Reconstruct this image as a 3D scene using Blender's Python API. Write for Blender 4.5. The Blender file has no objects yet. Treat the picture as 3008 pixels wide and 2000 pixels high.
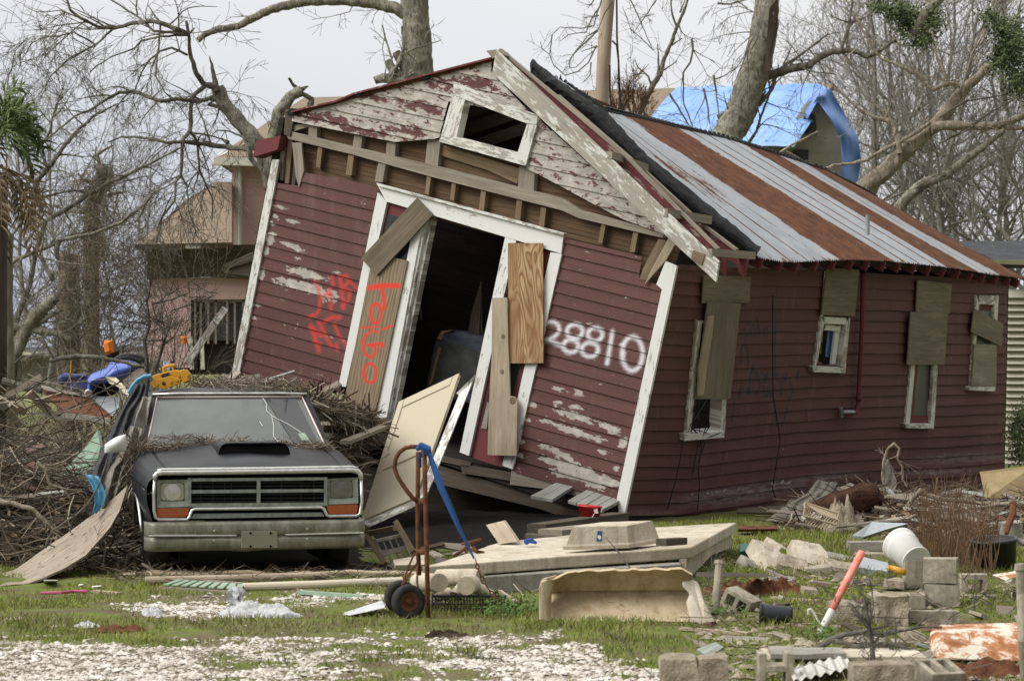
import bpy, math, random
import numpy as np
from mathutils import Vector, Matrix, noise as mn
random.seed(7); np.random.seed(7)
sc = bpy.context.scene
COL = sc.collection
# ---------------------------------------------------------------- camera, sky, sun
FPX, CX, CY, CH = 7128.0, 1504.0, 1070.0, 1.9      # focal length in photo pixels, principal point, eye height
cam_d = bpy.data.cameras.new("camera"); cam = bpy.data.objects.new("camera", cam_d); COL.objects.link(cam)
cam.location = (0, 0, CH); cam.rotation_euler = (math.radians(90), 0, 0)
cam_d.sensor_width = 36; cam_d.lens = 36*FPX/3008; cam_d.shift_y = (CY-1000)/3008
cam_d.clip_start = 0.5; cam_d.clip_end = 2000
cam_d.dof.use_dof = True; cam_d.dof.focus_distance = 26.5; cam_d.dof.aperture_fstop = 4.5
sc.camera = cam
w = bpy.data.worlds.new("World"); sc.world = w; w.use_nodes = True
wn = w.node_tree.nodes; wl = w.node_tree.links; wn.clear()
wo = wn.new("ShaderNodeOutputWorld"); wb = wn.new("ShaderNodeBackground"); wl.new(wb.outputs[0], wo.inputs[0])
tc = wn.new("ShaderNodeTexCoord"); sp = wn.new("ShaderNodeSeparateXYZ"); wl.new(tc.outputs["Generated"], sp.inputs[0])
nz = wn.new("ShaderNodeTexNoise"); nz.inputs["Scale"].default_value = 2.2; nz.inputs["Detail"].default_value = 3; wl.new(tc.outputs["Generated"], nz.inputs[0])
# cloud deck: slate near the horizon, nearly white overhead, a touch brighter to the right
m1 = wn.new("ShaderNodeMath"); m1.operation = 'MULTIPLY_ADD'; wl.new(sp.outputs[0], m1.inputs[0]); m1.inputs[1].default_value = .16; wl.new(sp.outputs[2], m1.inputs[2])
m2 = wn.new("ShaderNodeMath"); m2.operation = 'MULTIPLY_ADD'; wl.new(nz.outputs[0], m2.inputs[0]); m2.inputs[1].default_value = .085; wl.new(m1.outputs[0], m2.inputs[2])
cr = wn.new("ShaderNodeValToRGB"); wl.new(m2.outputs[0], cr.inputs[0])
E = cr.color_ramp.elements
E[0].position = 0.0; E[0].color = (.38, .41, .49, 1)
E[1].position = 1.0; E[1].color = (1.75, 1.73, 1.68, 1)
for p, c in ((.04, (.45, .475, .56)), (.085, (.56, .58, .645)), (.14, (.69, .695, .72)), (.22, (.755, .755, .765)), (.5, (1.25, 1.25, 1.22))):
    x = E.new(p); x.color = (*c, 1)
wl.new(cr.outputs[0], wb.inputs[0])
# unseen sky darkened off to the right behind the camera, so walls facing that way sit in duller light
dp = wn.new("ShaderNodeVectorMath"); dp.operation = 'DOT_PRODUCT'; wl.new(tc.outputs["Generated"], dp.inputs[0]); dp.inputs[1].default_value = (.84, -.54, -.05)
dr = wn.new("ShaderNodeMapRange"); dr.interpolation_type = 'SMOOTHSTEP'; wl.new(dp.outputs["Value"], dr.inputs[0])
for i_, v_ in ((1, -.25), (2, .6), (3, 1.0), (4, .30)): dr.inputs[i_].default_value = v_
wl.new(dr.outputs[0], wb.inputs[1])
sun_d = bpy.data.lights.new("sun", 'SUN'); sun = bpy.data.objects.new("sun", sun_d); COL.objects.link(sun)
sun_d.energy = 2.0; sun_d.angle = math.radians(35); sun_d.color = (1, .97, .92)
sun.rotation_euler = (math.radians(50), 0, math.radians(-62))   # veiled sun behind the camera, to the left
sc.view_settings.view_transform = 'Standard'; sc.view_settings.look = 'None'
sc.view_settings.exposure = 0.22; sc.view_settings.gamma = 1
try: sc.cycles.use_denoising = True
except Exception: pass
# ---------------------------------------------------------------- pixel helpers (photo pixels -> points at a real distance)
def P(u, v, Y): return Vector(((u-CX)/FPX*Y, Y, CH-(v-CY)/FPX*Y))
def GY(v, z=0.0): return (CH-z)*FPX/(v-CY)
def G(u, v, z=0.0): return P(u, v, GY(v, z))
def uvpx(p): return (CX+p[0]/p[1]*FPX, CY+(CH-p[2])/p[1]*FPX)
def Z(x0, y0, k):
    def f(*a):
        if len(a) == 2: return (x0+a[0]*k, y0+a[1]*k)
        return [(x0+x*k, y0+y*k) for x, y in a[0]]
    return f
ZD0 = Z(0, 0, 3008/2358); ZA = Z(0, 0, .4464); ZB = Z(650, 100, .4464); ZC = Z(1400, 0, .38265); ZD = Z(2108, 0, .38265)
ZE = Z(0, 600, .4464); ZF = Z(650, 500, .3189); ZG = Z(1100, 800, .4464); ZH = Z(1900, 700, .5101); ZI = Z(0, 1300, .4464)
ZJ = Z(300, 1100, .4146); ZK = Z(1000, 1300, .4464); ZL = Z(2008, 1300, .4464); ZR = Z(1700, 450, .2967); ZS = Z(850, 750, .319)
ZT = Z(2080, 850, .2552); ZP = Z(1050, 1400, .3188); ZQ = Z(2550, 1350, .287)
def rnd(a, b): return random.uniform(a, b)
# ---------------------------------------------------------------- mesh helpers
class MB:
    def __init__(s): s.v = []; s.f = []; s.uv = []; s.at = {}
    def add(s, vs, fs, uv=None):
        o = len(s.v); s.v += [tuple(p) for p in vs]; s.f += [tuple(i+o for i in f) for f in fs]
        s.uv += uv if uv else [(p[0]*.7+p[1]*.7, p[2]) for p in vs]
        return o
    def slab(s, pts, back, uo=None):          # front polygon and the vector to its back face
        pts = [Vector(p) for p in pts]; n = len(pts); back = Vector(back)
        L = max(((pts[i]-pts[(i+1) % n]).length, i) for i in range(n)); i = L[1]
        d = (pts[(i+1) % n]-pts[i]).normalized(); nn = back.normalized(); c = nn.cross(d)
        o = uo or (rnd(0, 50), rnd(0, 50))
        vs = pts+[p+back for p in pts]
        uv = [((p-pts[0]).dot(d)+o[0], (p-pts[0]).dot(c)+o[1]) for p in vs]
        fs = [tuple(range(n)), tuple(range(2*n-1, n-1, -1))]+[(k, k+n, (k+1) % n+n, (k+1) % n) for k in range(n)]
        s.add(vs, fs, uv)
    def beam(s, a, b, w, h, up=(0, 0, 1), taper=1.0):
        a = Vector(a); b = Vector(b); d = (b-a); L = d.length; d.normalize()
        x = d.cross(Vector(up))
        if x.length < 1e-4: x = d.cross(Vector((1, 0, 0)))
        x.normalize(); z = x.cross(d); o = (rnd(0, 50), rnd(0, 50)); vs = []; uv = []
        for p, t, l in ((a, 1, 0), (b, taper, L)):
            for i, j in ((-1, -1), (1, -1), (1, 1), (-1, 1)):
                vs.append(p+x*(i*w/2*t)+z*(j*h/2*t)); uv.append((l+o[0], (i*w+j*h)*.5+o[1]))
        s.add(vs, [(0, 1, 2, 3), (7, 6, 5, 4), (0, 4, 5, 1), (1, 5, 6, 2), (2, 6, 7, 3), (3, 7, 4, 0)], uv)
    def box(s, c, sz, R=None):
        R = R or Matrix.Identity(3); c = Vector(c); vs = []
        for i in (-1, 1):
            for j in (-1, 1):
                for k in (-1, 1): vs.append(c+R@Vector((i*sz[0]/2, j*sz[1]/2, k*sz[2]/2)))
        s.add(vs, [(0, 1, 3, 2), (4, 6, 7, 5), (0, 4, 5, 1), (2, 3, 7, 6), (0, 2, 6, 4), (1, 5, 7, 3)])
    def rough(s, n0, amp, fr):
        for i in range(n0, len(s.v)):
            p = Vector(s.v[i]); s.v[i] = tuple(p+mn.noise_vector(Vector((p.x*fr, p.y*fr, p.z*fr*.45)))*amp+mn.noise_vector(p*fr*2.7)*amp*.4)
    def tube(s, pts, rad, n=6, cap=True):
        m = len(pts)
        if m < 2: return
        pts = [Vector(p) for p in pts]
        if not hasattr(rad, '__len__'): rad = [rad]*m
        x = None; vs = []; uv = []; L = 0; o = (rnd(0, 50), rnd(0, 9))
        for i, p in enumerate(pts):
            d = (pts[min(i+1, m-1)]-pts[max(i-1, 0)])
            if d.length < 1e-9: d = Vector((0, 0, 1))
            d.normalize()
            if x is None:
                x = d.cross(Vector((.31, .2, .93)));
                if x.length < .05: x = d.cross(Vector((1, 0, 0)))
            x = x-d*x.dot(d)
            if x.length < 1e-6: x = d.orthogonal()
            x.normalize(); y = d.cross(x)
            if i: L += (p-pts[i-1]).length
            for k in range(n):
                a = 2*math.pi*k/n; vs.append(p+(x*math.cos(a)+y*math.sin(a))*rad[i]); uv.append((L+o[0], k/n*rad[i]*6+o[1]))
        fs = [(i*n+k, i*n+(k+1) % n, (i+1)*n+(k+1) % n, (i+1)*n+k) for i in range(m-1) for k in range(n)]
        if cap: fs += [tuple(range(n-1, -1, -1)), tuple(range((m-1)*n, m*n))]
        s.add(vs, fs, uv)
    def lathe(s, prof, M, n=20):              # prof (r, z) pairs, M 4x4
        m = len(prof); vs = []
        for r, z in prof:
            for k in range(n):
                a = 2*math.pi*k/n; vs.append(M@Vector((r*math.cos(a), r*math.sin(a), z)))
        s.add(vs, [(i*n+k, i*n+(k+1) % n, (i+1)*n+(k+1) % n, (i+1)*n+k) for i in range(m-1) for k in range(n)])
    def grid(s, fn, nu, nv, uvs=(1, 1), thick=None):
        vs = []; uv = []
        for i in range(nu+1):
            for j in range(nv+1):
                vs.append(fn(i/nu, j/nv)); uv.append((i/nu*uvs[0], j/nv*uvs[1]))
        q = [(i*(nv+1)+j, (i+1)*(nv+1)+j, (i+1)*(nv+1)+j+1, i*(nv+1)+j+1) for i in range(nu) for j in range(nv)]
        if thick is not None:
            N = len(vs); t = Vector(thick); vs = vs+[Vector(p)+t for p in vs]; uv = uv+uv
            q2 = [tuple(k+N for k in reversed(f)) for f in q]; B = []
            for i in range(nu): B += [(i*(nv+1), i*(nv+1)+N, (i+1)*(nv+1)+N, (i+1)*(nv+1)), ((i+1)*(nv+1)+nv, (i+1)*(nv+1)+nv+N, i*(nv+1)+nv+N, i*(nv+1)+nv)]
            for j in range(nv): B += [(j+1, j+1+N, j+N, j), (nu*(nv+1)+j, nu*(nv+1)+j+N, nu*(nv+1)+j+1+N, nu*(nv+1)+j+1)]
            q = q+q2+B
        return s.add(vs, q, uv)
    def build(s, name, mat, parent=None, smooth=False, local=False, sub=0, bevel=0):
        me = bpy.data.meshes.new(name); o = bpy.data.objects.new(name, me); COL.objects.link(o)
        off = Vector((0, 0, 0))
        if parent is not None:
            o.parent = parent
            if not local: off = parent.get('_w') and Vector(parent['_w']) or Vector((0, 0, 0))
            o['_w'] = tuple(off)
        elif not local:
            a = np.array(s.v); c = (a.min(0)+a.max(0))/2; off = Vector((c[0], c[1], a[:, 2].min())); o.location = off; o['_w'] = tuple(off)
        A = np.array(s.v, dtype=np.float64)-np.array(off)
        me.from_pydata(A.tolist(), [], s.f)
        if len(s.uv) == len(s.v):
            ul = me.uv_layers.new(name='UVMap'); li = np.zeros(len(me.loops), dtype=np.int32); me.loops.foreach_get('vertex_index', li)
            ul.data.foreach_set('uv', np.array(s.uv, dtype=np.float32)[li].ravel())
        for k, a in s.at.items():
            t = me.attributes.new(k, 'FLOAT', 'POINT'); t.data.foreach_set('value', np.array(a, dtype=np.float32))
        if smooth: me.polygons.foreach_set('use_smooth', [True]*len(me.polygons))
        me.materials.append(mat)
        if bevel:
            b = o.modifiers.new('bevel', 'BEVEL'); b.width = bevel; b.segments = 2; b.limit_method = 'ANGLE'
        if sub:
            b = o.modifiers.new('subdivision', 'SUBSURF'); b.levels = sub; b.render_levels = sub
        me.update()
        return o
def tag(o, label=None, cat=None, group=None, kind=None):
    if label: o['label'] = label
    if cat: o['category'] = cat
    if group: o['group'] = group
    if kind: o['kind'] = kind
    return o
def thing(name, label, cat, loc, rz=0, group=None):
    o = bpy.data.objects.new(name, None); COL.objects.link(o); o.empty_display_size = .2
    o.location = loc; o.rotation_euler = (0, 0, rz); o['_w'] = tuple(loc); return tag(o, label, cat, group)
def one(mb, name, mat, label, cat, group=None, kind=None, **k): return tag(mb.build(name, mat, None, **k), label, cat, group, kind)
# ---------------------------------------------------------------- shader helpers
class S:
    def __init__(s, name, rough=.85, metal=0, spec=.25):
        s.m = bpy.data.materials.new(name); s.m.use_nodes = True; s.t = s.m.node_tree; s.b = s.t.nodes["Principled BSDF"]
        s.b.inputs['Roughness'].default_value = rough; s.b.inputs['Metallic'].default_value = metal; s.b.inputs['Specular IOR Level'].default_value = spec
        s._tc = None
    def tcn(s, k='Object'):
        if not s._tc: s._tc = s.t.nodes.new('ShaderNodeTexCoord')
        return s._tc.outputs[k]
    def put(s, sock, val):
        if hasattr(val, 'is_output') or isinstance(val, bpy.types.NodeSocket): s.t.links.new(val, sock)
        elif hasattr(val, '__len__') and len(val) == 3 and len(sock.default_value) == 4: sock.default_value = (*val, 1)
        else: sock.default_value = val
    def map(s, vec, scale=(1, 1, 1), loc=(0, 0, 0), rot=(0, 0, 0)):
        n = s.t.nodes.new('ShaderNodeMapping'); s.put(n.inputs[0], vec); n.inputs['Scale'].default_value = scale; n.inputs['Location'].default_value = loc; n.inputs['Rotation'].default_value = rot; return n.outputs[0]
    def noise(s, scale, detail=4, rough=.55, vec=None, dist=0):
        n = s.t.nodes.new('ShaderNodeTexNoise'); s.put(n.inputs['Vector'], vec if vec is not None else s.tcn()); n.inputs['Scale'].default_value = scale
        n.inputs['Detail'].default_value = detail; n.inputs['Roughness'].default_value = rough; n.inputs['Distortion'].default_value = dist; return n.outputs[0]
    def vor(s, scale, vec=None, out=0, feature='F1'):
        n = s.t.nodes.new('ShaderNodeTexVoronoi'); s.put(n.inputs['Vector'], vec if vec is not None else s.tcn()); n.inputs['Scale'].default_value = scale; n.feature = feature; return n.outputs[out]
    def wave(s, scale, dist, vec, ds=1, det=3, dirn='Y'):
        n = s.t.nodes.new('ShaderNodeTexWave'); s.put(n.inputs['Vector'], vec); n.inputs['Scale'].default_value = scale; n.bands_direction = dirn
        n.inputs['Distortion'].default_value = dist; n.inputs['Detail Scale'].default_value = ds; n.inputs['Detail'].default_value = det; return n.outputs['Fac']
    def ramp(s, fac, stops):
        n = s.t.nodes.new('ShaderNodeValToRGB'); s.put(n.inputs[0], fac); e = n.color_ramp.elements
        while len(e) < len(stops): e.new(.5)
        for x, (p, c) in zip(e, stops):
            x.position = p; x.color = (*c, 1) if hasattr(c, '__len__') else (c, c, c, 1)
        return n.outputs[0]
    def mix(s, fac, a, b, mode='MIX'):
        n = s.t.nodes.new('ShaderNodeMix'); n.data_type = 'RGBA'; n.blend_type = mode; s.put(n.inputs[0], fac); s.put(n.inputs[6], a); s.put(n.inputs[7], b); return n.outputs[2]
    def math(s, op, a, b=0, c=0):
        n = s.t.nodes.new('ShaderNodeMath'); n.operation = op; s.put(n.inputs[0], a); s.put(n.inputs[1], b); s.put(n.inputs[2], c); return n.outputs[0]
    def attr(s, k):
        n = s.t.nodes.new('ShaderNodeAttribute'); n.attribute_name = k; return n.outputs['Fac']
    def uv(s): return s.tcn('UV')
    def orand(s):
        n = s.t.nodes.new('ShaderNodeObjectInfo'); return n.outputs['Random']
    def col(s, c): s.put(s.b.inputs['Base Color'], c); return s
    def rough(s, c): s.put(s.b.inputs['Roughness'], c); return s
    def bump(s, h, strength=.4, dist=.01):
        n = s.t.nodes.new('ShaderNodeBump'); n.inputs['Strength'].default_value = strength; n.inputs['Distance'].default_value = dist; s.put(n.inputs['Height'], h); s.t.links.new(n.outputs[0], s.b.inputs['Normal']); return s
def mottled(name, a, b, scale=6, rough=.85, metal=0, bump=.3, bd=.01, detail=6, spec=.25, lo=.35, hi=.65, speck=None, streak=None):
    m = S(name, rough, metal, spec); n = m.noise(scale, detail, .6); c = m.ramp(n, [(lo, a), (hi, b)])
    n2 = m.noise(scale*9, 4, .6)
    c = m.mix(m.ramp(n2, [(.3, .0), (.75, .35)]), c, tuple(x*.55 for x in a))
    if speck: c = m.mix(m.ramp(m.noise(scale*2.3, 5, .7), [(speck[0], 0), (speck[0]+.06, 1)]), c, speck[1])
    if streak:
        c = m.mix(m.ramp(m.noise(1, 6, .7, m.map(m.tcn(), (9, 9, 1.1))), [(.50, 0), (.66, .75)]), c, streak); c = m.mix(m.ramp(m.noise(1.3, 5, .65), [(.48, 0), (.66, .65)]), c, streak)
    m.col(c); m.bump(n2, bump, bd); return m.m
def wood(name, a, b, dark, scale=1.0, rough=.9, paint=None, pth=.5, bold=False):
    m = S(name, rough); v = m.uv()
    g = m.noise(1, 5, .65, m.map(v, (1.6*scale, 42*scale, 1)), .3)
    g2 = m.noise(1, 3, .6, m.map(v, (.9, 5, 1)))
    c = m.ramp(g, [(.3, a), (.7, b)])
    c = m.mix(m.ramp(g2, [(.35, 0), (.7, .55)]), c, dark)
    if bold:
        lf = m.noise(1, 2, .45, m.map(v, (.9, 3.4, 1)), .5); wv = m.math('FRACT', m.math('MULTIPLY', lf, 17)); c = m.mix(m.ramp(wv, [(0, 0), (.35, .15), (.75, 1), (1, 0)]), a, b); c = m.mix(m.ramp(m.noise(1, 3, .6, m.map(v, (1.2, 4, 1))), [(.4, 0), (.62, .75)]), c, dark); c = m.mix(m.ramp(g, [(.4, 0), (.7, .35)]), c, (.12, .06, .03))
    c = m.mix(m.ramp(m.noise(1, 2, .5, m.map(v, (3, 160, 1))), [(.58, 0), (.72, .55)]), c, tuple(x*.35 for x in dark))
    if paint:
        pk = m.noise(1, 8, .72, m.map(v, (5, 22, 1)), .2); pl = m.noise(1, 3, .5, m.map(v, (1.2, 2, 1)))
        k = m.math('ADD', pk, m.math('MULTIPLY', pl, .5)); c = m.mix(m.ramp(k, [(pth, 1), (pth+.03, 0)]), c, paint)
    m.col(c); m.bump(g, .5, .004); return m.m
def plain(name, c, rough=.5, metal=0, spec=.5, var=.25, scale=8):
    m = S(name, rough, metal, spec); n = m.noise(scale, 5, .6); m.col(m.mix(m.ramp(n, [(.3, var), (.7, 0)]), c, tuple(x*.5 for x in c))); return m.m
# ---------------------------------------------------------------- materials
def siding_mat(name, red, bare, base=.0, flecks=.0):
    m = S(name, .7, 0, .3); obj = m.tcn(); uv = m.uv()
    fine = m.noise(1, 9, .74, m.map(uv, (6.5, 15, 1)), .35); big = m.noise(2.2, 3, .5)
    pk = m.math('ADD', m.attr('peel'), m.math('MULTIPLY', m.math('SUBTRACT', fine, .5), 2.9))
    pk = m.math('ADD', pk, m.math('MULTIPLY', m.math('SUBTRACT', big, .5), .35))
    mask = m.ramp(pk, [(.47, 0), (.5, 1)])
    grain = m.noise(1, 5, .65, m.map(uv, (2, 40, 1)), .3)
    barec = m.ramp(grain, [(.3, tuple(x*.62 for x in bare)), (.7, bare)])
    barec = m.mix(m.ramp(m.noise(9, 5, .6), [(.45, 0), (.65, .6)]), barec, tuple(min(1, x*1.35) for x in bare))
    dirt = m.noise(1, 5, .6, m.map(uv, (.8, 9, 1)))
    redc = m.ramp(dirt, [(.3, tuple(x*.72 for x in red)), (.7, red)])
    redc = m.mix(m.math('MULTIPLY', m.attr('tone'), .55), redc, tuple(x*.55 for x in red))
    redc = m.mix(m.ramp(m.noise(1, 7, .7, m.map(obj, (5, 5, .8))), [(.55, 0), (.7, .35)]), redc, (.20, .13, .12))
    redc = m.mix(m.ramp(m.noise(60, 3, .7), [(.45, 0), (.8, .3)]), redc, (.25, .12, .12))
    c = m.mix(mask, redc, barec)
    c = m.mix(m.math('MULTIPLY', m.attr('dusty'), m.ramp(m.noise(1, 6, .7, m.map(uv, (3, 30, 1))), [(.4, 0), (.62, .8)])), c, (.42, .38, .38))
    c = m.mix(m.attr('spray_dark'), c, (.03, .04, .06)); c = m.mix(m.attr('spray_red'), c, (.68, .045, .03)); c = m.mix(m.math('MULTIPLY', m.attr('spray_white'), m.ramp(m.noise(45, 4, .7), [(.3, .62), (.55, 1)])), c, (.8, .8, .82))
    m.col(c); m.bump(m.math('ADD', m.math('MULTIPLY', mask, -.6), m.math('MULTIPLY', grain, .25)), .5, .004); return m.m
RED = (.142, .060, .054); BARE = (.47, .43, .385)
m_sid = siding_mat('red_siding_paint', RED, BARE)
m_gab = siding_mat('peeling_gable_paint', (.14, .05, .05), (.50, .46, .41))
m_white = wood('white_trim_paint', (.40, .38, .33), (.55, .52, .46), (.3, .28, .25), 1, .7, (.78, .78, .75), .87)
m_whiteworn = wood('worn_white_paint', (.36, .33, .29), (.52, .48, .42), (.25, .22, .19), 1, .8, (.74, .74, .70), .76)
m_rake = wood('worn_rake_paint', (.36, .33, .28), (.50, .46, .40), (.28, .25, .21), 1, .8, (.68, .68, .63), .69)
m_redwood = wood('red_painted_wood', (.14, .05, .05), (.2, .07, .065), (.12, .04, .04), 1, .8, (.175, .05, .055), .95)
m_redpeel = wood('red_peeling_wood', (.33, .28, .23), (.45, .4, .33), (.25, .2, .16), 1, .8, (.175, .05, .055), .8)
m_greywood = wood('weathered_grey_wood', (.24, .21, .17), (.42, .37, .30), (.16, .125, .09))
m_brownwood = wood('weathered_brown_wood', (.18, .125, .075), (.31, .235, .155), (.09, .06, .035))
m_lath = wood('dark_sheathing_wood', (.10, .06, .035), (.20, .13, .075), (.045, .028, .018))
m_darkwood = wood('dark_old_wood', (.07, .055, .042), (.16, .13, .10), (.035, .028, .02))
m_mossboard = wood('mossy_grey_board', (.14, .112, .08), (.26, .215, .155), (.08, .065, .045))
m_boldply = wood('bold_grain_plywood', (.56, .40, .22), (.23, .10, .04), (.30, .16, .07), 1, .7, bold=True)
m_palepine = wood('pale_knotty_board', (.40, .32, .23), (.55, .46, .35), (.17, .12, .075))
m_deck = wood('grey_green_deck_board', (.26, .27, .245), (.42, .42, .38), (.16, .16, .14))
m_cream = wood('cream_door_paint', (.45, .38, .26), (.6, .52, .38), (.35, .28, .18), 1, .6, (.52, .46, .34), .93)
def ply_spray(name, a, b, dark):
    m = S(name, .85); v = m.uv(); g = m.noise(1, 5, .65, m.map(v, (1.6, 42, 1)), .3); wv = m.wave(2.2, 7, m.map(v, (.5, 3, 1)), 1.5, 2)
    c = m.ramp(g, [(.3, a), (.7, b)]); c = m.mix(m.ramp(wv, [(.5, 0), (.9, .5)]), c, dark)
    c = m.mix(m.attr('spray_red'), c, (.83, .06, .035)); m.col(c); m.bump(g, .4, .003); return m.m
m_sprayply = ply_spray('sprayed_plywood', (.22, .165, .105), (.36, .28, .19), (.13, .095, .06))
m_oldply = wood('old_plywood', (.19, .155, .115), (.32, .27, .21), (.11, .09, .065))  # weathered plywood in its own grey-brown
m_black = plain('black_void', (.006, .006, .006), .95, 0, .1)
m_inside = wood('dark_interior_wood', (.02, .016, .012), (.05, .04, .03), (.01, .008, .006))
def roof_mat():
    m = S('galvanised_roof_sheet', .55, .0, .5); uv = m.uv(); obj = m.tcn()
    r = m.math('ADD', m.attr('rust'), m.math('MULTIPLY', m.math('SUBTRACT', m.noise(1, 8, .75, m.map(uv, (9, .9, 1))), .5), 1.1)); r = m.math('ADD', r, m.math('MULTIPLY', m.math('SUBTRACT', m.noise(1, 7, .75, m.map(uv, (3, 2.2, 1))), .5), .8))
    fac = m.ramp(r, [(.46, 0), (.56, 1)])
    met = m.ramp(m.noise(3, 6, .6), [(.3, (.30, .32, .35)), (.7, (.42, .44, .475))])
    met = m.mix(m.ramp(m.noise(14, 6, .7), [(.62, 0), (.7, .7)]), met, (.30, .26, .23))
    rus = m.ramp(m.noise(5, 7, .65), [(.3, (.06, .024, .013)), (.52, (.135, .053, .025)), (.75, (.20, .088, .042))])
    m.col(m.mix(fac, met, rus)); m.rough(m.ramp(fac, [(0, .5), (1, .9)])); m.bump(m.noise(30, 4, .6), .15, .004); return m.m
m_roof = roof_mat()
m_tar = mottled('black_tar_sheet', (.010, .011, .013), (.03, .03, .032), 5, .75, bump=.5, bd=.02)
m_rust = mottled('rusted_steel', (.075, .028, .014), (.19, .075, .035), 14, .85, bump=.4, bd=.004)
m_concrete = mottled('beige_concrete', (.50, .44, .34), (.70, .63, .52), 3.5, .95, bump=.7, bd=.01, streak=(.33, .28, .20), speck=(.66, (.30, .25, .18)))
m_concgrey = mottled('grey_concrete', (.25, .235, .20), (.44, .415, .36), 5, .95, streak=(.16, .145, .11), bump=.6, bd=.008, speck=(.64, (.15, .13, .10)))
m_yellowconc = mottled('yellowed_trough', (.50, .40, .25), (.70, .59, .42), 3, .8, streak=(.36, .25, .13), bump=.4, bd=.005, speck=(.63, (.36, .23, .11)))
m_stone = mottled('rough_stone', (.26, .215, .155), (.54, .47, .365), 7, .98, bump=.9, bd=.02, speck=(.62, (.12, .10, .07)))
m_cinder = mottled('cinder_block', (.30, .265, .205), (.52, .47, .375), 18, .98, streak=(.17, .145, .105), bump=.8, bd=.006, speck=(.66, (.13, .12, .10)))
m_shingle = None
def shingle():
    m = S('brown_asphalt_shingles', .95); v = m.uv()
    n = m.t.nodes.new('ShaderNodeTexBrick'); m.put(n.inputs['Vector'], v); n.inputs['Scale'].default_value = 3.2; n.inputs['Mortar Size'].default_value = .02
    n.inputs['Color1'].default_value = (.215, .165, .115, 1); n.inputs['Color2'].default_value = (.25, .195, .14, 1); n.inputs['Mortar'].default_value = (.15, .11, .075, 1)
    n.inputs['Brick Width'].default_value = .9; n.inputs['Row Height'].default_value = .42
    m.col(m.mix(m.ramp(m.noise(2, 5, .6), [(.35, 0), (.7, .5)]), n.outputs[0], (.30, .24, .18))); return m.m
m_shingle = shingle()
def lapmat(name, a, period, var=.2):
    m = S(name, .75); x = m.t.nodes.new('ShaderNodeSeparateXYZ'); m.put(x.inputs[0], m.tcn())
    f = m.math('FRACT', m.math('DIVIDE', x.outputs[2], period))
    n = m.noise(1.5, 5, .6); c = m.mix(m.ramp(n, [(.35, 0), (.7, var)]), a, tuple(k*.45 for k in a)); m.col(c)
    m.bump(f, 1.0, .02); return m.m
m_pink = lapmat('pink_lap_siding', (.68, .46, .44), .16, .2)
m_vinyl = lapmat('cream_vinyl_siding', (.62, .58, .48), .2)
m_tan = lapmat('tan_gable_siding', (.42, .39, .30), .2, .5)
m_gutter = plain('cream_gutter', (.62, .60, .50), .5)
m_greyroof = mottled('dark_grey_shingles', (.045, .048, .055), (.08, .085, .095), 4, .95)
def tarp():
    m = S('blue_tarp_sheet', .45, 0, .4); n = m.noise(1.1, 5, .6); m.col(m.ramp(n, [(.3, (.12, .27, .62)), (.7, (.24, .43, .78))])); m.bump(m.noise(1, 5, .6, m.map(m.tcn(), (1, 1, 4))), 1, .08); return m.m
m_tarp = tarp()
def bark(name, a, b, lichen, s=9):
    m = S(name, .95); v = m.tcn(); n = m.noise(s, 7, .7, m.map(v, (1, 1, .35))); c = m.ramp(n, [(.3, a), (.65, b)])
    c = m.mix(m.ramp(m.noise(4.5, 8, .75), [(.47, 0), (.56, .8)]), c, lichen); ck = m.noise(1, 6, .7, m.map(v, (22, 22, 4))); c = m.mix(m.ramp(ck, [(.36, .8), (.46, 0)]), c, tuple(x*.35 for x in a)); m.col(c); m.bump(m.math('ADD', n, ck), 1.0, .04); return m.m
m_bark = bark('grey_lichen_bark', (.14, .125, .095), (.28, .26, .205), (.40, .40, .31))
m_barkpale = bark('pale_tan_bark', (.19, .155, .115), (.38, .32, .245), (.45, .40, .31))
m_barkdark = bark('dark_twig_bark', (.055, .047, .04), (.12, .10, .085), (.16, .15, .12))
m_barkmid = bark('mid_grey_bark', (.10, .09, .075), (.19, .17, .14), (.26, .25, .20)); m_barkfar = bark('pale_grey_far_bark', (.16, .15, .13), (.27, .25, .22), (.32, .31, .26))
m_vine = bark('brown_vine', (.13, .105, .075), (.26, .21, .155), (.2, .18, .13))
m_pole = wood('stripped_pole_wood', (.40, .32, .25), (.58, .49, .40), (.26, .15, .09))
m_straw = S('dry_twigs', .95); m_straw.col(m_straw.ramp(m_straw.attr('tint'), [(0, (.045, .034, .024)), (.35, (.125, .095, .066)), (.75, (.23, .185, .135)), (1, (.48, .42, .33))])); m_straw = m_straw.m
m_mulch = mottled('matted_litter', (.045, .032, .02), (.15, .11, .07), 9, 1.0, bump=1, bd=.05)
m_reed = mottled('rusty_dry_reeds', (.13, .075, .042), (.24, .15, .09), 3, .9)
def leafm(name, a, b, s=3):
    m = S(name, .65, 0, .3); m.col(m.ramp(m.noise(s, 4, .6), [(.3, a), (.7, b)])); return m.m
m_ivy = leafm('ivy_leaves', (.035, .055, .016), (.11, .135, .045))
m_palmgreen = leafm('palm_green', (.045, .08, .022), (.14, .18, .05))
m_palmdead = leafm('palm_dead_brown', (.14, .095, .05), (.30, .215, .125))
m_grass = leafm('grass_blades', (.12, .165, .022), (.29, .33, .06), 1.3)
m_grassdry = leafm('dry_grass_blades', (.16, .15, .06), (.30, .27, .13), 1.3)
m_weed = leafm('weed_leaves', (.06, .12, .02), (.12, .20, .04), 4)
def shellm():
    m = S('white_shell_gravel', .8); m.col(m.ramp(m.noise(7, 4, .7), [(.3, (.27, .23, .175)), (.48, (.58, .53, .465)), (.65, (.79, .76, .70))])); return m.m
m_shell = shellm()
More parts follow.
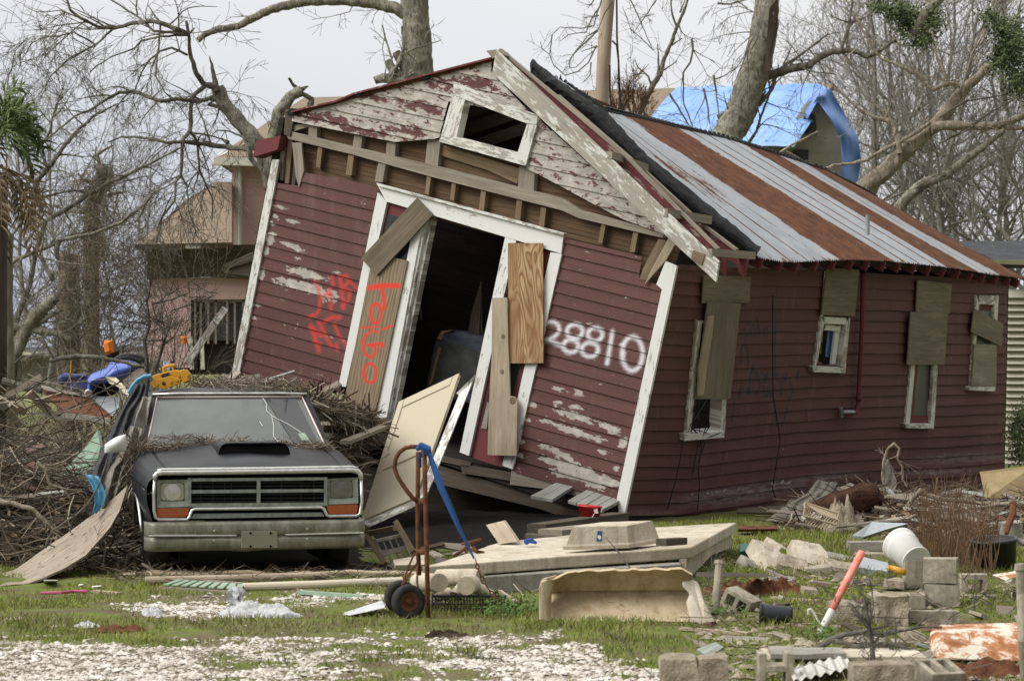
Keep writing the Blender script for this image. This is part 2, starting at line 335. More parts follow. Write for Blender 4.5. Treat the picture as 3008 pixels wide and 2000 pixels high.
def groundm():
    m = S('yard_ground', .98); a = m.attr('gravel'); n1 = m.noise(5, 8, .7); n2 = m.noise(38, 5, .7); n3 = m.noise(.5, 4, .6)
    soil = m.ramp(n1, [(.3, (.10, .072, .045)), (.7, (.20, .15, .095))])
    green = m.ramp(m.noise(11, 6, .7), [(.3, (.10, .125, .025)), (.7, (.19, .235, .045))])
    base = m.mix(m.ramp(m.noise(1.7, 5, .65), [(.36, 0), (.56, .95)]), soil, green)
    grav = m.ramp(n2, [(.42, (.14, .105, .07)), (.58, (.26, .215, .16)), (.74, (.58, .54, .47))])
    m.col(m.mix(a, base, grav)); m.bump(n2, .8, .03); return m.m
m_ground = groundm()
# truck
m_tpaint = mottled('faded_black_truck_paint', (.008, .009, .013), (.018, .020, .026), 4, .46, 0, .08, .002, spec=.3, speck=(.68, (.10, .09, .08)))
m_chrome = mottled('dull_chrome_trim', (.55, .56, .54), (.80, .80, .78), 12, .28, .75, .05, .001, spec=.5)
m_bumper = S('green_stained_bumper', .45, .3, .5); _n = m_bumper.noise(1, 7, .75, m_bumper.map(m_bumper.tcn(), (7, 7, 3))); m_bumper.col(m_bumper.ramp(_n, [(.3, (.08, .085, .06)), (.45, (.165, .168, .125)), (.7, (.30, .30, .25))])); m_bumper = m_bumper.m
m_grille = mottled('stained_grey_grille', (.19, .21, .18), (.33, .35, .31), 15, .55, .2)
m_dark = plain('black_plastic', (.012, .012, .013), .6)
m_rubber = mottled('old_rubber', (.02, .02, .02), (.05, .048, .044), 20, .9)
m_lens = plain('cloudy_headlamp_glass', (.40, .40, .35), .12, .55, .6, .4, 30)
m_lensd = plain('grey_headlamp_glass', (.20, .20, .185), .2, .5, .6, .4, 30)
m_amber = plain('amber_lens', (.34, .085, .022), .25, 0, .6, .5, 25)
def glassm(name, c, rough=.12, t=.5):
    m = S(name, rough, 0, .6); m.col(c); m.b.inputs['Transmission Weight'].default_value = t; m.b.inputs['IOR'].default_value = 1.12; return m.m
def windscreen():
    m = S('dirty_windscreen_glass', .16, 0, .9); m.col(m.ramp(m.noise(2.5, 5, .6), [(.3, (.05, .058, .054)), (.7, (.105, .116, .106))])); m.b.inputs['Coat Weight'].default_value = .3; m.rough(.2); return m.m
m_glass = windscreen()
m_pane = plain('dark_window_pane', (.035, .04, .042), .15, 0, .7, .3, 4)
m_greypane = plain('dusty_grey_pane', (.10, .105, .10), .35, 0, .5, .3, 4)
m_mirror = plain('white_plastic', (.74, .74, .72), .4, 0, .5, .1)
m_yellow = plain('yellow_toy_plastic', (.62, .30, .02), .45, 0, .5, .35, 30)
m_bluep = plain('blue_glossy_plastic', (.09, .17, .58), .3, 0, .6, .4, 5)
m_strap = plain('blue_strap_webbing', (.035, .10, .30), .8, 0, .2, .3, 40)
m_cloth = mottled('dark_damp_blanket', (.03, .033, .045), (.085, .082, .085), 4, .95, bump=.6, bd=.03)
m_cloth2 = mottled('grey_brown_rag', (.17, .15, .13), (.32, .29, .25), 6, .95, bump=.8, bd=.03)
m_cyan = plain('light_blue_tarp', (.10, .34, .55), .5)
m_pinkp = S('faded_pink_marker_paint', .6); m_pinkp.col(m_pinkp.ramp(m_pinkp.noise(9, 6, .7), [(.35, (.88, .20, .15)), (.65, (.92, .42, .36))])); m_pinkp = m_pinkp.m
m_bag = S('thin_white_plastic_bag', .45, 0, .4); m_bag.col(m_bag.ramp(m_bag.noise(9, 5, .7), [(.3, (.60, .62, .65)), (.6, (.80, .81, .83))])); m_bag.bump(m_bag.noise(14, 6, .7, dist=1.5), 1, .04); m_bag.b.inputs['Subsurface Weight'].default_value = 0; m_bag = m_bag.m
m_sofa = mottled('dark_blue_grey_upholstery', (.035, .038, .055), (.075, .08, .10), 8, .95)
m_sofau = mottled('dusty_black_lining', (.035, .037, .035), (.07, .07, .065), 6, .95)
m_redp = plain('red_plastic', (.60, .03, .04), .4)
m_bucket = plain('chalky_white_plastic', (.74, .73, .70), .5, 0, .4, .25, 6)
m_rustwhite = S('rust_blotched_white_enamel', .6, 0, .4); _r = m_rustwhite.noise(7, 8, .7); m_rustwhite.col(m_rustwhite.ramp(_r, [(.46, (.66, .59, .49)), (.52, (.42, .17, .05)), (.62, (.26, .085, .025)), (.8, (.14, .05, .02))])); m_rustwhite = m_rustwhite.m
m_card = mottled('damp_tan_board', (.34, .25, .13), (.48, .37, .21), 3, .9)
m_green = mottled('pale_green_door', (.25, .36, .27), (.36, .46, .36), 5, .8)
m_tealp = plain('dark_teal_plastic', (.02, .10, .09), .5)
m_orange = plain('orange_cloth', (.85, .22, .02), .8)
m_denim = plain('dark_cloth', (.02, .022, .03), .9)
m_galv = mottled('galvanised_sheet', (.30, .33, .36), (.46, .49, .52), 4, .45, .4)
m_wire = plain('black_cable', (.01, .01, .01), .6)
# ---------------------------------------------------------------- red house: surfaces that pixels are mapped on
PSI, TAU = math.radians(28), math.radians(13)
A0 = P(1828, 1514, 29.2); e0 = Vector((math.cos(PSI), -math.sin(PSI), 0)); nF = Vector((-math.sin(PSI), -math.cos(PSI), 0))
exF = e0*math.cos(TAU)+Vector((0, 0, -math.sin(TAU))); uyF = e0*math.sin(TAU)+Vector((0, 0, math.cos(TAU)))
EYE = Vector((0, 0, CH))
def ray(u, v): return Vector(((u-CX)/FPX, 1, -(v-CY)/FPX))
def fF(a, b, off=0): return A0+exF*a+uyF*b+nF*off
def iF(u, v, off=0):
    r = ray(u, v); t = (A0+nF*off-EYE).dot(nF)/r.dot(nF); q = EYE+r*t-A0; return q.dot(exF), q.dot(uyF)
def pF(u, v, off=0): return fF(*iF(u, v, off), off)
def fq(mb, px, off=0, th=.04):
    mb.slab([pF(u, v, off) for u, v in px], -nF*th)
N0 = P(1828, 1514, 29.2); N1 = pF(1988, 775); F0 = P(2945, 1416, 39.0); F1 = P(2958, 822, 39.0)
LS = (F0-N0).length; HS = 3.05
nS = ((F0-N0).cross(N1-N0)).normalized()
if nS.y > 0: nS = -nS
WS = ([0, .06, .12, .24, .37, .48, .59, .8, 1], [0, -.02, -.04, 0, .035, .04, .035, .0, 0])
def fS(a, b, off=0):
    s, t = a/LS, b/HS
    p = N0*(1-s)*(1-t)+F0*s*(1-t)+N1*(1-s)*t+F1*s*t
    k = max(0, min(1, 1.15-t))
    p.z += float(np.interp(s, *WS))*k
    return p+nS*off
def iS(u, v, off=0):
    a, b = LS*max(0, min(1, (u-1900)/1050)), HS*.5
    for _ in range(12):
        p = uvpx(fS(a, b, off)); pa = uvpx(fS(a+.01, b, off)); pb = uvpx(fS(a, b+.01, off))
        J = np.array([[(pa[0]-p[0])*100, (pb[0]-p[0])*100], [(pa[1]-p[1])*100, (pb[1]-p[1])*100]])
        d = np.linalg.solve(J, np.array([u-p[0], v-p[1]])); a += d[0]; b += d[1]
    return a, b
def pS(u, v, off=0): return fS(*iS(u, v, off), off)
def sq(mb, px, off=0, th=.04): mb.slab([pS(u, v, off) for u, v in px], -nS*th)
# paint marks (spray strokes) and worn patches, given where they stand on the boards
def seg_int(U, V, strokes, soft):
    out = np.zeros(len(U))
    for wd, pts in strokes:
        for (x0, y0), (x1, y1) in zip(pts[:-1], pts[1:]):
            dx, dy = x1-x0, y1-y0; L = dx*dx+dy*dy+1e-9
            t = np.clip(((U-x0)*dx+(V-y0)*dy)/L, 0, 1); d = np.hypot(U-x0-t*dx, V-y0-t*dy)
            out = np.maximum(out, np.clip(1-(d-wd/2*(1-soft))/(wd*soft+1e-6), 0, 1))
    return out
def ell(cx, cy, rx, ry, a0=0, a1=360, n=22): return [(cx+rx*math.cos(math.radians(a)), cy+ry*math.sin(math.radians(a))) for a in np.linspace(a0, a1, n)]
W_ = [(12, ZG([(1128, 335), (1150, 322), (1185, 328), (1212, 350), (1218, 385), (1195, 415), (1150, 438), (1105, 452)])), (12, ZG([(1105, 448), (1170, 455), (1245, 490)])),
      (13, ZG(ell(1318, 388, 52, 45))), (13, ZG(ell(1292, 484, 50, 42))), (13, ZG(ell(1452, 408, 48, 44))), (13, ZG(ell(1418, 508, 54, 46))),
      (13, ZG([(1565, 390), (1552, 480), (1530, 600)])), (14, ZG(ell(1697, 535, 68, 112, 0, 360))), (10, ZG([(1625, 470), (1645, 540)]))]
R_ = [(12, ZS([(235, 240), (268, 310), (285, 400), (275, 500), (245, 545), (180, 565)])), (12, ZS([(325, 380), (370, 310), (385, 400), (380, 500)])), (9, ZS([(330, 370), (390, 360)])),
      (14, ZS([(390, 200), (405, 270)])), (13, ZS([(465, 190), (480, 300), (500, 490)])), (12, ZS([(465, 200), (525, 185), (545, 250), (480, 300), (560, 330), (540, 420), (480, 470)])), (9, ZS([(560, 240), (620, 300)])),
      (15, ZS([(195, 650), (235, 760), (272, 880)])), (14, ZS([(205, 660), (290, 740)])), (13, ZS([(270, 615), (320, 710), (385, 840)])), (14, ZS([(325, 610), (390, 570), (465, 572)])), (10, ZS([(415, 630), (455, 740), (520, 820)])), (14, ZS([(430, 825), (440, 870)])), (9, ZS([(220, 800), (290, 810)]))]
D_ = [(5.5, ZT(p)) for p in ([(410, 470), (430, 550), (490, 470)], [(500, 470), (500, 540)], ell(565, 492, 24, 46), ell(665, 492, 24, 46), [(760, 470), (790, 500), (850, 490)], [(440, 380), (520, 420)], [(560, 340), (580, 440)], [(380, 700), (412, 610), (460, 740)],
     [(378, 730), (376, 860)], [(460, 740), (464, 850)], [(510, 880), (470, 1060), (500, 1080)], [(510, 890), (550, 990)], [(560, 940), (600, 1110)], [(620, 960), (690, 1040), (640, 1050), (690, 960)], [(760, 920), (740, 1000), (800, 980)], [(860, 970), (900, 1040), (870, 1050), (905, 975)],
     [(375, 1130), (348, 1245)], [(455, 1130), (490, 1190), (440, 1190), (480, 1130)], [(535, 1180), (558, 1225), (590, 1130)], [(630, 1120), (650, 1225), (690, 1215), (690, 1120)], [(705, 1130), (735, 1245), (765, 1120)], [(850, 1110), (845, 1205)], [(960, 1100), (966, 1205)], [(1045, 920), (1020, 1050)], [(300, 1270), (296, 1390), (270, 1520)], [(945, 1235), (880, 1480), (850, 1560)], [(745, 60), (765, 560), (765, 920)], [(740, 1245), (770, 1400), (790, 1560)])]
B_ = [(899, 803, 62, 15, 14, 1), (899, 846, 98, 17, 14, 1), (960, 872, 35, 14, 14, .8), (790, 697, 22, 18, 10, .9), (862, 725, 42, 9, 24, .9), (784, 737, 10, 15, 0, .9), (768, 805, 12, 20, 0, .9), (822, 608, 24, 7, 12, .75), (862, 652, 24, 9, 12, .75), (810, 640, 14, 12, 0, .75), (755, 897, 20, 5, 10, .8), (746, 936, 16, 7, 10, .7), (880, 760, 14, 6, 10, .7), (800, 655, 10, 16, 0, .7), (980, 800, 20, 5, 14, .7), (1050, 895, 12, 8, 0, .7),
      (1649, 1144, 30, 8, 12, .8), (1700, 1153, 24, 11, 12, .75), (1564, 1186, 17, 9, 30, .9), (1640, 1184, 22, 7, 12, .9), (1691, 1195, 20, 8, 12, .95), (1690, 1222, 66, 14, 18, 1), (1790, 1256, 48, 12, 27, 1), (1680, 1264, 104, 12, 17, 1), (1828, 1300, 16, 18, 30, .95), (1533, 1300, 12, 9, 0, .9), (1638, 1330, 62, 12, 20, 1), (1774, 1329, 24, 8, 14, .9), (1690, 1376, 120, 15, 17, 1), (1775, 1408, 60, 16, 14, 1), (1529, 1336, 12, 8, 0, .9), (1700, 1400, 90, 16, 16, 1), (1812, 1376, 14, 9, 10, .9), (1750, 1425, 60, 12, 14, .8), (1552, 1235, 14, 5, 10, .8)]
def blobs(U, V, bl):
    o = np.zeros(len(U))
    for cx, cy, rx, ry, an, s in bl:
        c, n = math.cos(math.radians(an)), math.sin(math.radians(an)); x = (U-cx)*c+(V-cy)*n; y = -(U-cx)*n+(V-cy)*c
        o = np.maximum(o, s*np.clip(1.3-.95*np.hypot(x/rx, y/ry), 0, 1))
    return o
def inpoly(x, y, poly):
    r = False; n = len(poly)
    for i in range(n):
        x0, y0 = poly[i]; x1, y1 = poly[(i+1) % n]
        if (y0 > y) != (y1 > y) and x < (x1-x0)*(y-y0)/(y1-y0)+x0: r = not r
    return r
def siding(name, mat, parent, region, fwd, inv, e, holes=(), du=.03, m=5, offs=(.024, .004), base_off=0, phase=0, wob=0, attrs=None):
    poly = [inv(u, v) for u, v in region]; hp = [[inv(u, v) for u, v in h] for h in holes]
    b_lo = min(p[1] for p in poly); b_hi = max(p[1] for p in poly); mb = MB(); n = len(poly); tone = []
    def span(b):
        xs = []
        for i in range(n):
            (x0, y0), (x1, y1) = poly[i], poly[(i+1) % n]
            if (y0 <= b < y1) or (y1 <= b < y0): xs.append(x0+(x1-x0)*(b-y0)/(y1-y0))
        return (min(xs), max(xs)) if len(xs) > 1 else None
    k0 = math.floor((b_lo-phase)/e); k1 = math.ceil((b_hi-phase)/e)
    for k in range(k0, k1):
        B0, B1 = phase+k*e, phase+(k+1)*e; lo, hi = max(B0, b_lo+.002), min(B1, b_hi-.002)
        if hi-lo < .01: continue
        sp = [span(lo+(hi-lo)*j/m) for j in range(m+1)]
        if any(x is None for x in sp): continue
        W = max(x[1]-x[0] for x in sp); nc = max(2, int(W/du)); rows = []; jo = rnd(-.002, .003); uo = (rnd(0, 90), rnd(0, 90)); ph = rnd(0, 20); o = len(mb.v); jts = sorted(rnd(-7, 13) for _ in range(4)); tn = [rnd(0, 1)**1.5 for _ in range(6)]
        if W < .05: continue
        for r in range(-1, m+1):
            j = max(r, 0); b = lo+(hi-lo)*j/m; t = (b-B0)/e
            off = base_off+(.0 if r < 0 else offs[0]*(1-t)+offs[1]*t+jo)
            for c in range(nc+1):
                a = sp[j][0]+(sp[j][1]-sp[j][0])*c/nc
                wv = wob*mn.noise(Vector((a*.8, ph, 0)))*(1-t)
                mb.v.append(tuple(fwd(a, b+wv, off))); mb.uv.append((a+uo[0], b+uo[1])); q_ = sum(a > x for x in jts); tone.append(1.6 if min(abs(a-x) for x in jts) < du*.55 and W > 4 else tn[q_])
        for r in range(m+1):
            for c in range(nc):
                if hp:
                    a = sp[min(r, m)][0]+(sp[min(r, m)][1]-sp[min(r, m)][0])*(c+.5)/nc; b = lo+(hi-lo)*max(r-.5, 0)/m
                    if any(inpoly(a, b, h) for h in hp): continue
                q = o+r*(nc+1)+c; mb.f.append((q, q+1, q+nc+2, q+nc+1))
    V = np.array(mb.v); U_ = CX+V[:, 0]/V[:, 1]*FPX; V_ = CY+(CH-V[:, 2])/V[:, 1]*FPX
    for key, fn in (attrs or {}).items(): mb.at[key] = fn(U_, V_)
    mb.at['tone'] = tone
    return mb.build(name, mat, parent)
H = thing('red_house', 'small red clapboard house torn off its piers and leaning over, number 28810 sprayed in white', 'house', (A0.x, A0.y, 0))
# front wall
zero = lambda U, V: np.zeros(len(U))
sid_at = dict(peel=lambda U, V: .07+blobs(U, V, B_)*.9, dusty=zero, spray_dark=zero, spray_red=lambda U, V: seg_int(U, V, [(w_*.78, p_) for w_, p_ in R_], .6)*.72, spray_white=lambda U, V: seg_int(U, V, [(w_*.82, p_) for w_, p_ in W_], .75)*.95)
fw = siding('front_wall', m_sid, H, [(811, 537), (880, 553), (888, 500), (1112, 549), (1001, 1150), (690, 1112)], fF, iF, .152, du=.022, attrs=sid_at)
fw['label'] = 'red clapboard wall panel left of the doorway with red spray paint'
fw = siding('front_wall', m_sid, H, [(1655, 699), (1887, 753), (1878, 819), (1946, 840), (1812, 1472), (1625, 1420), (1506, 1384)], fF, iF, .152, du=.022, attrs=sid_at)
fw['label'] = 'red clapboard wall panel with white spray painted number 28810'
GR = [(1297, 247, 60, 22, 12, -1), (1240, 315, 100, 15, 12, -.8), (1410, 245, 80, 18, 18, -.8), (1380, 240, 40, 20, 10, -.8), (960, 350, 100, 18, 10, -.75), (1205, 385, 70, 16, 10, -.8), (1060, 385, 90, 12, 12, -.55), (1100, 285, 60, 12, 12, -.6), (1500, 262, 30, 14, 20, -.8), (1745, 515, 14, 8, 10, -.9), (1600, 365, 14, 10, 30, -.8), (1560, 470, 20, 8, 14, -.5), (1150, 250, 60, 10, 12, -.6), (1330, 190, 70, 8, 12, -.7)]
gab_at = dict(peel=lambda U, V: .68-blobs(U, V, [(a, b, c, d, f, 1) for a, b, c, d, f, g in GR])*.42, dusty=zero, spray_dark=zero, spray_red=zero, spray_white=zero)
g_ = siding('gable_siding', m_gab, H, [(1449, 178), (1248, 230), (1047, 282), (989, 308), (918, 325), (862, 337), (860, 357), (1159, 418), (1292, 408), (1334, 246), (1572, 346), (1444, 210)], fF, iF, .155, du=.035, attrs=gab_at, base_off=.01)
g_['label'] = 'bare grey gable boards with flaking red paint left of the attic window'
g_ = siding('gable_siding', m_gab, H, [(1585, 350), (1545, 494), (1599, 520), (1698, 574), (1828, 643), (1960, 690), (1780, 525)], fF, iF, .155, du=.035, attrs=gab_at, base_off=.01)
g_['label'] = 'bare grey gable boards right of the attic window'
# sheathing exposed in the gap and the framing over it
siding('wall_sheathing', m_lath, H, [(838, 335), (826, 545), (1110, 560), (1655, 715), (1946, 860), (1990, 720), (1700, 560), (1600, 505), (1540, 480), (1290, 400), (1150, 400), (860, 345)], fF, iF, .062, du=.3, m=1, offs=(.012, .004), base_off=-.13)
mb = MB(); fq(mb, [(833, 381), (1034, 430), (1320, 497), (1650, 582), (1700, 615), (1949, 684), (1946, 699), (1700, 641), (1650, 618), (1284, 524), (1030, 453), (846, 408)], .0, .1); mb.build('plate_beam', m_greywood, H)
for (x0, y0), (x1, y1), w_ in [((602, 600), (600, 680), 27), ((902, 665), (890, 755), 27), ((1118, 710), (1112, 800), 29), ((1400, 690), (1380, 880), 42), ((2012, 870), (2000, 1060), 52), ((650, 745), (636, 875), 14), ((855, 795), (838, 925), 18), ((1058, 845), (1035, 970), 25), ((1368, 925), (1352, 1050), 13), ((1530, 975), (1518, 1090), 13), ((1725, 1030), (1710, 1165), 16), ((1962, 1090), (1948, 1225), 17), ((2120, 1140), (2105, 1275), 17)]:
    mb = MB(); h = w_; (a, b), (c, d) = ZB(x0, y0), ZB(x1, y1); h = w_*.4464; fq(mb, [(a-h, b), (a+h, b+3), (c+h, d+3), (c-h, d)], -.022, .10); mb.build('stud', m_greywood if w_ > 24 else m_brownwood, H)
for (x0, y0), (x1, y1), w_ in [((245, 700), (212, 885), 22), ((565, 780), (528, 975), 25)]:
    mb = MB(); (a, b), (c, d) = ZR(x0, y0), ZR(x1, y1); h = w_*.2967; fq(mb, [(a-h, b), (a+h, b+2), (c+h, d+2), (c-h, d)], -.022, .10); mb.build('stud', m_brownwood, H)
mb = MB(); fq(mb, ZB([(1460, 730), (1975, 890), (1960, 960), (1440, 800)]), -.07, .04); fq(mb, ZB([(1750, 895), (1955, 960), (1945, 985)]), -.02, .02); mb.build('nailing_board', m_brownwood, H)
mb = MB(); fq(mb, ZB([(465, 715), (527, 715), (543, 900), (510, 1012), (488, 930)]), .03, .03); mb.build('loose_board', m_greywood, H)
mb = MB(); fq(mb, ZR([(885, 845), (950, 905), (860, 1060), (650, 1300), (720, 1150)]), .06, .03); mb.build('loose_board', m_palepine, H)
mb = MB(); fq(mb, ZR([(790, 850), (865, 865), (760, 1080), (665, 1260), (600, 1250), (640, 1130)]), .02, .03); mb.build('loose_board', m_brownwood, H)
mb = MB(); fq(mb, [(838, 322), (866, 335), (852, 400), (834, 396)], .02, .1); mb.build('corner_stud', m_darkwood, H)
for pts, mt in (([(824, 398), (843, 402), (833, 470), (830, 530), (822, 530), (823, 470)], m_greywood), ([(846, 405), (860, 410), (848, 540), (836, 538)], m_brownwood), ([(868, 412), (880, 415), (866, 548), (856, 545)], m_darkwood)):
    mb = MB(); fq(mb, pts, -.05, .08); mb.build('corner_stud', mt, H)
mb = MB(); fq(mb, ZB([(470, 600), (565, 590), (600, 600), (480, 640)]), -.02, .05); mb.build('nailing_board', m_greywood, H)
# white trim of the front
def fpart(name, px, off, th, mat, label=None, parent=None):
    mb = MB(); fq(mb, px, off, th); o = mb.build(name, mat, parent or H)
    if label: o['label'] = label
    return o
fpart('corner_board', [(1955, 767), (1988, 782), (1832, 1520), (1820, 1520), (1812, 1463), (1944, 850), (1928, 835)], .05, .05, m_white)
fpart('corner_board', [(799, 469), (821, 469), (703, 1094), (681, 1092)], .05, .05, m_whiteworn)
df = fpart('door_frame', [(1110, 546), (1655, 692), (1648, 745), (1134, 592)], .05, .06, m_white)
mb = MB(); fq(mb, [(1105, 538), (1110, 546), (1655, 692), (1656, 685)], .09, .09); mb.build('drip_cap', m_whiteworn, df)
for q in ([(1109, 566), (1136, 594), (1016, 1136), (994, 1134)], [(1223, 620), (1246, 628), (1131, 1250), (1099, 1244)], [(1484, 695), (1516, 705), (1377, 1338), (1350, 1328)], [(1617, 741), (1650, 746), (1506, 1378), (1475, 1367)]):
    mb = MB(); fq(mb, q, .045, .05); mb.build('door_casing', m_white, df)
mb = MB()
fq(mb, [(1247, 628), (1256, 631), (1139, 1243), (1132, 1249)], .02, .10); fq(mb, [(1257, 631), (1272, 636), (1154, 1232), (1142, 1240)], -.03, .12); mb.build('door_jamb', m_whiteworn, df)
for q, pn in (([(1134, 592), (1243, 632), (1099, 1250), (1010, 1238)], [(1139, 630), (1218, 648), (1150, 965), (1078, 940)]), ([(1516, 705), (1618, 743), (1475, 1372), (1376, 1340)], [(1532, 745), (1600, 765), (1480, 1270), (1412, 1250)])):
    s_ = fpart('sidelight', q, -.005, .03, m_redwood); mb = MB(); fq(mb, pn, .002, .004); mb.build('pane', m_pane, s_)
mb = MB(); fq(mb, ZG([(742, 850), (755, 870), (738, 1030), (700, 1025)]), .01, .01); mb.build('curtain', m_concgrey, s_)
# boards nailed over the sidelights
def gridboard(name, q, off, mat, parent, at, nu=60, nv=160, th=.02):
    mb = MB(); c = [Vector((*iF(u, v, off), 0)) for u, v in q]; L = (c[3]-c[0]).length; W = (c[1]-c[0]).length
    def f(s, t):
        p = (c[0]*(1-s)+c[1]*s)*(1-t)+(c[3]*(1-s)+c[2]*s)*t; return fF(p.x, p.y, off)
    mb.grid(f, nu, nv); mb.uv = [(t*L+.0, s*W) for s in [i/nu for i in range(nu+1)] for t in [j/nv for j in range(nv+1)]]
    V = np.array(mb.v); U_ = CX+V[:, 0]/V[:, 1]*FPX; V_ = CY+(CH-V[:, 2])/V[:, 1]*FPX
    for k, fn in at.items(): mb.at[k] = fn(U_, V_)
    n = len(mb.v); mb2 = MB(); fq(mb2, q, off-.001, th); o = mb.add(mb2.v, mb2.f, mb2.uv)
    for k in mb.at: mb.at[k] = np.concatenate([mb.at[k], np.zeros(len(mb2.v))])
    return mb.build(name, mat, parent)
T_ = [(15, ZS([(735, 300), (860, 278), (1003, 280)])), (11, ZS([(850, 290), (872, 400), (874, 490)])), (9, ZS(ell(796, 535, 48, 92))), (5, ZS([(650, 665), (820, 658)])), (6, ZS([(850, 682), (950, 648)])), (6, ZS([(718, 735), (738, 700), (775, 690), (812, 718)])),
      (8, ZS([(700, 730), (678, 800), (682, 870), (705, 920), (750, 940), (785, 910), (795, 860), (770, 830), (725, 828)])), (10, ZS([(725, 828), (800, 818), (852, 812), (855, 842)])), (8, ZS(ell(742, 1085, 60, 88))), (5, ZS([(690, 1030), (700, 1150)]))]
sb = gridboard('window_board', [(1096, 742), (1197, 766), (1103, 1209), (1009, 1190)], .072, m_sprayply, H, dict(spray_red=lambda U, V: seg_int(U, V, T_, .35)*.92)); sb['label'] = 'brown plywood board with red spray painted letters'
fpart('window_board', [(1224, 582), (1271, 631), (1106, 809), (1060, 758)], .11, .03, m_mossboard, 'short mossy board nailed askew at the top of the left sidelight')
fpart('window_board', [(1492, 714), (1594, 714), (1596, 1066), (1493, 1067)], .10, .02, m_boldply, 'orange brown plywood board with bold wavy grain')
pb = fpart('window_board', [(1446, 875), (1490, 874), (1492, 1000), (1496, 1090), (1497, 1162), (1512, 1166), (1520, 1182), (1517, 1338), (1432, 1336), (1436, 1180), (1444, 1050)], .135, .03, m_palepine, 'long pale knotty board over the right sidelight')
mb = MB()
for x, y, r in ((847, 422, 13), (838, 652, 13), (908, 843, 20)):
    mb.slab([pF(*ZG(x+r*math.cos(a), y+r*1.2*math.sin(a)), .139) for a in np.linspace(0, 2*math.pi, 13)[:-1]], -nF*.004)
mb.build('knot', m_brownwood, pb)
# attic window
gw = fpart('attic_window', ZB([(1530, 315), (2085, 540), (2072, 600), (2010, 590), (1600, 430), (1525, 400)]), .07, .07, m_whiteworn)
for q in ([(1522, 402), (1603, 432), (1548, 676), (1440, 690)], [(2075, 600), (2012, 592), (1950, 780), (2003, 862)], [(1446, 672), (1550, 676), (1952, 782), (2003, 862), (1992, 866), (1432, 708)]):
    mb = MB(); fq(mb, ZB(q), .066+rnd(0, .003), .16); mb.build('window_frame', m_whiteworn, gw)
mb = MB()
for q in ([(1540, 610), (2040, 450), (2060, 520), (1560, 690)], [(1590, 720), (2060, 560), (2060, 640), (1720, 750)], [(1560, 520), (1800, 440), (1820, 480), (1560, 580)]): mb.slab([pF(*ZB(x, y), -.9) for x, y in q], -nF*.05)
mb.build('attic_rafter', m_darkwood, H)
# rake board, rafters and lookouts at the torn verge
rk = fpart('rake_board', [(1457, 147), (1560, 243), (1740, 414), (2111, 768), (2103, 828), (1960, 696), (1720, 470), (1446, 216)], .30, .045, m_rake)
mb = MB(); fq(mb, [(1428, 150), (1457, 146), (1470, 160), (1446, 172)], .28, .3); mb.build('ridge_beam', m_greywood, H)
mb = MB(); fq(mb, ZR([(1130, 960), (1250, 1000), (1215, 1110), (1110, 1050)]), .315, .02); mb.build('broken_bracket', m_brownwood, rk)
for tp, lo, off, mt in (([(1470, 150), (1650, 300), (1830, 452), (1988, 613), (2110, 735)], [(1475, 175), (1640, 332), (1800, 476), (1950, 620), (2060, 722), (2118, 788)], .02, m_redpeel), ([(1640, 285), (1893, 505), (2060, 660), (2165, 738)], [(1640, 310), (1880, 520), (2040, 680), (2130, 745)], -.5, m_redpeel)):
    mb = MB(); mb.slab([pF(u, v, off) for u, v in tp]+[pF(u, v, off) for u, v in reversed(lo)], -nF*.045); r_ = mb.build('rafter', mt, H)
    mb = MB()
    for (u0, v0), (u1, v1) in zip(tp[:-1], tp[1:]): mb.beam(pF(u0, v0-3, off+.01), pF(u1, v1-3, off+.01), .07, .035)
    mb.build('rafter_edge', m_greywood, r_)
for a, b, h in (((300, 20), (660, 150), .09), ((850, 590), (1290, 665), .10), ((1290, 985), (1720, 1015), .09), ((-190, -250), (60, -120), .07)):
    mb = MB(); mb.beam(pF(*ZR(*a), .3), pF(*ZR(*b), -.55), .09, h); mb.build('lookout', m_greywood, H)
for q in (ZR([(1385, 1035), (1465, 1040), (1450, 1220), (1390, 1160)]), ZR([(1560, 1040), (1675, 1050), (1635, 1230), (1580, 1180)]), ZR([(1090, 740), (1250, 900), (1370, 950), (1080, 800)])):
    fpart('rafter_tail', q, -.35, .045, m_redwood)
fpart('eave_return', [(742, 462), (755, 412), (824, 399), (815, 440)], .12, .25, m_redwood, 'loose red box end of the eave at the left corner')
fpart('torn_roofing', [(840, 334), (852, 318), (876, 320), (884, 330), (866, 338)], .05, .3, m_tar)
# side wall
Sside = dict(peel=lambda U, V: -.05+blobs(U, V, [(2120, 1440, 120, 7, -8, .55), (2280, 1418, 60, 9, -8, .6), (2450, 1400, 60, 7, -6, .45)]), dusty=lambda U, V: np.clip(blobs(U, V, [(2180, 1450, 190, 26, -8, .9), (2420, 1402, 120, 14, -6, .7), (2820, 1345, 150, 14, -3, .8), (2760, 1385, 110, 10, -3, .8), (1900, 1510, 90, 14, -3, .5)]), 0, 1), spray_dark=lambda U, V: seg_int(U, V, D_, .6)*.95, spray_red=zero, spray_white=zero)
W1o, W1i = ZH([(292, 470), (480, 480), (450, 1118), (222, 1138)]), ZH([(318, 490), (455, 495), (424, 1108), (252, 1120)])
W2o, W2i = ZH([(1005, 448), (1172, 455), (1145, 750), (962, 748)]), ZH([(1022, 492), (1148, 497), (1118, 738), (982, 715)])
W3o, W3i = ZH([(1540, 560), (1688, 560), (1655, 1072), (1490, 1070)]), ZH([(1560, 580), (1660, 580), (1634, 1064), (1515, 1062)])
W4o, W4i = ZH([(1897, 326), (2026, 328), (2003, 858), (1862, 858)]), ZH([(1915, 380), (2003, 384), (1984, 848), (1882, 848)])
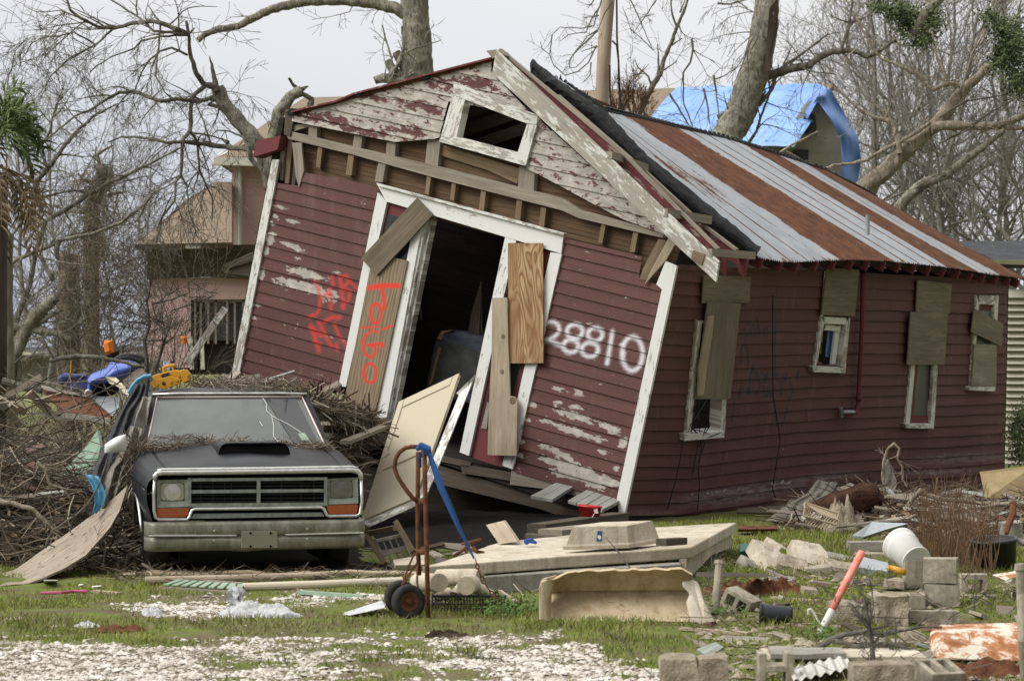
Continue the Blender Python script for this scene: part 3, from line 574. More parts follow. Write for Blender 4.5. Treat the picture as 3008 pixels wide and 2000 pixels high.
sw = siding('side_wall', m_sid, H, [(1984, 775), (2958, 822), (2945, 1418), (2600, 1452), (2200, 1500), (1828, 1534)], fS, iS, .1495, holes=[W1i, W2i, W3i, W4i], du=.035, m=4, offs=(.028, .004), wob=.012, attrs=Sside)
sw['label'] = 'long red clapboard side wall, bowed and shaded under the eave'
def side_window(o, i, sill, top=True):
    mb = MB(); j = lambda: .05+rnd(0, .002)
    sq(mb, [o[0], i[0], i[3], o[3]], .05, .17); sq(mb, [i[1], o[1], o[2], i[2]], .052, .17)
    if top: sq(mb, [(i[0][0], o[0][1]+2), (i[1][0], o[1][1]+2), i[1], i[0]], .047, .17)
    w_ = mb.build('window', m_whiteworn, H); mb = MB(); sq(mb, sill, .09, .20); mb.build('window_sill', m_whiteworn, w_); return w_
w1 = side_window(W1o, W1i, ZH([(216, 1128), (446, 1112), (446, 1146), (216, 1166)]))
w2 = side_window(W2o, W2i, ZH([(953, 738), (1146, 748), (1144, 776), (960, 770)]))
mb = MB(); sq(mb, ZH([(1016, 498), (1118, 503), (1112, 535), (1010, 528)]), .0, .03); sq(mb, ZH([(1085, 535), (1112, 536), (1085, 735), (1062, 735)]), -.02, .03); mb.build('sash', m_white, w2)
mb = MB(); sq(mb, ZH([(1045, 535), (1078, 536), (1060, 690), (1030, 680)]), -.1, .01); mb.build('curtain', m_tarp, w2)
w3 = side_window(W3o, W3i, ZH([(1490, 1070), (1655, 1072), (1652, 1096), (1494, 1092)]))
mb = MB(); sq(mb, ZH([(1556, 600), (1572, 600), (1532, 1062), (1516, 1060)]), .01, .03); sq(mb, ZH([(1532, 1020), (1632, 1024), (1630, 1062), (1518, 1060)]), .012, .03); sq(mb, ZH([(1640, 600), (1658, 600), (1634, 1062), (1620, 1062)]), .008, .03); mb.build('sash', m_redwood, w3)
mb = MB(); sq(mb, ZH([(1560, 590), (1650, 590), (1625, 1030), (1525, 1026)]), -.01, .006); mb.build('pane', m_greypane, w3)
w4 = side_window(W4o, W4i, ZH([(1860, 856), (2008, 856), (2006, 880), (1858, 876)]))
mb = MB(); sq(mb, ZH([(1905, 384), (2008, 386), (1990, 850), (1875, 850)]), .0, .02); mb.build('sash', m_redwood, w4)
mb = MB(); sq(mb, ZH([(1915, 415), (1992, 420), (1980, 700), (1900, 700)]), .005, .004); mb.build('pane', m_greypane, w4)
def spart(q, off, mat, lab=None, th=.02, nm='window_board'):
    mb = MB(); sq(mb, ZH(q), off, th); o = mb.build(nm, mat, H)
    if lab: o['label'] = lab
spart([(330, 215), (600, 222), (592, 372), (320, 374)], .065, m_oldply, 'dark plywood board high under the eave')
spart([(352, 370), (542, 377), (482, 918), (455, 925), (280, 925), (300, 800)], .09, m_oldply, 'tall leaning plywood board half over the nearest side window')
spart([(352, 455), (388, 445), (378, 560), (345, 750), (330, 900), (296, 908), (300, 760)], .12, m_palepine, 'pale splintered plank on the leaning plywood')
spart([(1037, 170), (1225, 180), (1200, 450), (1006, 440)], .07, m_oldply, 'plywood board above the second side window')
spart([(1560, 240), (1757, 262), (1745, 432), (1550, 427)], .07, m_oldply, 'upper plywood board over the third side window')
spart([(1520, 425), (1735, 430), (1716, 727), (1500, 727)], .10, m_oldply, 'lower plywood board over the third side window')
spart([(1887, 405), (2055, 492), (2045, 622), (1870, 540)], .10, m_oldply, 'grey board slanting across the last side window')
spart([(1887, 610), (2016, 612), (2013, 852), (1872, 850)], .08, m_greywood, 'grey square board over the foot of the last side window')
spart([(1030, 190), (1038, 190), (1014, 450), (1006, 450)], .06, m_white, nm='window_casing')
mb = MB(); pp = [pS(*ZH(x, y), .09) for x, y in ((1245, 200), (1240, 500), (1225, 800), (1217, 960), (1205, 1000), (1180, 1005), (1115, 998))]; mb.tube(pp, .036, 8); mb.tube([pS(*ZH(1222, 900), .09), pS(*ZH(1219, 935), .09)], .045, 8); mb.build('drain_pipe', m_redwood, H, smooth=True)
mb = MB(); mb.tube([pS(*ZH(1118, 975), .1), pS(*ZH(1122, 1025), .1)], .03, 6); mb.tube([pS(*ZH(1125, 1000), .1), pS(*ZH(1190, 1000), .1)], .03, 8); mb.build('pipe_clamp', m_galv, H)
random.seed(31)
for pts in ([(310, 930), (300, 1060), (318, 1200), (300, 1320), (305, 1430), (290, 1570)], [(285, 950), (270, 1100), (330, 1180), (300, 1290), (240, 1400)], [(330, 960), (360, 1080), (310, 1160), (420, 1120)], [(300, 1000), (250, 1080), (300, 1130), (280, 1260), (262, 1370)], [(205, 1170), (190, 1260), (160, 1400), (120, 1560)], [(270, 980), (310, 1020), (260, 1100), (320, 1110)], [(340, 930), (280, 1040), (340, 1090), (300, 1200)], [(725, 330), (728, 900), (765, 1160), (745, 1300), (725, 1440), (765, 1565)]):
    mb = MB(); mb.tube([pS(*ZH(x+rnd(-4, 4), y), .06+rnd(0, .05)) for x, y in pts], .007, 4); mb.build('dangling_cable', m_wire, H)
# hidden shell so that the rooms are dark
LL, LU = pF(690, 1110), pF(835, 345); dS = (F0-N0); 
FL0 = F0-e0*5.4+Vector((0, 0, .5)); FL1 = F1-e0*5.4+Vector((0, 0, .6))
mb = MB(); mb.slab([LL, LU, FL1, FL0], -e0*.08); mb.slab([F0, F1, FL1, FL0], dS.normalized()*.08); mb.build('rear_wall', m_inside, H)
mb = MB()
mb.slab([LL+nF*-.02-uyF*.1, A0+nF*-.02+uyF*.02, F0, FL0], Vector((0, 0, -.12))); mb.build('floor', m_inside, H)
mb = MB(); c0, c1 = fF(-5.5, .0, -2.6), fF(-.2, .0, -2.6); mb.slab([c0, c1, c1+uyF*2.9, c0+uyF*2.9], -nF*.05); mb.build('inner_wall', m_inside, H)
# roof
rid = np.array([(1575, 190, 31.4), (1650, 240, 31.8), (1783, 329, 32.5), (1890, 350, 33.6), (2000, 378, 34.7), (2127, 406, 35.8), (2300, 460, 37.5), (2422, 500, 38.8), (2539, 560, 40.1), (2600, 592, 40.6)], float)
eav = np.array([(2225, 752, 30.1), (2240, 758, 30.2), (2300, 768, 30.7), (2344, 768, 31.1), (2480, 762, 32.2), (2614, 766, 33.6), (2767, 782, 35.6), (2880, 800, 37.3), (3010, 818, 39.4)], float)
kr = [1578, 1840, 1974, 2184, 2280, 2368, 2575]; ke = [2225, 2476, 2619, 2788, 2864, 2940, 3012]; ks = np.linspace(0, 1, 7); ks = np.array([0, .26, .41, .60, .71, .82, 1.0])
def rp(q): u = np.interp(q, ks, kr); return P(u, np.interp(u, rid[:, 0], rid[:, 1]), np.interp(u, rid[:, 0], rid[:, 2]))
def ep(q): u = np.interp(q, ks, ke); return P(u, np.interp(u, eav[:, 0], eav[:, 1]), np.interp(u, eav[:, 0], eav[:, 2]))
upn = Vector((.35, -.35, .87)).normalized()
NQ = 1000; NT = 14; mb = MB(); rust = []
lines = [.045, .10, .155, .21, .455, .50, .555, .76]
bands = [(.26, .41), (.60, .71), (.82, 1.01)]
for i in range(NQ+1):
    q = i/NQ; r_, e_ = rp(q), ep(q); cor = math.sin(q*2*math.pi*150)*.011
    for j in range(NT+1):
        t = j/NT; sagz = -.05*math.sin(math.pi*t)*(.5+.5*math.sin(q*9)); p = r_*(1-t)+e_*t+upn*cor+Vector((0, 0, sagz*.5+(rnd(-.012, .004) if j == NT else 0)))
        mb.v.append(tuple(p)); mb.uv.append((q*12, t*4.2))
        rv = -.10
        for lo, hi in bands: rv = max(rv, .72 if lo < q < hi else .72-min(abs(q-lo), abs(q-hi))*24)
        for ln in lines: rv = max(rv, .75-abs(q-ln)*130)
        if q < .26: rv = max(rv, .42-abs(t-.5)*1.0+(.1 if .08 < q < .2 else -.3))
        if t > .97: rv = max(rv, .45)
        rust.append(rv)
mb.f = [(i*(NT+1)+j, (i+1)*(NT+1)+j, (i+1)*(NT+1)+j+1, i*(NT+1)+j+1) for i in range(NQ) for j in range(NT)]
mb.at['rust'] = rust; rf = mb.build('roof', m_roof, H, smooth=True); rf['label'] = 'corrugated metal roof slope with rusty brown and silver bands'
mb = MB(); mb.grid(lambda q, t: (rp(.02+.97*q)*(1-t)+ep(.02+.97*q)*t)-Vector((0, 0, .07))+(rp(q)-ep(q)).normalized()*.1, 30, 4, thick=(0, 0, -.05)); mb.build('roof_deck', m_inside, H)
# ridge cap flap, ragged
mb = MB(); random.seed(5)
for i in range(150):
    q = .10+i*.9/150; p = rp(q); k = Vector((0, 0, .015+(.05 if i % 2 else 0)))
    if i > 120 and rnd(0, 1) < .3: continue
    mb.beam(p+Vector((0, 0, -.02))-e0*.05, p+k-e0*.02, .045, .06, up=(0, 1, 0))
mb.tube([rp(q)+Vector((0, 0, .005)) for q in np.linspace(.1, 1, 40)], .028, 6); rc = mb.build('ridge_cap', m_tar, rf)
mb = MB()
for i in range(9):
    q = .09+i*.10; p = rp(q)+Vector((0, 0, .05)); p2 = rp(min(1, q+.11))+Vector((0, 0, .05)); mb.slab([p, p2, p2-e0*.22+Vector((0, 0, -.03)), p-e0*.22+Vector((0, 0, -.03))], (0, 0, -.008))
mb.build('ridge_flashing', m_galv, rf)
mb = MB()
hi = [(1563, 172), (1645, 237), (1783, 331), (1902, 456), (2086, 604), (2236, 728)]; lo = [(1566, 206), (1600, 240), (1725, 342), (1850, 470), (2040, 630), (2216, 762)]
def vf(s, t):
    x = s*(len(hi)-1); i = min(int(x), len(hi)-2); f = x-i
    a = [hi[i][k]*(1-f)+hi[i+1][k]*f for k in (0, 1)]; b = [lo[i][k]*(1-f)+lo[i+1][k]*f for k in (0, 1)]
    Y = 31.3*(1-s)+29.95*s; p = P(a[0]*(1-t)+b[0]*t, a[1]*(1-t)+b[1]*t, Y-.10*math.sin(math.pi*t)); return p+Vector((0, rnd(-.01, .01), rnd(-.012, .012)))
mb.grid(vf, 60, 6, thick=(-.03, .10, -.05)); mb.build('verge_roll', m_tar, H, smooth=False)
mb = MB(); mb.slab([P(1568, 200, 31.7), P(1783, 350, 31.9), P(2210, 745, 30.6), P(2150, 742, 30.4), P(1900, 520, 30.9), P(1640, 300, 31.4)], (.03, .05, 0)); mb.build('verge_shade_quad', m_tar, H)  # dark quad painted in for the shade under the torn roof edge
mb = MB()
for i in range(26):
    x = 1630+i*6; mb.slab([P(x, np.interp(x, [1645, 1783], [237, 333])-2, 31.9), P(x+9, np.interp(x+9, [1645, 1783], [237, 333])+2, 31.9), P(x+rnd(-2, 8), np.interp(x, [1645, 1783], [237, 333])-rnd(4, 22), 31.95)], (0, .01, .01))
mb.build('torn_felt', m_tar, H)
# left slope of the roof, mostly out of sight, and its thin edge along the gable
gl = [(1449, 172), (1248, 224), (1047, 276), (990, 300), (905, 318), (862, 330)]; bk = dS.normalized()*10.5
mb = MB(); a_, b_ = pF(1449, 172, .05), pF(862, 330, .05); rr = [rp(q) for q in (.0, .2, .45, .75, 1)]
mb.slab([a_, b_, b_+bk*.98-Vector((0, 0, 1.3)), rr[4]-Vector((0, 0, .1)), rr[2]-Vector((0, 0, .1)), rr[0]-Vector((0, 0, .12))], (0, 0, -.03)); mb.build('left_roof_slope', m_rust, H)
mb = MB()
for (u0, v0), (u1, v1) in zip(gl[:-1], gl[1:]): mb.beam(pF(u0, v0, .04), pF(u1, v1, .04), .12, .022)
mb.build('roof_edge', m_redpeel, H)
for q in ([(1030, 280), (1050, 270), (1068, 272), (1050, 284)], [(1240, 230), (1262, 222), (1258, 228), (1246, 236)]):
    mb = MB(); fq(mb, q, .08, .1); mb.build('torn_felt', m_tar, H)
mb = MB(); g0, g1 = fF(-5.5, 0, -.6), fF(-.1, 0, -.6); dn = lambda p, z: Vector((p.x, p.y, z)); mb.slab([dn(g0, -.1), dn(g1, -.1), g1+Vector((0, 0, -.05)), g0+Vector((0, 0, -.05))], -nF*.1); g2 = FL0; mb.slab([dn(g0, -.1), g0+Vector((0, 0, -.05)), g2, dn(g2, -.1)], -e0*.1); mb.build('added_shade_slabs', m_inside, H)  # dark slabs added to block light and keep the underfloor gap black
for i in range(9):
    a_ = -5.2+i*.6; mb = MB(); mb.beam(fF(a_, -.16, -.12), fF(a_, -.2, -.58), .05, .17); mb.build('floor_joist', m_darkwood, H)
for i, x in enumerate([572, 662, 772, 868, 978, 1080, 1180, 1272, 1366, 1452, 1542, 1628, 1712, 1796, 1870, 1940, 2015, 2085, 2140]):
    u, v = ZH(x, 0); v = np.interp(u, eav[:, 0], eav[:, 1]); Y = np.interp(u, eav[:, 0], eav[:, 2]); e_ = P(u, v+20, Y+.05); d_ = (rp(.5)-ep(.5)).normalized()
    d_ = Vector((-e0.x, -e0.y, .45)).normalized(); mb = MB(); mb.beam(e_, e_+d_*1.0, .045, .13); mb.build('rafter_tail', m_redwood, H)
mb = MB(); mb.tube([P(2548, 690, 33.9), P(2549, 632, 33.9)], .03, 8); mb.build('vent_pipe', m_galv, H)
# underside beam, sill boards and remains of the porch floor
bmw = fpart('floor_beam', ZK([(560, 125), (860, 215), (1250, 330), (1840, 455), (1835, 500), (1560, 525), (1300, 430), (660, 275), (500, 215)]), -.06, .16, m_darkwood)
fpart('sill_board', ZK([(790, 140), (1120, 195), (1120, 250), (800, 200)]), .0, .05, m_darkwood)
fpart('sill_board', ZK([(1125, 180), (1400, 262), (1480, 320), (1115, 275)]), .01, .05, m_greywood)
fpart('sill_board', ZK([(1400, 250), (1830, 375), (1830, 420), (1400, 310)]), .0, .05, m_greywood)
fpart('sill_board', ZK([(560, 60), (860, 130), (850, 165), (560, 100)]), .0, .05, m_darkwood)
for k, q, n in ((0, ZK([(1418, 262), (1530, 288), (1395, 372), (1250, 348)]), 2), (1, ZK([(1620, 308), (1845, 378), (1725, 442), (1495, 378)]), 4)):
    for i in range(n):
        s0, s1 = i/n+.012, (i+1)/n-.012; L = lambda a, b, s: (a[0]*(1-s)+b[0]*s, a[1]*(1-s)+b[1]*s)
        b0, b1 = L(q[0], q[1], s0), L(q[0], q[1], s1); f1, f0 = L(q[3], q[2], s1), L(q[3], q[2], s0); x = rnd(-.04, .04)
        mb = MB(); mb.slab([pF(*b0, .02), pF(*b1, .02), pF(*f1, .52+x), pF(*f0, .52+x)], (0, 0, -.035)); mb.build('porch_plank', m_deck, H)
# fallen door and splintered stile, sofa on end inside the doorway
D = thing('fallen_door', 'cream painted panel door fallen out of the red house doorway down to the ground', 'door', G(1130, 1560))
TL, TR, BR, BL = P(1172, 1182, 29.0), P(1350, 1098, 29.1), P(1222, 1462, 27.6), P(1062, 1530, 27.5)
nn = (TR-TL).cross(BL-TL).normalized()
if nn.y > 0: nn = -nn
mb = MB(); mb.slab([TL, TR, BR, BL], -nn*.045); mb.build('door_panel', m_cream, D)
def dq(a, b, c, d): f = lambda s, t: (TL*(1-s)+TR*s)*(1-t)+(BL*(1-s)+BR*s)*t; return [f(*a)+nn*.012, f(*b)+nn*.012, f(*c)+nn*.012, f(*d)+nn*.012]
mb = MB()
for q in (((0, 0), (.09, 0), (.09, 1), (0, 1)), ((.9, 0), (1, 0), (1, 1), (.9, 1)), ((.1, 0), (.89, 0), (.89, .07), (.1, .07)), ((.1, .60), (.89, .60), (.89, .61), (.1, .61)), ((.1, .93), (.89, .93), (.89, 1), (.1, 1))): mb.slab(dq(*q), -nn*.01)
mb.build('door_rail', m_cream, D)
mb = MB(); mb.slab([P(1064, 1533, 27.45), P(1222, 1466, 27.55), P(1224, 1484, 27.5), P(1084, 1548, 27.4)], (0, .05, 0)); mb.build('door_edge', m_whiteworn, D)
mb = MB(); mb.slab([P(1340, 1155, 28.9), P(1396, 1100, 29.0), P(1388, 1120, 29), P(1252, 1458, 27.5), P(1224, 1466, 27.5), P(1348, 1160, 28.9)], (.01, .06, 0)); one(mb, 'door_stile', m_whiteworn, 'white splintered door stile leaning along the right edge of the cream fallen door', 'plank')
SO = thing('sofa', 'dark blue grey sofa standing on end inside the dark doorway', 'sofa', pF(1290, 1180, -1))
mb = MB(); oz = -.55
def rr_(pts, off, th, name, mat, bev): mb = MB(); mb.slab([pF(*ZG(x, y), off) for x, y in pts], -nF*th); return mb.build(name, mat, SO, bevel=bev)
rr_([(325, 780), (385, 470), (410, 410), (450, 382), (520, 380), (720, 430), (800, 520), (730, 900)], -.6, .55, 'sofa_body', m_sofa, .05)
rr_([(375, 750), (445, 470), (520, 465), (700, 520), (720, 800)], -.585, .02, 'sofa_lining', m_sofau, .005)
rr_([(358, 740), (372, 740), (440, 500), (420, 490)], -.57, .03, 'sofa_frame', m_brownwood, 0)
rr_([(410, 430), (440, 385), (520, 378), (460, 400), (438, 445)], -.575, .06, 'worn_corner', m_brownwood, .004)
mb = MB(); mb.slab([pF(*ZG(x, y), -.9) for x, y in ((698, 60), (708, 400), (612, 405), (640, 260))], -nF*.03); mb.slab([pF(*ZG(x, y), -.87) for x, y in ((695, 60), (702, 60), (690, 405), (682, 405))], -nF*.02); mb.build('inner_wall_lath', m_darkwood, H)
mb = MB(); mb.tube([pF(*ZG(x, y), -.3) for x, y in ((297, 95), (300, 200), (308, 315))], .009, 5); mb.tube([pF(*ZG(x, y), -.3) for x, y in ((250, 190), (270, 240), (300, 260))], .004, 4); mb.build('hanging_cord', m_greypane, H)
# ---------------------------------------------------------------- pickup truck (built in its own axes: x across, y back, z up)
TY = math.radians(13.5); TO = Vector((P(752, 1400, 22.0).x, 22.0, 0))
T = thing('pickup_truck', 'old black pickup truck with hood scoop and dirty windscreen, buried in twigs', 'pickup truck', TO, TY)
tx = Vector((math.cos(TY), math.sin(TY), 0)); ty = Vector((-math.sin(TY), math.cos(TY), 0))
def tl(u, v, y=0):       # photo pixel on the truck's own plane at depth y
    r = ray(u, v); q = TO+ty*y-EYE; k = q.dot(ty)/r.dot(ty); p = EYE+r*k-TO; return Vector((p.dot(tx), p.dot(ty), p.z))
def tj(x, y, d=0): return tl(*ZJ(x, y), d)
def tworld(p): return TO+tx*p[0]+ty*p[1]+Vector((0, 0, p[2]))
def tb(mb, name, mat, parent=T, **k): return mb.build(name, mat, parent, local=True, **k)
def tslab(mb, pts, y, th): mb.slab([tj(a, b, y) for a, b in pts], (0, th, 0))
prof = [(.90, .42), (.93, .48), (.95, .56), (.975, .64), (.985, .72), (.985, .82), (.965, .885), (.925, .925), (.86, .945), (.80, .952), (.785, .935), (.77, .955), (.6, .975), (.3, .985), (.0, .99)]
prof = [(-x, z) for x, z in prof]+[(x, z) for x, z in reversed(prof[:-1])]
def hoodp(s, t):
    x = s*(len(prof)-1); i = min(int(x), len(prof)-2); f = x-i; px = prof[i][0]*(1-f)+prof[i+1][0]*f; pz = prof[i][1]*(1-f)+prof[i+1][1]*f
    y = .0+1.45*t; k = min(1, abs(px)/.8); top = max(0, min(1, (pz-.6)/.3))
    z = pz+.15*t*top-.035*max(0, 1-t*9)*top
    if abs(px) < .5: z += .020*min(1, t*5)*(1 if abs(px) < .42 else (.5-abs(px))/.08)
    if abs(px) > .75: px *= 1+.055*math.sin(min(1, t*1.9)*math.pi/2)
    if t > .9: px *= 1-.05*(t-.9)/.1
    return Vector((px, y, z+.006*math.sin(px*9+t*5)*top))
body = MB(); body.grid(hoodp, 124, 48); body.f = [f for f in body.f if not ((lambda c: abs(c.x) > .85 and math.hypot(c.y-.72, c.z-.30) < .40)(sum((Vector(body.v[i]) for i in f), Vector())/4))]; hood = tb(body, 'body', m_tpaint, smooth=True)
for sx in (-1, 1):
    mb = MB(); pts = [(1.40, .42), (1.42, .74), (1.45, 1.06), (3.3, 1.10), (3.32, 1.02), (5.1, 1.02), (5.1, .48), (4.55, .42)]+[(4.0+.40*math.cos(a), .34+.38*math.sin(a)) for a in np.linspace(0, math.pi, 13)]+[(3.4, .36)]
    mb.slab([(sx*.955, y, z) for y, z in pts], (-sx*.03, 0, 0)); tb(mb, 'side_panel', m_tpaint)
    mb = MB(); mb.tube([(sx*(.995+.03*math.sin(a)), .72+.41*math.cos(a), .30+.405*math.sin(a)) for a in np.linspace(.2, math.pi-.2, 18)], .016, 6); tb(mb, 'arch_trim', m_chrome, smooth=True)
    mb = MB(); mb.slab([(sx*.89, 1.45, 1.05), (sx*.93, 3.2, 1.05), (sx*.76, 3.05, 1.56), (sx*.74, 1.98, 1.56)], (-sx*.03, 0, 0)); tb(mb, 'door_window', m_pane)
    for q_ in (((sx*.895, 1.42, 1.06), (sx*.745, 1.97, 1.575), .05, .05), ((sx*.93, 3.2, 1.06), (sx*.77, 3.05, 1.575), .1, .06)):
        mb = MB(); mb.beam(*q_); tb(mb, 'pillar', m_tpaint)
    w_ = MB(); mb = MB(); mb.slab([(sx*.66, .3, .1), (sx*.66, 1.15, .1), (sx*.66, 1.15, .8), (sx*.66, .3, .8)], (sx*-.02, 0, 0)); tb(mb, 'wheel_housing', m_black); R = Matrix.Translation((sx*.83, .74, .33))@Matrix.Rotation(math.pi/2, 4, 'Y')
    w_.lathe([(.20, -.09), (.30, -.11), (.355, -.10), (.37, -.07), (.37, .07), (.355, .10), (.30, .11), (.20, .09)], R, 36); wh = tb(w_, 'wheel', m_rubber, smooth=True)
    w_ = MB(); w_.lathe([(.0, .04), (.08, .06), (.14, .03), (.19, .08), (.21, .09), (.21, -.09), (.0, -.05)], R, 24); w_.build('rim', m_bumper, wh, local=True, smooth=True)
mb = MB(); mb.grid(lambda s, t: Vector(((s*2-1)*(.755+.02*math.sin(t*3)), 1.955+1.2*t, 1.585+.075*(1-(s*2-1)**4)*min(1, t*5+.35)-.0*t)), 24, 10); mb.slab([(-.78, 3.18, 1.02), (.78, 3.18, 1.02), (.73, 3.15, 1.6), (-.73, 3.15, 1.6)], (0, .03, 0)); tb(mb, 'roof', m_tpaint, smooth=True)
mb = MB(); mb.slab([(-.93, 3.2, .75), (.93, 3.2, .75), (.93, 5.1, .75), (-.93, 5.1, .75)], (0, 0, -.04)); mb.slab([(-.95, 5.06, .5), (.95, 5.06, .5), (.95, 5.06, 1.0), (-.95, 5.06, 1.0)], (0, .04, 0)); tb(mb, 'cargo_bed', m_tpaint)
ws = [Vector((-.862, 1.44, 1.105)), Vector((.862, 1.44, 1.105)), Vector((.715, 1.96, 1.575)), Vector((-.715, 1.96, 1.575))]
mb = MB(); mb.grid(lambda s, t: (ws[0]*(1-s)+ws[1]*s)*(1-t)+(ws[3]*(1-s)+ws[2]*s)*t+Vector((0, -.05*math.sin(math.pi*s), 0)), 16, 6); gl_ = tb(mb, 'windscreen', m_glass, smooth=True)
wsf = lambda s, t: (ws[0]*(1-s)+ws[1]*s)*(1-t)+(ws[3]*(1-s)+ws[2]*s)*t+Vector((0, -.05*math.sin(math.pi*s)-.006, .003))
mb = MB(); mb.tube([wsf(s, 0) for s in np.linspace(0, 1, 12)]+[wsf(1, t) for t in np.linspace(0, 1, 5)[1:]]+[wsf(s, 1) for s in np.linspace(1, 0, 12)[1:]]+[wsf(0, t) for t in np.linspace(1, 0, 5)[1:]], .011, 6); tb(mb, 'windscreen_trim', S('pinkish_trim', .4, .4).col((.62, .50, .46)).m, gl_, smooth=True)
mb = MB()
for pts in ([(.72, .98), (.735, .85), (.72, .72), (.75, .6), (.83, .45), (.9, .25), (.93, .06)], [(.745, .6), (.74, .42), (.72, .2), (.74, .08)], [(.66, .5), (.67, .4)]): mb.tube([wsf(a, b) for a, b in pts], .0035, 4)
tb(mb, 'glass_crack', m_mirror, gl_)
mb = MB(); mb.slab([wsf(.88, .12), wsf(.925, .12), wsf(.915, .26), wsf(.87, .26)], (0, .003, 0)); tb(mb, 'windscreen_sticker', m_cyan if False else m_green, gl_)
mb = MB(); mb.slab([wsf(.83, .04), wsf(.97, .04), wsf(.95, .96), wsf(.74, .96)], (0, .0015, 0)); tb(mb, 'dim_cab_strip', m_pane, gl_)  # opaque dark strip painted for the dim cab seen through the glass
mb = MB(); mb.tube([(-.76, 1.95, 1.605), (-.5, 1.93, 1.612), (.5, 1.93, 1.612), (.76, 1.95, 1.605)], .014, 6); tb(mb, 'drip_trim', m_chrome, smooth=True)
mb = MB(); mb.grid(lambda s, t: Vector(((s*2-1)*.88, 1.40+.10*t, 1.085+.03*t)), 8, 2, thick=(0, 0, -.05)); tb(mb, 'cowl', m_dark)
for sx in (-1, 1):
    mb = MB(); mb.tube([wsf(.5+sx*.32, .02), wsf(.5+sx*.2, .055), wsf(.5+sx*.06, .03)], .009, 5); tb(mb, 'wiper', m_dark)
mb = MB(); mb.tube([hoodp(.5-s*.33, t)+Vector((0, 0, .003)) for s, t in ((1.0, .03), (1.0, .3), (1.0, .6), (1.0, .95))], .006, 5); tb(mb, 'hood_gap', m_black)
mb = MB(); mb.tube([hoodp(.5+s*.33, t)+Vector((0, 0, .003)) for s, t in ((1.0, .03), (1.0, .3), (1.0, .6), (1.0, .95))], .006, 5); tb(mb, 'hood_gap', m_black)
# hood scoop
sc0, sc1 = tj(812, 575, .62), tj(1338, 575, .62); cxs = (sc0.x+sc1.x)/2; hw = (sc1.x-sc0.x)/2; zb = 1.05
def scp(s, t):
    a = s*2-1; x = cxs+hw*(a if abs(a) < .86 else math.copysign(.86+(abs(a)-.86)*.95, a)); h = (.135-.10*t)*(1-abs(a)**14)
    return Vector((x+.05*a*t*0, .60+.72*t-.02*(1-abs(a)), zb-.012+.10*t*.9+h))
mb = MB(); mb.grid(scp, 30, 10, thick=(0, 0, -.014)); sco = tb(mb, 'hood_scoop', m_tpaint, smooth=True)
mb = MB(); mb.slab([scp(s, 0)+Vector((0, .012, -.010)) for s in np.linspace(.04, .96, 15)]+[Vector((cxs+hw*.92, .592, zb-.005)), Vector((cxs-hw*.92, .592, zb-.005))], (0, .02, 0)); tb(mb, 'scoop_opening', m_black, sco)
# grille, lights
mb = MB(); tslab(mb, [(370, 700), (1830, 688), (1836, 1010), (1590, 1015), (620, 1035), (375, 1030)], .035, .02); tb(mb, 'radiator_panel', m_black)
mb = MB()
for y, h in ((742, 11), (826, 12), (922, 13)): tslab(mb, [(612, y-h+4), (1596, y-h-4), (1596, y+h-6), (612, y+h+4)], -.01, .04)
for x, h in ((620, 11), (1110, 12), (1586, 11)): tslab(mb, [(x-h, 732), (x+h, 732), (x+h, 930), (x-h, 930)], -.014, .046)
gr = tb(mb, 'grille', m_grille)
mb = MB()
for y in (768, 792, 852, 878, 900): tslab(mb, [(630, y-3), (1580, y-8), (1580, y), (630, y+4)], .015, .015)
for x in (785, 870, 915, 1270, 1410, 700, 1500): tslab(mb, [(x-3, 750), (x+3, 750), (x+3, 910), (x-3, 910)], .02, .008)
tb(mb, 'grille_slat', S('dark_slat', .6).col((.018, .02, .018)).m, gr)
def rounded(q, k=.16, n=4):
    o = []
    m = len(q)
    for i in range(m):
        a, b, c = [np.array(q[(i+j) % m], float) for j in (-1, 0, 1)]
        for t in np.linspace(0, 1, n): o.append(tuple((b+(a-b)*k*(1-t)**2+(c-b)*k*t**2)))
    return o
for hq, lq, aq, ml in (([(388, 748), (612, 742), (614, 936), (388, 942)], [(418, 774), (582, 772), (582, 892), (418, 894)], [(386, 946), (622, 942), (600, 1010), (388, 1012)], m_lens), ([(1600, 738), (1812, 728), (1816, 912), (1600, 920)], [(1616, 758), (1772, 752), (1776, 870), (1620, 876)], [(1588, 926), (1816, 918), (1806, 984), (1606, 990)], m_lensd)):
    mb = MB(); o_, i_ = hq, lq
    for a in range(4):
        b = (a+1) % 4; mb.slab([tj(*o_[a], -.004-a*.0007), tj(*o_[b], -.004-a*.0007), tj(*i_[b], .012), tj(*i_[a], .012)], (0, .03, 0))
    tb(mb, 'headlight_housing', m_grille)
    mb = MB(); tslab(mb, rounded(lq), .004, .03); hl = tb(mb, 'headlight', ml, bevel=.006)
    c = tj(sum(x for x, y in lq)/4, sum(y for x, y in lq)/4, -.002); mb = MB(); mb.lathe([(0, -.004), (.04, 0), (.075, .004)], Matrix.Translation(c)@Matrix.Rotation(math.pi/2, 4, 'X')@Matrix.Scale(-1, 4, (0, 0, 1)), 20); tb(mb, 'headlight_bulb', m_chrome if ml is m_lens else m_lensd, hl, smooth=True)
    mb = MB(); tslab(mb, rounded(aq, .12), -.008, .03); tb(mb, 'turn_signal', m_amber, bevel=.005)
mb = MB()
def trail(pts, w_, d=.035, y=-.012):
    for a, b in zip(pts[:-1], pts[1:]): mb.beam(tj(*a, y), tj(*b, y), w_, d, up=(0, 1, 0))
top = [(372, 740), (376, 715), (392, 700), (430, 695), (1100, 688), (1770, 676), (1812, 684), (1830, 706), (1834, 740)]
P0 = [tj(*p, -.012) for p in top]
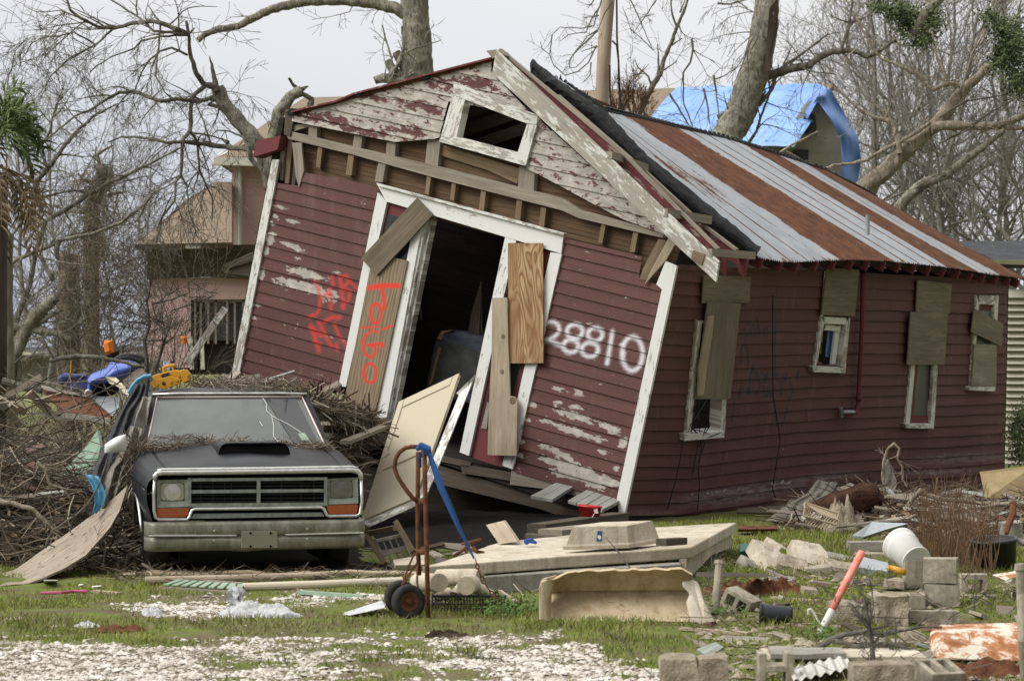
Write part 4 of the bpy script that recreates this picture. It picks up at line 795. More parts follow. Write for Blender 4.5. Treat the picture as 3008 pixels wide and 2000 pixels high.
mb.tube(P0, .024, 8); mb.tube([p+Vector((0, .004, .024)) for p in P0[2:-2]], .018, 8)
mb.tube([tj(x, y, -.012) for x, y in ((372, 740), (366, 850), (368, 960), (378, 1010), (400, 1026), (600, 1028), (618, 1010), (636, 960), (660, 952), (1100, 948), (1550, 940), (1572, 950), (1592, 995), (1610, 1003), (1800, 1000), (1828, 985), (1840, 900), (1834, 740))], .015, 8); tb(mb, 'grille_surround', m_chrome, smooth=True)
mb = MB(); tslab(mb, [(650, 985), (1560, 975), (1575, 1004), (625, 1020)], .0, .02); tb(mb, 'lower_valance', m_grille)
# bumper
bz = [(.0, .478), (-.10, .482), (-.135, .47), (-.145, .44), (-.148, .385), (-.14, .362), (-.125, .352), (-.125, .342), (-.142, .33), (-.147, .29), (-.135, .245), (-.10, .222), (-.03, .215)]
def bmp(s, t):
    a = s*2-1; i = t*(len(bz)-1); k = min(int(i), len(bz)-2); f = i-k; y = bz[k][0]*(1-f)+bz[k+1][0]*f; z = bz[k][1]*(1-f)+bz[k+1][1]*f
    e_ = max(0, (abs(a)-.93)/.07); dz = .012*max(0, 1-abs(a+.1)*5)
    return Vector((1.005*a, y+.16*e_**2-.03*(1-a*a)+.02, z-(dz if t > .6 else 0)+.006))
mb = MB(); mb.grid(bmp, 60, 24); bp = tb(mb, 'bumper', m_bumper, smooth=True)
mb = MB(); tslab(mb, [(990, 1108), (1240, 1108), (1246, 1228), (985, 1228)], -.16, .03); tb(mb, 'plate_mount', S('plate_mount_paint', .6).col((.22, .22, .16)).m, bp, bevel=.004)
for a, b in (((330, 1140), (950, 1138)), ((1300, 1132), (1850, 1118))):
    mb = MB(); mb.beam(tj(*a, -.145), tj(*b, -.145), .02, .008, up=(0, 0, 1)); tb(mb, 'bumper_strip', m_mirror, bp)
for x, y in ((795, 1105), (793, 1175), (1452, 1092), (1452, 1163), (1052, 1122), (1052, 1215), (1194, 1122), (1194, 1215)):
    mb = MB(); mb.lathe([(0, .006), (.009, .004), (.011, 0)], Matrix.Translation(tj(x, y, -.166))@Matrix.Rotation(math.pi/2, 4, 'X'), 10); tb(mb, 'bolt', m_chrome if x in (795, 793, 1452) else m_black, bp)
mb = MB(); mb.beam(hoodp(.16, .05)+Vector((0, 0, .012)), hoodp(.17, .75)+Vector((0, 0, .01)), .018, .008); mb.build('fender_trim', m_chrome, T, local=True)
mb = MB(); mb.grid(lambda s, t: tj(20+150*s, 548-15*s-(118-60*(1-s)**2)*t+20*abs(t-.5), 1.0)+Vector((0, -.05*math.sin(math.pi*s)*math.sin(math.pi*t), 0)), 10, 8, thick=(0, .08, 0)); mir = tb(mb, 'side_mirror', m_mirror, smooth=True)
mb = MB(); mb.tube([tj(130, 530, 1.0), tj(165, 450, 1.02), tj(200, 470, 1.1)], .012, 6); mb.tube([tj(140, 490, 1.0), tj(175, 500, 1.02), tj(120, 540, 1.02)], .009, 6); tb(mb, 'mirror_bracket', m_chrome, mir)
# toy bulldozer on the cab roof
def ej(x, y, Y): return P(*ZE(x, y), Y)
B = thing('toy_bulldozer', 'yellow plastic toy bulldozer lying tilted on the truck roof', 'toy', ej(1100, 1210, 24.4))
mb = MB(); mb.slab([ej(1000, 1130, 24.3), ej(1030, 1118, 24.3), ej(1150, 1090, 24.3), ej(1200, 1095, 24.3), ej(1180, 1150, 24.3), ej(1060, 1180, 24.3), ej(1005, 1150, 24.3)], (0, .13, 0)); mb.build('toy_body', m_yellow, B, bevel=.008)
mb = MB(); mb.tube([ej(1085, 1125, 24.35), ej(1075, 1075, 24.35), ej(1090, 1066, 24.35), ej(1150, 1056, 24.35)], .018, 6); mb.tube([ej(1135, 1062, 24.35), ej(1140, 1100, 24.35)], .012, 6); mb.build('roll_bar', m_yellow, B)
for dy in (0, .14):
    mb = MB(); pts = [ej(x, y, 24.22+dy) for x, y in ((985, 1178), (1010, 1160), (1120, 1130), (1190, 1150), (1185, 1180), (1080, 1215), (1010, 1205))]; mb.slab(pts, (0, .05, 0)); tr = mb.build('toy_track', m_yellow, B, bevel=.004)
    for x, y in ((1030, 1185), (1075, 1178), (1120, 1168), (1160, 1158)):
        mb = MB(); mb.lathe([(0, .0), (.016, 0), (.02, .02)], Matrix.Translation(ej(x, y, 24.21+dy))@Matrix.Rotation(math.pi/2, 4, 'X')@Matrix.Scale(-1, 4, (0, 0, 1)), 12); mb.build('track_wheel', m_yellow if x != 1075 else m_dark, tr)
mb = MB(); mb.slab([ej(1185, 1090, 24.2), ej(1215, 1085, 24.2), ej(1243, 1120, 24.2), ej(1240, 1165, 24.2), ej(1205, 1180, 24.2), ej(1190, 1140, 24.2)], (0, .22, 0)); mb.build('toy_blade', m_yellow, B, bevel=.01)
mb = MB(); mb.slab([ej(1060, 1120, 24.28), ej(1110, 1105, 24.28), ej(1105, 1135, 24.28), ej(1065, 1145, 24.28)], (0, .16, 0)); mb.build('toy_seat', m_dark, B)
# ---------------------------------------------------------------- yard objects
random.seed(11)
def T_(u, v, z): return G(u, v, z)
def cellblock(mb, xs, ys, gone, D, M):
    nx, ny = len(xs), len(ys); o = len(mb.v)
    for z in (0, D):
        for y in ys:
            for x in xs: mb.v.append(tuple(M@Vector((x, y, z)))); mb.uv.append((x+z, y))
    I = lambda i, j, k: o+k*nx*ny+j*nx+i; on = lambda i, j: 0 <= i < nx-1 and 0 <= j < ny-1 and (i, j) not in gone
    for i in range(nx-1):
        for j in range(ny-1):
            if not on(i, j): continue
            mb.f.append((I(i, j, 0), I(i, j+1, 0), I(i+1, j+1, 0), I(i+1, j, 0))); mb.f.append((I(i, j, 1), I(i+1, j, 1), I(i+1, j+1, 1), I(i, j+1, 1)))
            if not on(i-1, j): mb.f.append((I(i, j, 0), I(i, j, 1), I(i, j+1, 1), I(i, j+1, 0)))
            if not on(i+1, j): mb.f.append((I(i+1, j, 0), I(i+1, j+1, 0), I(i+1, j+1, 1), I(i+1, j, 1)))
            if not on(i, j-1): mb.f.append((I(i, j, 0), I(i+1, j, 0), I(i+1, j, 1), I(i, j, 1)))
            if not on(i, j+1): mb.f.append((I(i, j+1, 0), I(i, j+1, 1), I(i+1, j+1, 1), I(i+1, j+1, 0)))
def rockbox(mb, w, d, h, M, amp=.02, n=5, rnd_=.0, fr=5):
    sd = Vector((rnd(0, 99), rnd(0, 99), rnd(0, 99))); idx = {}
    def vt(i, j, k):
        key = (i, j, k)
        if key in idx: return idx[key]
        x, y, z = (i/n-.5), (j/n-.5), (k/n-.5); q = Vector((x, y, z))
        if rnd_: m = max(abs(x), abs(y), abs(z))*2; s = q.length/.5; q = q*(1-rnd_*max(0, s-1))
        p = Vector((q.x*w, q.y*d, q.z*h)); p += mn.noise_vector(p*fr+sd)*amp+mn.noise_vector(p*fr*3+sd)*amp*.4
        mb.v.append(tuple(M@(p+Vector((0, 0, h/2))))); mb.uv.append((p.x, p.z)); idx[key] = len(mb.v)-1; return idx[key]
    for a in range(n):
        for b in range(n):
            for q in (0, n):
                f1 = [vt(a, b, q), vt(a+1, b, q), vt(a+1, b+1, q), vt(a, b+1, q)]; f2 = [vt(a, q, b), vt(a+1, q, b), vt(a+1, q, b+1), vt(a, q, b+1)]; f3 = [vt(q, a, b), vt(q, a+1, b), vt(q, a+1, b+1), vt(q, a, b+1)]
                mb.f += [tuple(reversed(f1)) if q == 0 else tuple(f1), tuple(f2) if q == 0 else tuple(reversed(f2)), tuple(reversed(f3)) if q == 0 else tuple(f3)]
def XF(p, yaw=0, pitch=0, roll=0): return Matrix.Translation(p)@Matrix.Rotation(math.radians(yaw), 4, 'Z')@Matrix.Rotation(math.radians(pitch), 4, 'X')@Matrix.Rotation(math.radians(roll), 4, 'Y')
def blk(name, label, cat, u0, u1, vt, vb, depth, mat, yaw=0, pitch=0, roll=0, zb=0, kind='rock', amp=.015, rn=.05, group=None, n=6):
    Y = GY(vb, zb); s = FPX/Y; w_ = (u1-u0)/s; h = (vb-vt)/s; p = G((u0+u1)/2, vb, zb); M = XF(p+Vector((0, depth/2*math.cos(math.radians(yaw)), 0)), yaw, pitch, roll); mb = MB()
    if kind == 'rock': rockbox(mb, w_, depth, h, M, amp, n, rn)
    else:
        t = .035
        if kind == 'front':      # holes seen from the front
            cellblock(mb, [-w_/2, -w_/2+t, -t/2, t/2, w_/2-t, w_/2], [0, t, h-t, h], {(1, 1), (3, 1)}, depth, M@Matrix.Translation((0, depth/2, 0))@Matrix.Rotation(math.pi/2, 4, 'X'))
        if kind == 'one':
            cellblock(mb, [-w_/2, -w_/2+t*1.4, w_/2-t, w_/2], [0, t*.01, h-t*1.1, h], {(1, 1), (1, 0)}, depth, M@Matrix.Translation((0, depth/2, 0))@Matrix.Rotation(math.pi/2, 4, 'X'))
        if kind == 'top': cellblock(mb, [-w_/2, -w_/2+t, -t/2, t/2, w_/2-t, w_/2], [-depth/2, -depth/2+t, depth/2-t, depth/2], {(1, 1), (3, 1)}, h, M)
        if kind == 'H': cellblock(mb, [-w_/2, -w_/2+t*1.3, w_/2-t*1.3, w_/2], [0, h*.42, h*.62, h], {(1, 0), (1, 2)}, depth, M@Matrix.Translation((0, depth/2, 0))@Matrix.Rotation(math.pi/2, 4, 'X'))
    return one(mb, name, mat, label, cat, group, bevel=0 if kind == 'rock' else .006, smooth=False)
CB = 'cinder blocks and concrete pieces strewn over the yard'
def lb(name, label, cat, *a, **k): x0, y0 = ZL(a[0], a[2]); x1, y1 = ZL(a[1], a[3]); return blk(name, label, cat, x0, x1, y0, y1, *a[4:], **k)
lb('cinder_block', 'upper cinder block of the stack of two, its square front face stained dark', 'cinder block', 1597, 1815, 765, 925, .22, m_cinder, zb=.19, yaw=-14, amp=.004, rn=.0, group=CB, kind='rock')
lb('cinder_block', 'lower cinder block of the stack of two, standing in the grass', 'cinder block', 1603, 1830, 930, 1085, .22, m_cinder, yaw=-10, amp=.004, rn=.0, group=CB)
mb = MB(); c_ = G(*ZL(1680, 925), .19)+Vector((-.005, -.012, .02)); mb.slab([c_+Vector((x, -.012, z)) for x, z in ((-.125, .0), (.075, .0), (.075, .155), (-.125, .155))], (0, .004, 0))
lb('cinder_block', 'pale block standing on end, directly left of the stack of two', 'cinder block', 1455, 1594, 775, 955, .12, m_cinder, yaw=6, roll=-2, amp=.004, rn=.0, group=CB)
lb('cinder_block', 'low cinder block with holed top in front of the stack of two', 'cinder block', 1385, 1605, 1000, 1095, .22, m_cinder, yaw=-8, kind='top', group=CB)
lb('cinder_block', 'open cinder block right of the stack of two, grass showing through its hole', 'cinder block', 1828, 1998, 868, 1000, .15, m_cinder, kind='one', group=CB)
lb('concrete_block', 'large rough stone block with a crumbled white top in front of the low cinder block', 'block', 1270, 1500, 1010, 1205, .35, m_stone, yaw=-4, amp=.03, rn=.06, group=CB, n=9)
lb('concrete_block', 'rough stone block half behind the pink marker post', 'block', 985, 1165, 1060, 1195, .3, m_stone, yaw=5, amp=.02, rn=.05, group=CB, n=8)
lb('concrete_bar', 'long concrete bar lying below the stack of two cinder blocks', 'block', 1490, 1815, 1108, 1192, .12, m_cinder, yaw=-3, amp=.006, rn=.0, group=CB)
lb('concrete_beam', 'grey concrete beam lying left of the white bucket', 'block', 1095, 1450, 655, 740, .25, m_concgrey, yaw=-2, amp=.005, rn=.0, group=CB)
lb('concrete_slab', 'thin concrete slab under the grey beam by the white bucket', 'block', 1150, 1420, 735, 775, .3, m_cinder, yaw=-3, amp=.008, rn=.0, group=CB)
lb('concrete_slab', 'pointed stone slab leaning upright among the dry reeds', 'block', 1800, 1905, 560, 760, .14, m_cinder, roll=-24, amp=.02, rn=.12, group=CB)
lb('concrete_slab', 'second stone slab leaning flat behind the pointed one among the reeds', 'block', 1890, 1990, 640, 770, .12, m_stone, roll=-32, amp=.02, rn=.1, group=CB)
lb('concrete_block', 'dark squared block at the right edge behind the rusty stake', 'block', 2105, 2232, 530, 680, .3, m_concgrey, amp=.01, rn=.02, group=CB)
lb('concrete_block', 'flat broken concrete piece on the bank behind the dry reeds', 'block', 1950, 2110, 520, 600, .4, m_concgrey, yaw=12, amp=.02, rn=.05, group=CB)
lb('cinder_block', 'cinder block lying on its side with two holes, beside the thin round post', 'cinder block', 250, 460, 985, 1120, .2, m_cinder, roll=26, yaw=-30, kind='front', group=CB)
lb('concrete_block', 'rounded stone block cut by the bottom edge, left of its twin', 'block', -140, 95, 1420, 1640, .3, m_stone, amp=.025, rn=.09, group=CB, n=8)
lb('concrete_block', 'rounded stone block at the bottom edge, right of its twin', 'block', 100, 310, 1420, 1640, .3, m_stone, amp=.025, rn=.08, group=CB, n=8)
lb('cinder_block', 'broken cinder block shaped like an H at the bottom edge', 'cinder block', 495, 725, 1385, 1600, .18, m_cinder, kind='H', group=CB)
lb('concrete_block', 'wide stone block at the bottom edge behind the bare sapling', 'block', 1115, 1530, 1465, 1640, .25, m_stone, amp=.02, rn=.04, group=CB, n=9)
lb('cinder_block', 'tilted cinder block with open cells at the bottom edge near the rusty panel', 'cinder block', 1575, 1820, 1475, 1610, .26, m_cinder, yaw=16, pitch=14, kind='top', group=CB)
lb('concrete_slab', 'long flat concrete slab behind the H shaped block', 'block', 560, 1590, 1410, 1462, .5, m_concrete, yaw=2, roll=0, amp=.012, rn=.0, group=CB, n=9)
lb('concrete_slab', 'second flat slab lying across the long one by the H shaped block', 'block', 590, 1080, 1388, 1420, .4, m_concgrey, yaw=-4, zb=.05, amp=.01, rn=.0, group=CB, n=8)
lb('concrete_block', 'pointed rubble lump left of the rusty white panel', 'block', 1420, 1600, 1250, 1330, .2, m_stone, roll=18, amp=.03, rn=.2, group=CB)
lb('concrete_block', 'flat rubble lump under the fallen branch, left of the pointed lump', 'block', 1090, 1350, 1290, 1370, .3, m_stone, roll=-4, amp=.03, rn=.15, group=CB)
lb('concrete_slab', 'thin slab leaning against the rubble left of the rusty white panel', 'block', 1400, 1690, 1318, 1350, .3, m_cinder, roll=4, amp=.02, rn=.05, group=CB)
# tilted wall fragments in the rubble heap
for i, (a, b, c, d, dp, yw, pt, rl, mt, t_) in enumerate([(450, 640, 735, 850, .5, 10, 28, 20, m_concrete, 'broad wall fragment tilted steeply at the left end of the rubble heap'), (610, 800, 775, 870, .25, -10, 20, 14, m_stone, 'brown wall fragment leaning in the middle of the rubble heap'), (720, 950, 720, 820, .45, 14, 26, 12, m_concrete, 'whitish plaster fragment on top of the rubble heap'), (805, 980, 820, 885, .25, 0, 0, -4, m_cinder, 'flat block with a crusted top at the front of the rubble heap'), (960, 1160, 805, 880, .3, -12, 8, 6, m_stone, 'brown block behind the pink marker post in the rubble heap'),
    (350, 520, 790, 850, .2, 20, 20, 26, m_concgrey, 'grey plank like fragment sliding off the left of the rubble heap'), (1130, 1360, 800, 880, .35, -10, 12, 10, m_galv, 'pale blue grey panel sloping down right of the pink marker post'), (560, 660, 670, 730, .3, 25, 18, 24, m_concrete, 'small peaked fragment at the back of the rubble heap'), (1335, 1450, 905, 965, .2, 0, 0, 0, m_stone, 'chalky lump left of the pale standing block'), (780, 880, 960, 1010, .15, 0, 10, 12, m_stone, 'small whitish lump in the grass below the rubble heap'), (950, 1180, 760, 800, .3, 5, 5, 12, m_concgrey, 'narrow slab at the back right of the rubble heap')]):
    lb('rubble_fragment', t_, 'rubble', a, b, c, d, dp, mt, yaw=yw, pitch=pt, roll=rl, amp=.02, rn=.06, group='broken wall fragments in the rubble heap', n=7)
# big concrete stoop lying upside down
ST = thing('concrete_stoop', 'big beige concrete slab with side walls lying flat in front of the red house', 'slab', G(1650, 1690))
tp = [T_(1240, 1664, .25), T_(1640, 1634, .27), T_(2032, 1606, .30), T_(2164, 1534, .32), T_(2010, 1543, .32), T_(1850, 1552, .32), T_(1464, 1592, .30), T_(1300, 1648, .26)]
mb = MB(); mb.slab(tp, (0, 0, -.10)); mb.build('stoop_top', m_concrete, ST, bevel=.012)
mb = MB(); mb.slab([T_(2033, 1608, .30)+Vector((-.05, .02, -.1)), T_(2164, 1536, .32)+Vector((-.05, -.02, -.1)), T_(2164, 1536, .32)+Vector((-.05, 0, -.24)), T_(2100, 1570, .3)+Vector((-.05, 0, -.20)), T_(2033, 1608, .30)+Vector((-.05, 0, -.30))], (-.06, 0, 0)); mb.build('stoop_wall', m_concrete, ST)
for u, v in ((2037, 1612), (2106, 1574)):
    mb = MB(); p = T_(u, v, .22); rockbox(mb, .05, .06, .22+(.1 if u > 2100 else 0), XF(Vector((p.x, p.y+.05, 0)), 0, 0, -3), .01, 4, .02); mb.build('stoop_leg', m_concrete, ST)
mb = MB(); mb.slab([T_(1995, 1640, .2), T_(2150, 1560, .2), T_(2150, 1560, .2)+Vector((0, 0, -.2)), T_(1995, 1640, .2)+Vector((0, 0, -.2))], (0, .1, 0)); mb.build('stoop_wall', m_concgrey, ST)
mb = MB(); Y = 20.1; mb.slab([P(1420, 1692, Y), P(2000, 1656, Y+.9), P(2000, 1725, Y+.9), P(1424, 1748, Y)], (.02, .35, .0)); one(mb, 'concrete_beam', m_concgrey, 'stained grey concrete beam under the big beige slab', 'beam', bevel=.01)
mb = MB(); b0, b1, b2, b3 = T_(*ZK(1462, 706), .30), T_(*ZK(1905, 692), .31), T_(*ZK(2118, 655), .32), T_(*ZK(1700, 668), .32)
def fr(h, k): c = (b0+b1+b2+b3)/4; return [c+(p-c)*k+Vector((0, 0, h)) for p in (b0, b1, b2, b3)]
lv = [(0, 1.0), (.03, 1.0), (.045, .93), (.13, .86), (.19, .81), (.195, .78)]; rings = [fr(*l) for l in lv]
vs = [p+Vector((0, 0, rnd(-.006, .006) if i > 3 else 0)) for i, r in enumerate(rings) for p in r]; fs = [(i*4+k, i*4+(k+1) % 4, i*4+4+(k+1) % 4, i*4+4+k) for i in range(len(lv)-1) for k in range(4)]+[tuple(range(len(vs)-4, len(vs)))]
mb.add(vs, fs); BS = mb.build('concrete_basin', m_concrete, None, bevel=.006); tag(BS, 'upturned beige basin with sloping sides and a small sticker, on the big slab', 'basin')
fc = lambda x, y: b0+(b1-b0)*x+Vector((0, .0, 0))+(rings[3][0]-rings[2][0])*y+Vector((0, -.012, .045))+(rings[2][0]-b0)*Vector((1, 1, 0)).length*0
def onq(s, t): a = rings[2][0]*(1-s)+rings[2][1]*s; b = rings[3][0]*(1-s)+rings[3][1]*s; return a*(1-t)+b*t+Vector((.0, -.004, .001))
mb = MB(); mb.slab([onq(.475, .25), onq(.555, .25), onq(.555, 1.25), onq(.475, 1.25)], (0, .004, 0)); stk = mb.build('basin_sticker', m_strap, BS)
mb = MB(); c_ = onq(.515, .62)+Vector((0, -.003, 0)); mb.slab([c_+Vector((.016*math.cos(a), 0, .02*math.sin(a))) for a in np.linspace(0, 6.28, 13)[:-1]], (0, .002, 0)); mb.build('sticker_dot', m_mirror, stk)
# trough end, open towards the camera
TR_ = thing('concrete_trough', 'yellowed concrete trough tipped on its side, open to the front, in the grass', 'trough', G(1830, 1827))
k = lambda x, y, Y: P(*ZK(x, y), Y)
topw = [(1440, 868), (1600, 856), (1800, 848), (2000, 843), (2165, 836)]
mb = MB(); prof = []
def trf(s, t):
    x = 1380+(2318-12*t+14*mn.noise(Vector((t*6, 3, 1)))-1380)*s; yt = 905-55*min(1, s*6)-18*s+4*math.sin(s*40)+5*mn.noise(Vector((s*30, 2, 8)))+max(0, s-.93)*520; ym = 985-10*s; yb = 1178-6*math.sin(s*3)
    seq = [(yt, 17.98), (yt+6, 18.1), (yt+22, 18.16), (ym-10, 18.24), (ym, 18.27), (ym+20, 18.24), (yb-35, 18.0), (yb-10, 17.94), (yb, 17.90)]
    i = t*(len(seq)-1); q = min(int(i), len(seq)-2); f = i-q; y = seq[q][0]*(1-f)+seq[q+1][0]*f; Y = seq[q][1]*(1-f)+seq[q+1][1]*f
    return k(x, y+3*mn.noise(Vector((s*18, t*3, 0))), Y+.012*mn.noise(Vector((s*11, t*7, 3))))
mb.grid(trf, 40, 32, thick=(0, .06, .01)); mb.build('trough_shell', m_yellowconc, TR_, smooth=False)
mb = MB(); mb.slab([k(1308, 955, 17.85), k(1322, 905, 17.88), k(1345, 890, 17.92), k(1425, 872, 18.05), k(1388, 930, 18.2), k(1378, 1060, 18.1), k(1400, 1180, 17.88), k(1308, 1168, 17.82)], (0, .05, 0)); mb.build('trough_end', m_yellowconc, TR_, bevel=.01)
mb = MB(); mb.slab([k(1322, 912, 17.80), k(1362, 898, 17.84), k(1366, 1180, 17.80), k(1312, 1168, 17.78)], (0, .05, 0)); mb.build('trough_lip', m_yellowconc, TR_, bevel=.01)
l_ = lambda x, y, Y: P(*ZL(x, y), Y)
mb = MB(); mb.slab([l_(-8, 915, 18.0), l_(60, 905, 18.1), l_(100, 925, 18.1), l_(140, 1050, 17.95), l_(215, 1190, 17.85), l_(140, 1200, 17.8), l_(50, 1180, 17.8), l_(20, 1060, 17.9), l_(45, 1000, 17.95), l_(-5, 945, 17.95)], (0, .10, 0)); mb.build('broken_end', m_concrete, TR_, bevel=.02)
# thin post with a cap, plank, hook iron, glove, bucket, small things on and behind the slab
mb = MB(); M = Matrix.Translation(l_(215, 1130, 18.3)); a, b = l_(205, 1125, 18.3), l_(238, 800, 18.4); mb.tube([a, a*.4+b*.6, b], [.034, .032, .034], 10); mb.tube([b, b+(b-a).normalized()*.03], [.043, .041], 10); one(mb, 'broken_baluster', m_cinder, 'short pale round post standing beside the end of the trough', 'post')
kk = lambda x, y, Y: P(*ZK(x, y), Y)
mb = MB(); mb.slab([kk(958, 540, 22.2), kk(1072, 512, 22.2), kk(1168, 648, 21.6), kk(1045, 668, 21.6)], (.02, .07, .0)); one(mb, 'short_plank', m_palepine, 'short wide plank propped up on the big slab against the dark gap', 'plank')
mb = MB()
for a, b in (((800, 665), (925, 635)), ((740, 745), (850, 675)), ((820, 690), (945, 725))): mb.tube([kk(*a, 20.9), kk((a[0]+b[0])/2, (a[1]+b[1])/2+4, 20.85), kk(*b, 20.9)], [.012, .015, .013], 6)
mb.tube([kk(830, 660, 20.9), kk(825, 740, 20.85)], .014, 6); mb.tube([kk(860, 660, 20.9), kk(890, 710, 20.85), kk(940, 722, 20.9)], .014, 6); one(mb, 'rusty_bracket', m_rust, 'small rusty branching iron bracket at the left end of the big slab', 'scrap iron')
mb = MB(); mb.slab([kk(x, y, 21.4) for x, y in ((1205, 645), (1225, 632), (1262, 630), (1296, 656), (1290, 668), (1255, 662), (1240, 660), (1232, 672), (1212, 668))], (0, .06, 0)); one(mb, 'rubber_glove', m_strap, 'blue rubber glove lying on the big slab', 'glove', bevel=.008)
c_ = kk(1635, 522, 27.5); BK = thing('small_pail', 'small red plastic pail below the grey porch planks', 'pail', c_)
mb = MB(); mb.lathe([(.0, 0), (.105, .0), (.13, .17), (.137, .17), (.137, .19), (.125, .19), (.10, .02)], XF(c_, 0, 0, 4), 20); mb.build('pail_body', m_redp, BK, smooth=True); mb = MB(); mb.tube([kk(1690, 440, 27.4), kk(1668, 470, 27.36), kk(1640, 520, 27.33)], .004, 5); mb.slab([kk(1668, 440, 27.35), kk(1692, 435, 27.35), kk(1698, 465, 27.35), kk(1672, 465, 27.35)], (0, .03, 0)); mb.build('pail_handle', m_mirror, BK)
mb = MB(); mb.beam(kk(1290, 575, 26.0), kk(1840, 495, 28.3), .22, .13); one(mb, 'timber', m_darkwood, 'dark timber lying behind the big slab beneath the house corner', 'timber')
mb = MB(); mb.beam(kk(1380, 590, 25.0), kk(1800, 545, 26.0), .3, .06); one(mb, 'timber', m_greywood, 'grey board lying between the big slab and the dark timber', 'timber')
mb = MB(); mb.beam(kk(1240, 610, 24.8), kk(1380, 632, 24.6), .12, .05); one(mb, 'timber', m_darkwood, 'short dark block of wood at the back edge of the big slab', 'timber')
mb = MB(); mb.beam(kk(2110, 655, 20.6), kk(2250, 645, 20.9), .1, .06); one(mb, 'timber', m_darkwood, 'short dark stick at the right end of the upturned basin', 'timber')
mb = MB(); mb.tube([kk(1915, 838, 19.3), kk(1830, 720, 19.5), kk(1745, 622, 19.8)], [.008, .007, .003], 5); one(mb, 'dead_twig', m_barkdark, 'single thin bare twig leaning over the edge of the big slab', 'twig')
mb = MB(); mb.slab([kk(345, 770, 22.4), kk(560, 735, 22.6), kk(585, 800, 22.2), kk(360, 805, 22.1)], (0, .02, -.04)); one(mb, 'broken_tile', m_concrete, 'broken beige tile behind the hand truck uprights', 'tile')
# perforated vent block beside the bumper
V_ = thing('vent_block', 'brown frame with a concrete screen of round holes, leaning beside the truck bumper', 'vent block', kk(270, 800, 23.2))
mb = MB()
for a, b, w_ in (((172, 600), (295, 800), .05), ((365, 520), (480, 720), .045), ((180, 598), (360, 560), .05)): mb.beam(kk(*a, 23.2), kk(*b, 22.9), .05, w_, up=(0, 1, 0))
mb.build('vent_frame', m_brownwood, V_)
o_, ex_, ey_ = kk(225, 640, 23.15), (kk(395, 600, 23.15)-kk(225, 640, 23.15)), (kk(300, 815, 22.95)-kk(225, 640, 23.15)); mb = MB()
xs = [0]; 
for i in range(4): xs += [.04+i*.24+.02, .04+i*.24+.20]
xs.append(1.02); Mv = Matrix((ex_.to_4d()*1, ey_.to_4d()*1, Vector((0, .08, 0, 0)), o_.to_4d())).transposed(); Mv[3][0] = Mv[3][1] = Mv[3][2] = 0; Mv[3][3] = 1
cellblock(mb, xs, [0, .12, .45, .62, .93, 1.05], {(i, j) for i in (1, 3, 5, 7) for j in (1, 3)}, 1, Mv); mb.build('vent_screen', m_concgrey, V_, bevel=.01)
# logs of cast stone on a black crate
pz = lambda x, y, Y: P(*ZP(x, y), Y)
CR = 'plastic crate'
mb = MB(); 
def bar(a, b, w_=.012): mb.beam(a, b, w_, w_)
cr0, cr1 = pz(690, 1290, 18.75), pz(1385, 1290, 18.75); wv = cr1-cr0; hh = .165; dv = Vector((0, .34, 0)); up_ = Vector((0, 0, hh))
for d in (Vector((0, 0, 0)), dv):
    for zz in (0, .2, .4, .6, .8, .97): bar(cr0+d+up_*zz, cr1+d+up_*zz, .018 if zz in (0, .97) else .006)
    for s in np.linspace(0, 1, 25): bar(cr0+wv*s+d, cr0+wv*s+d+up_, .016 if s in (0, 1) else .006)
for s in (0, 1):
    for zz in (0, .5, .97): bar(cr0+wv*s+up_*zz, cr0+wv*s+dv+up_*zz)
for s in np.linspace(0, 1, 9): bar(cr0+wv*s+Vector((0, 0, .005)), cr0+wv*s+dv+Vector((0, 0, .005)), .008)
one(mb, 'plastic_crate', S('charcoal_crate_plastic', .5).col((.045, .05, .06)).m, 'low black plastic lattice crate under the round stone pieces', 'crate')
def logp(a, b, r, label):
    mb = MB(); n = 5; pts = [a+(b-a)*i/n for i in range(n+1)]; mb.tube(pts, [r*(.96 if i in (0, n) else 1)+rnd(-.002, .002) for i in range(n+1)], 24); one(mb, 'stone_cylinder', m_concrete, label, 'stone cylinder', 'round cast stone pieces piled on the crate')
zt = .165
def zz(x, y, r): p = pz(x, y, 19.0); return Vector((p.x, 18.9, p.z))
logp(P(*ZP(755, 975), 18.55), P(*ZP(560, 968), 19.1), .072, 'round stone cylinder at the left, its flat end turned to the viewer')
logp(P(*ZP(740, 930), 19.35), P(*ZP(1125, 925), 19.2), .070, 'long stone cylinder lying across the back of the pile')
logp(P(*ZP(1003, 1003), 18.45), P(*ZP(1050, 985), 18.95), .073, 'stone cylinder in front, seen end on as a round disc')
def conep(a, b, r0, r1, label):
    mb = MB(); mb.tube([a+(b-a)*t for t in (0, .3, .6, 1)], [r0, r0*.75+r1*.25, r0*.35+r1*.65, r1], 20); one(mb, 'stone_cone', m_concrete, label, 'stone cone', 'round cast stone pieces piled on the crate')
conep(P(*ZP(1250, 1085), 18.9), P(*ZP(1110, 1030), 18.95), .03, .05, 'small tapering stone piece at the right end of the pile')
conep(P(*ZP(690, 1120), 18.85), P(*ZP(850, 1070), 18.95), .03, .045, 'small tapering stone piece under the left cylinder')
conep(P(*ZP(905, 1095), 18.8), P(*ZP(950, 1010), 18.85), .05, .035, 'tapering stone neck left of the end on disc')
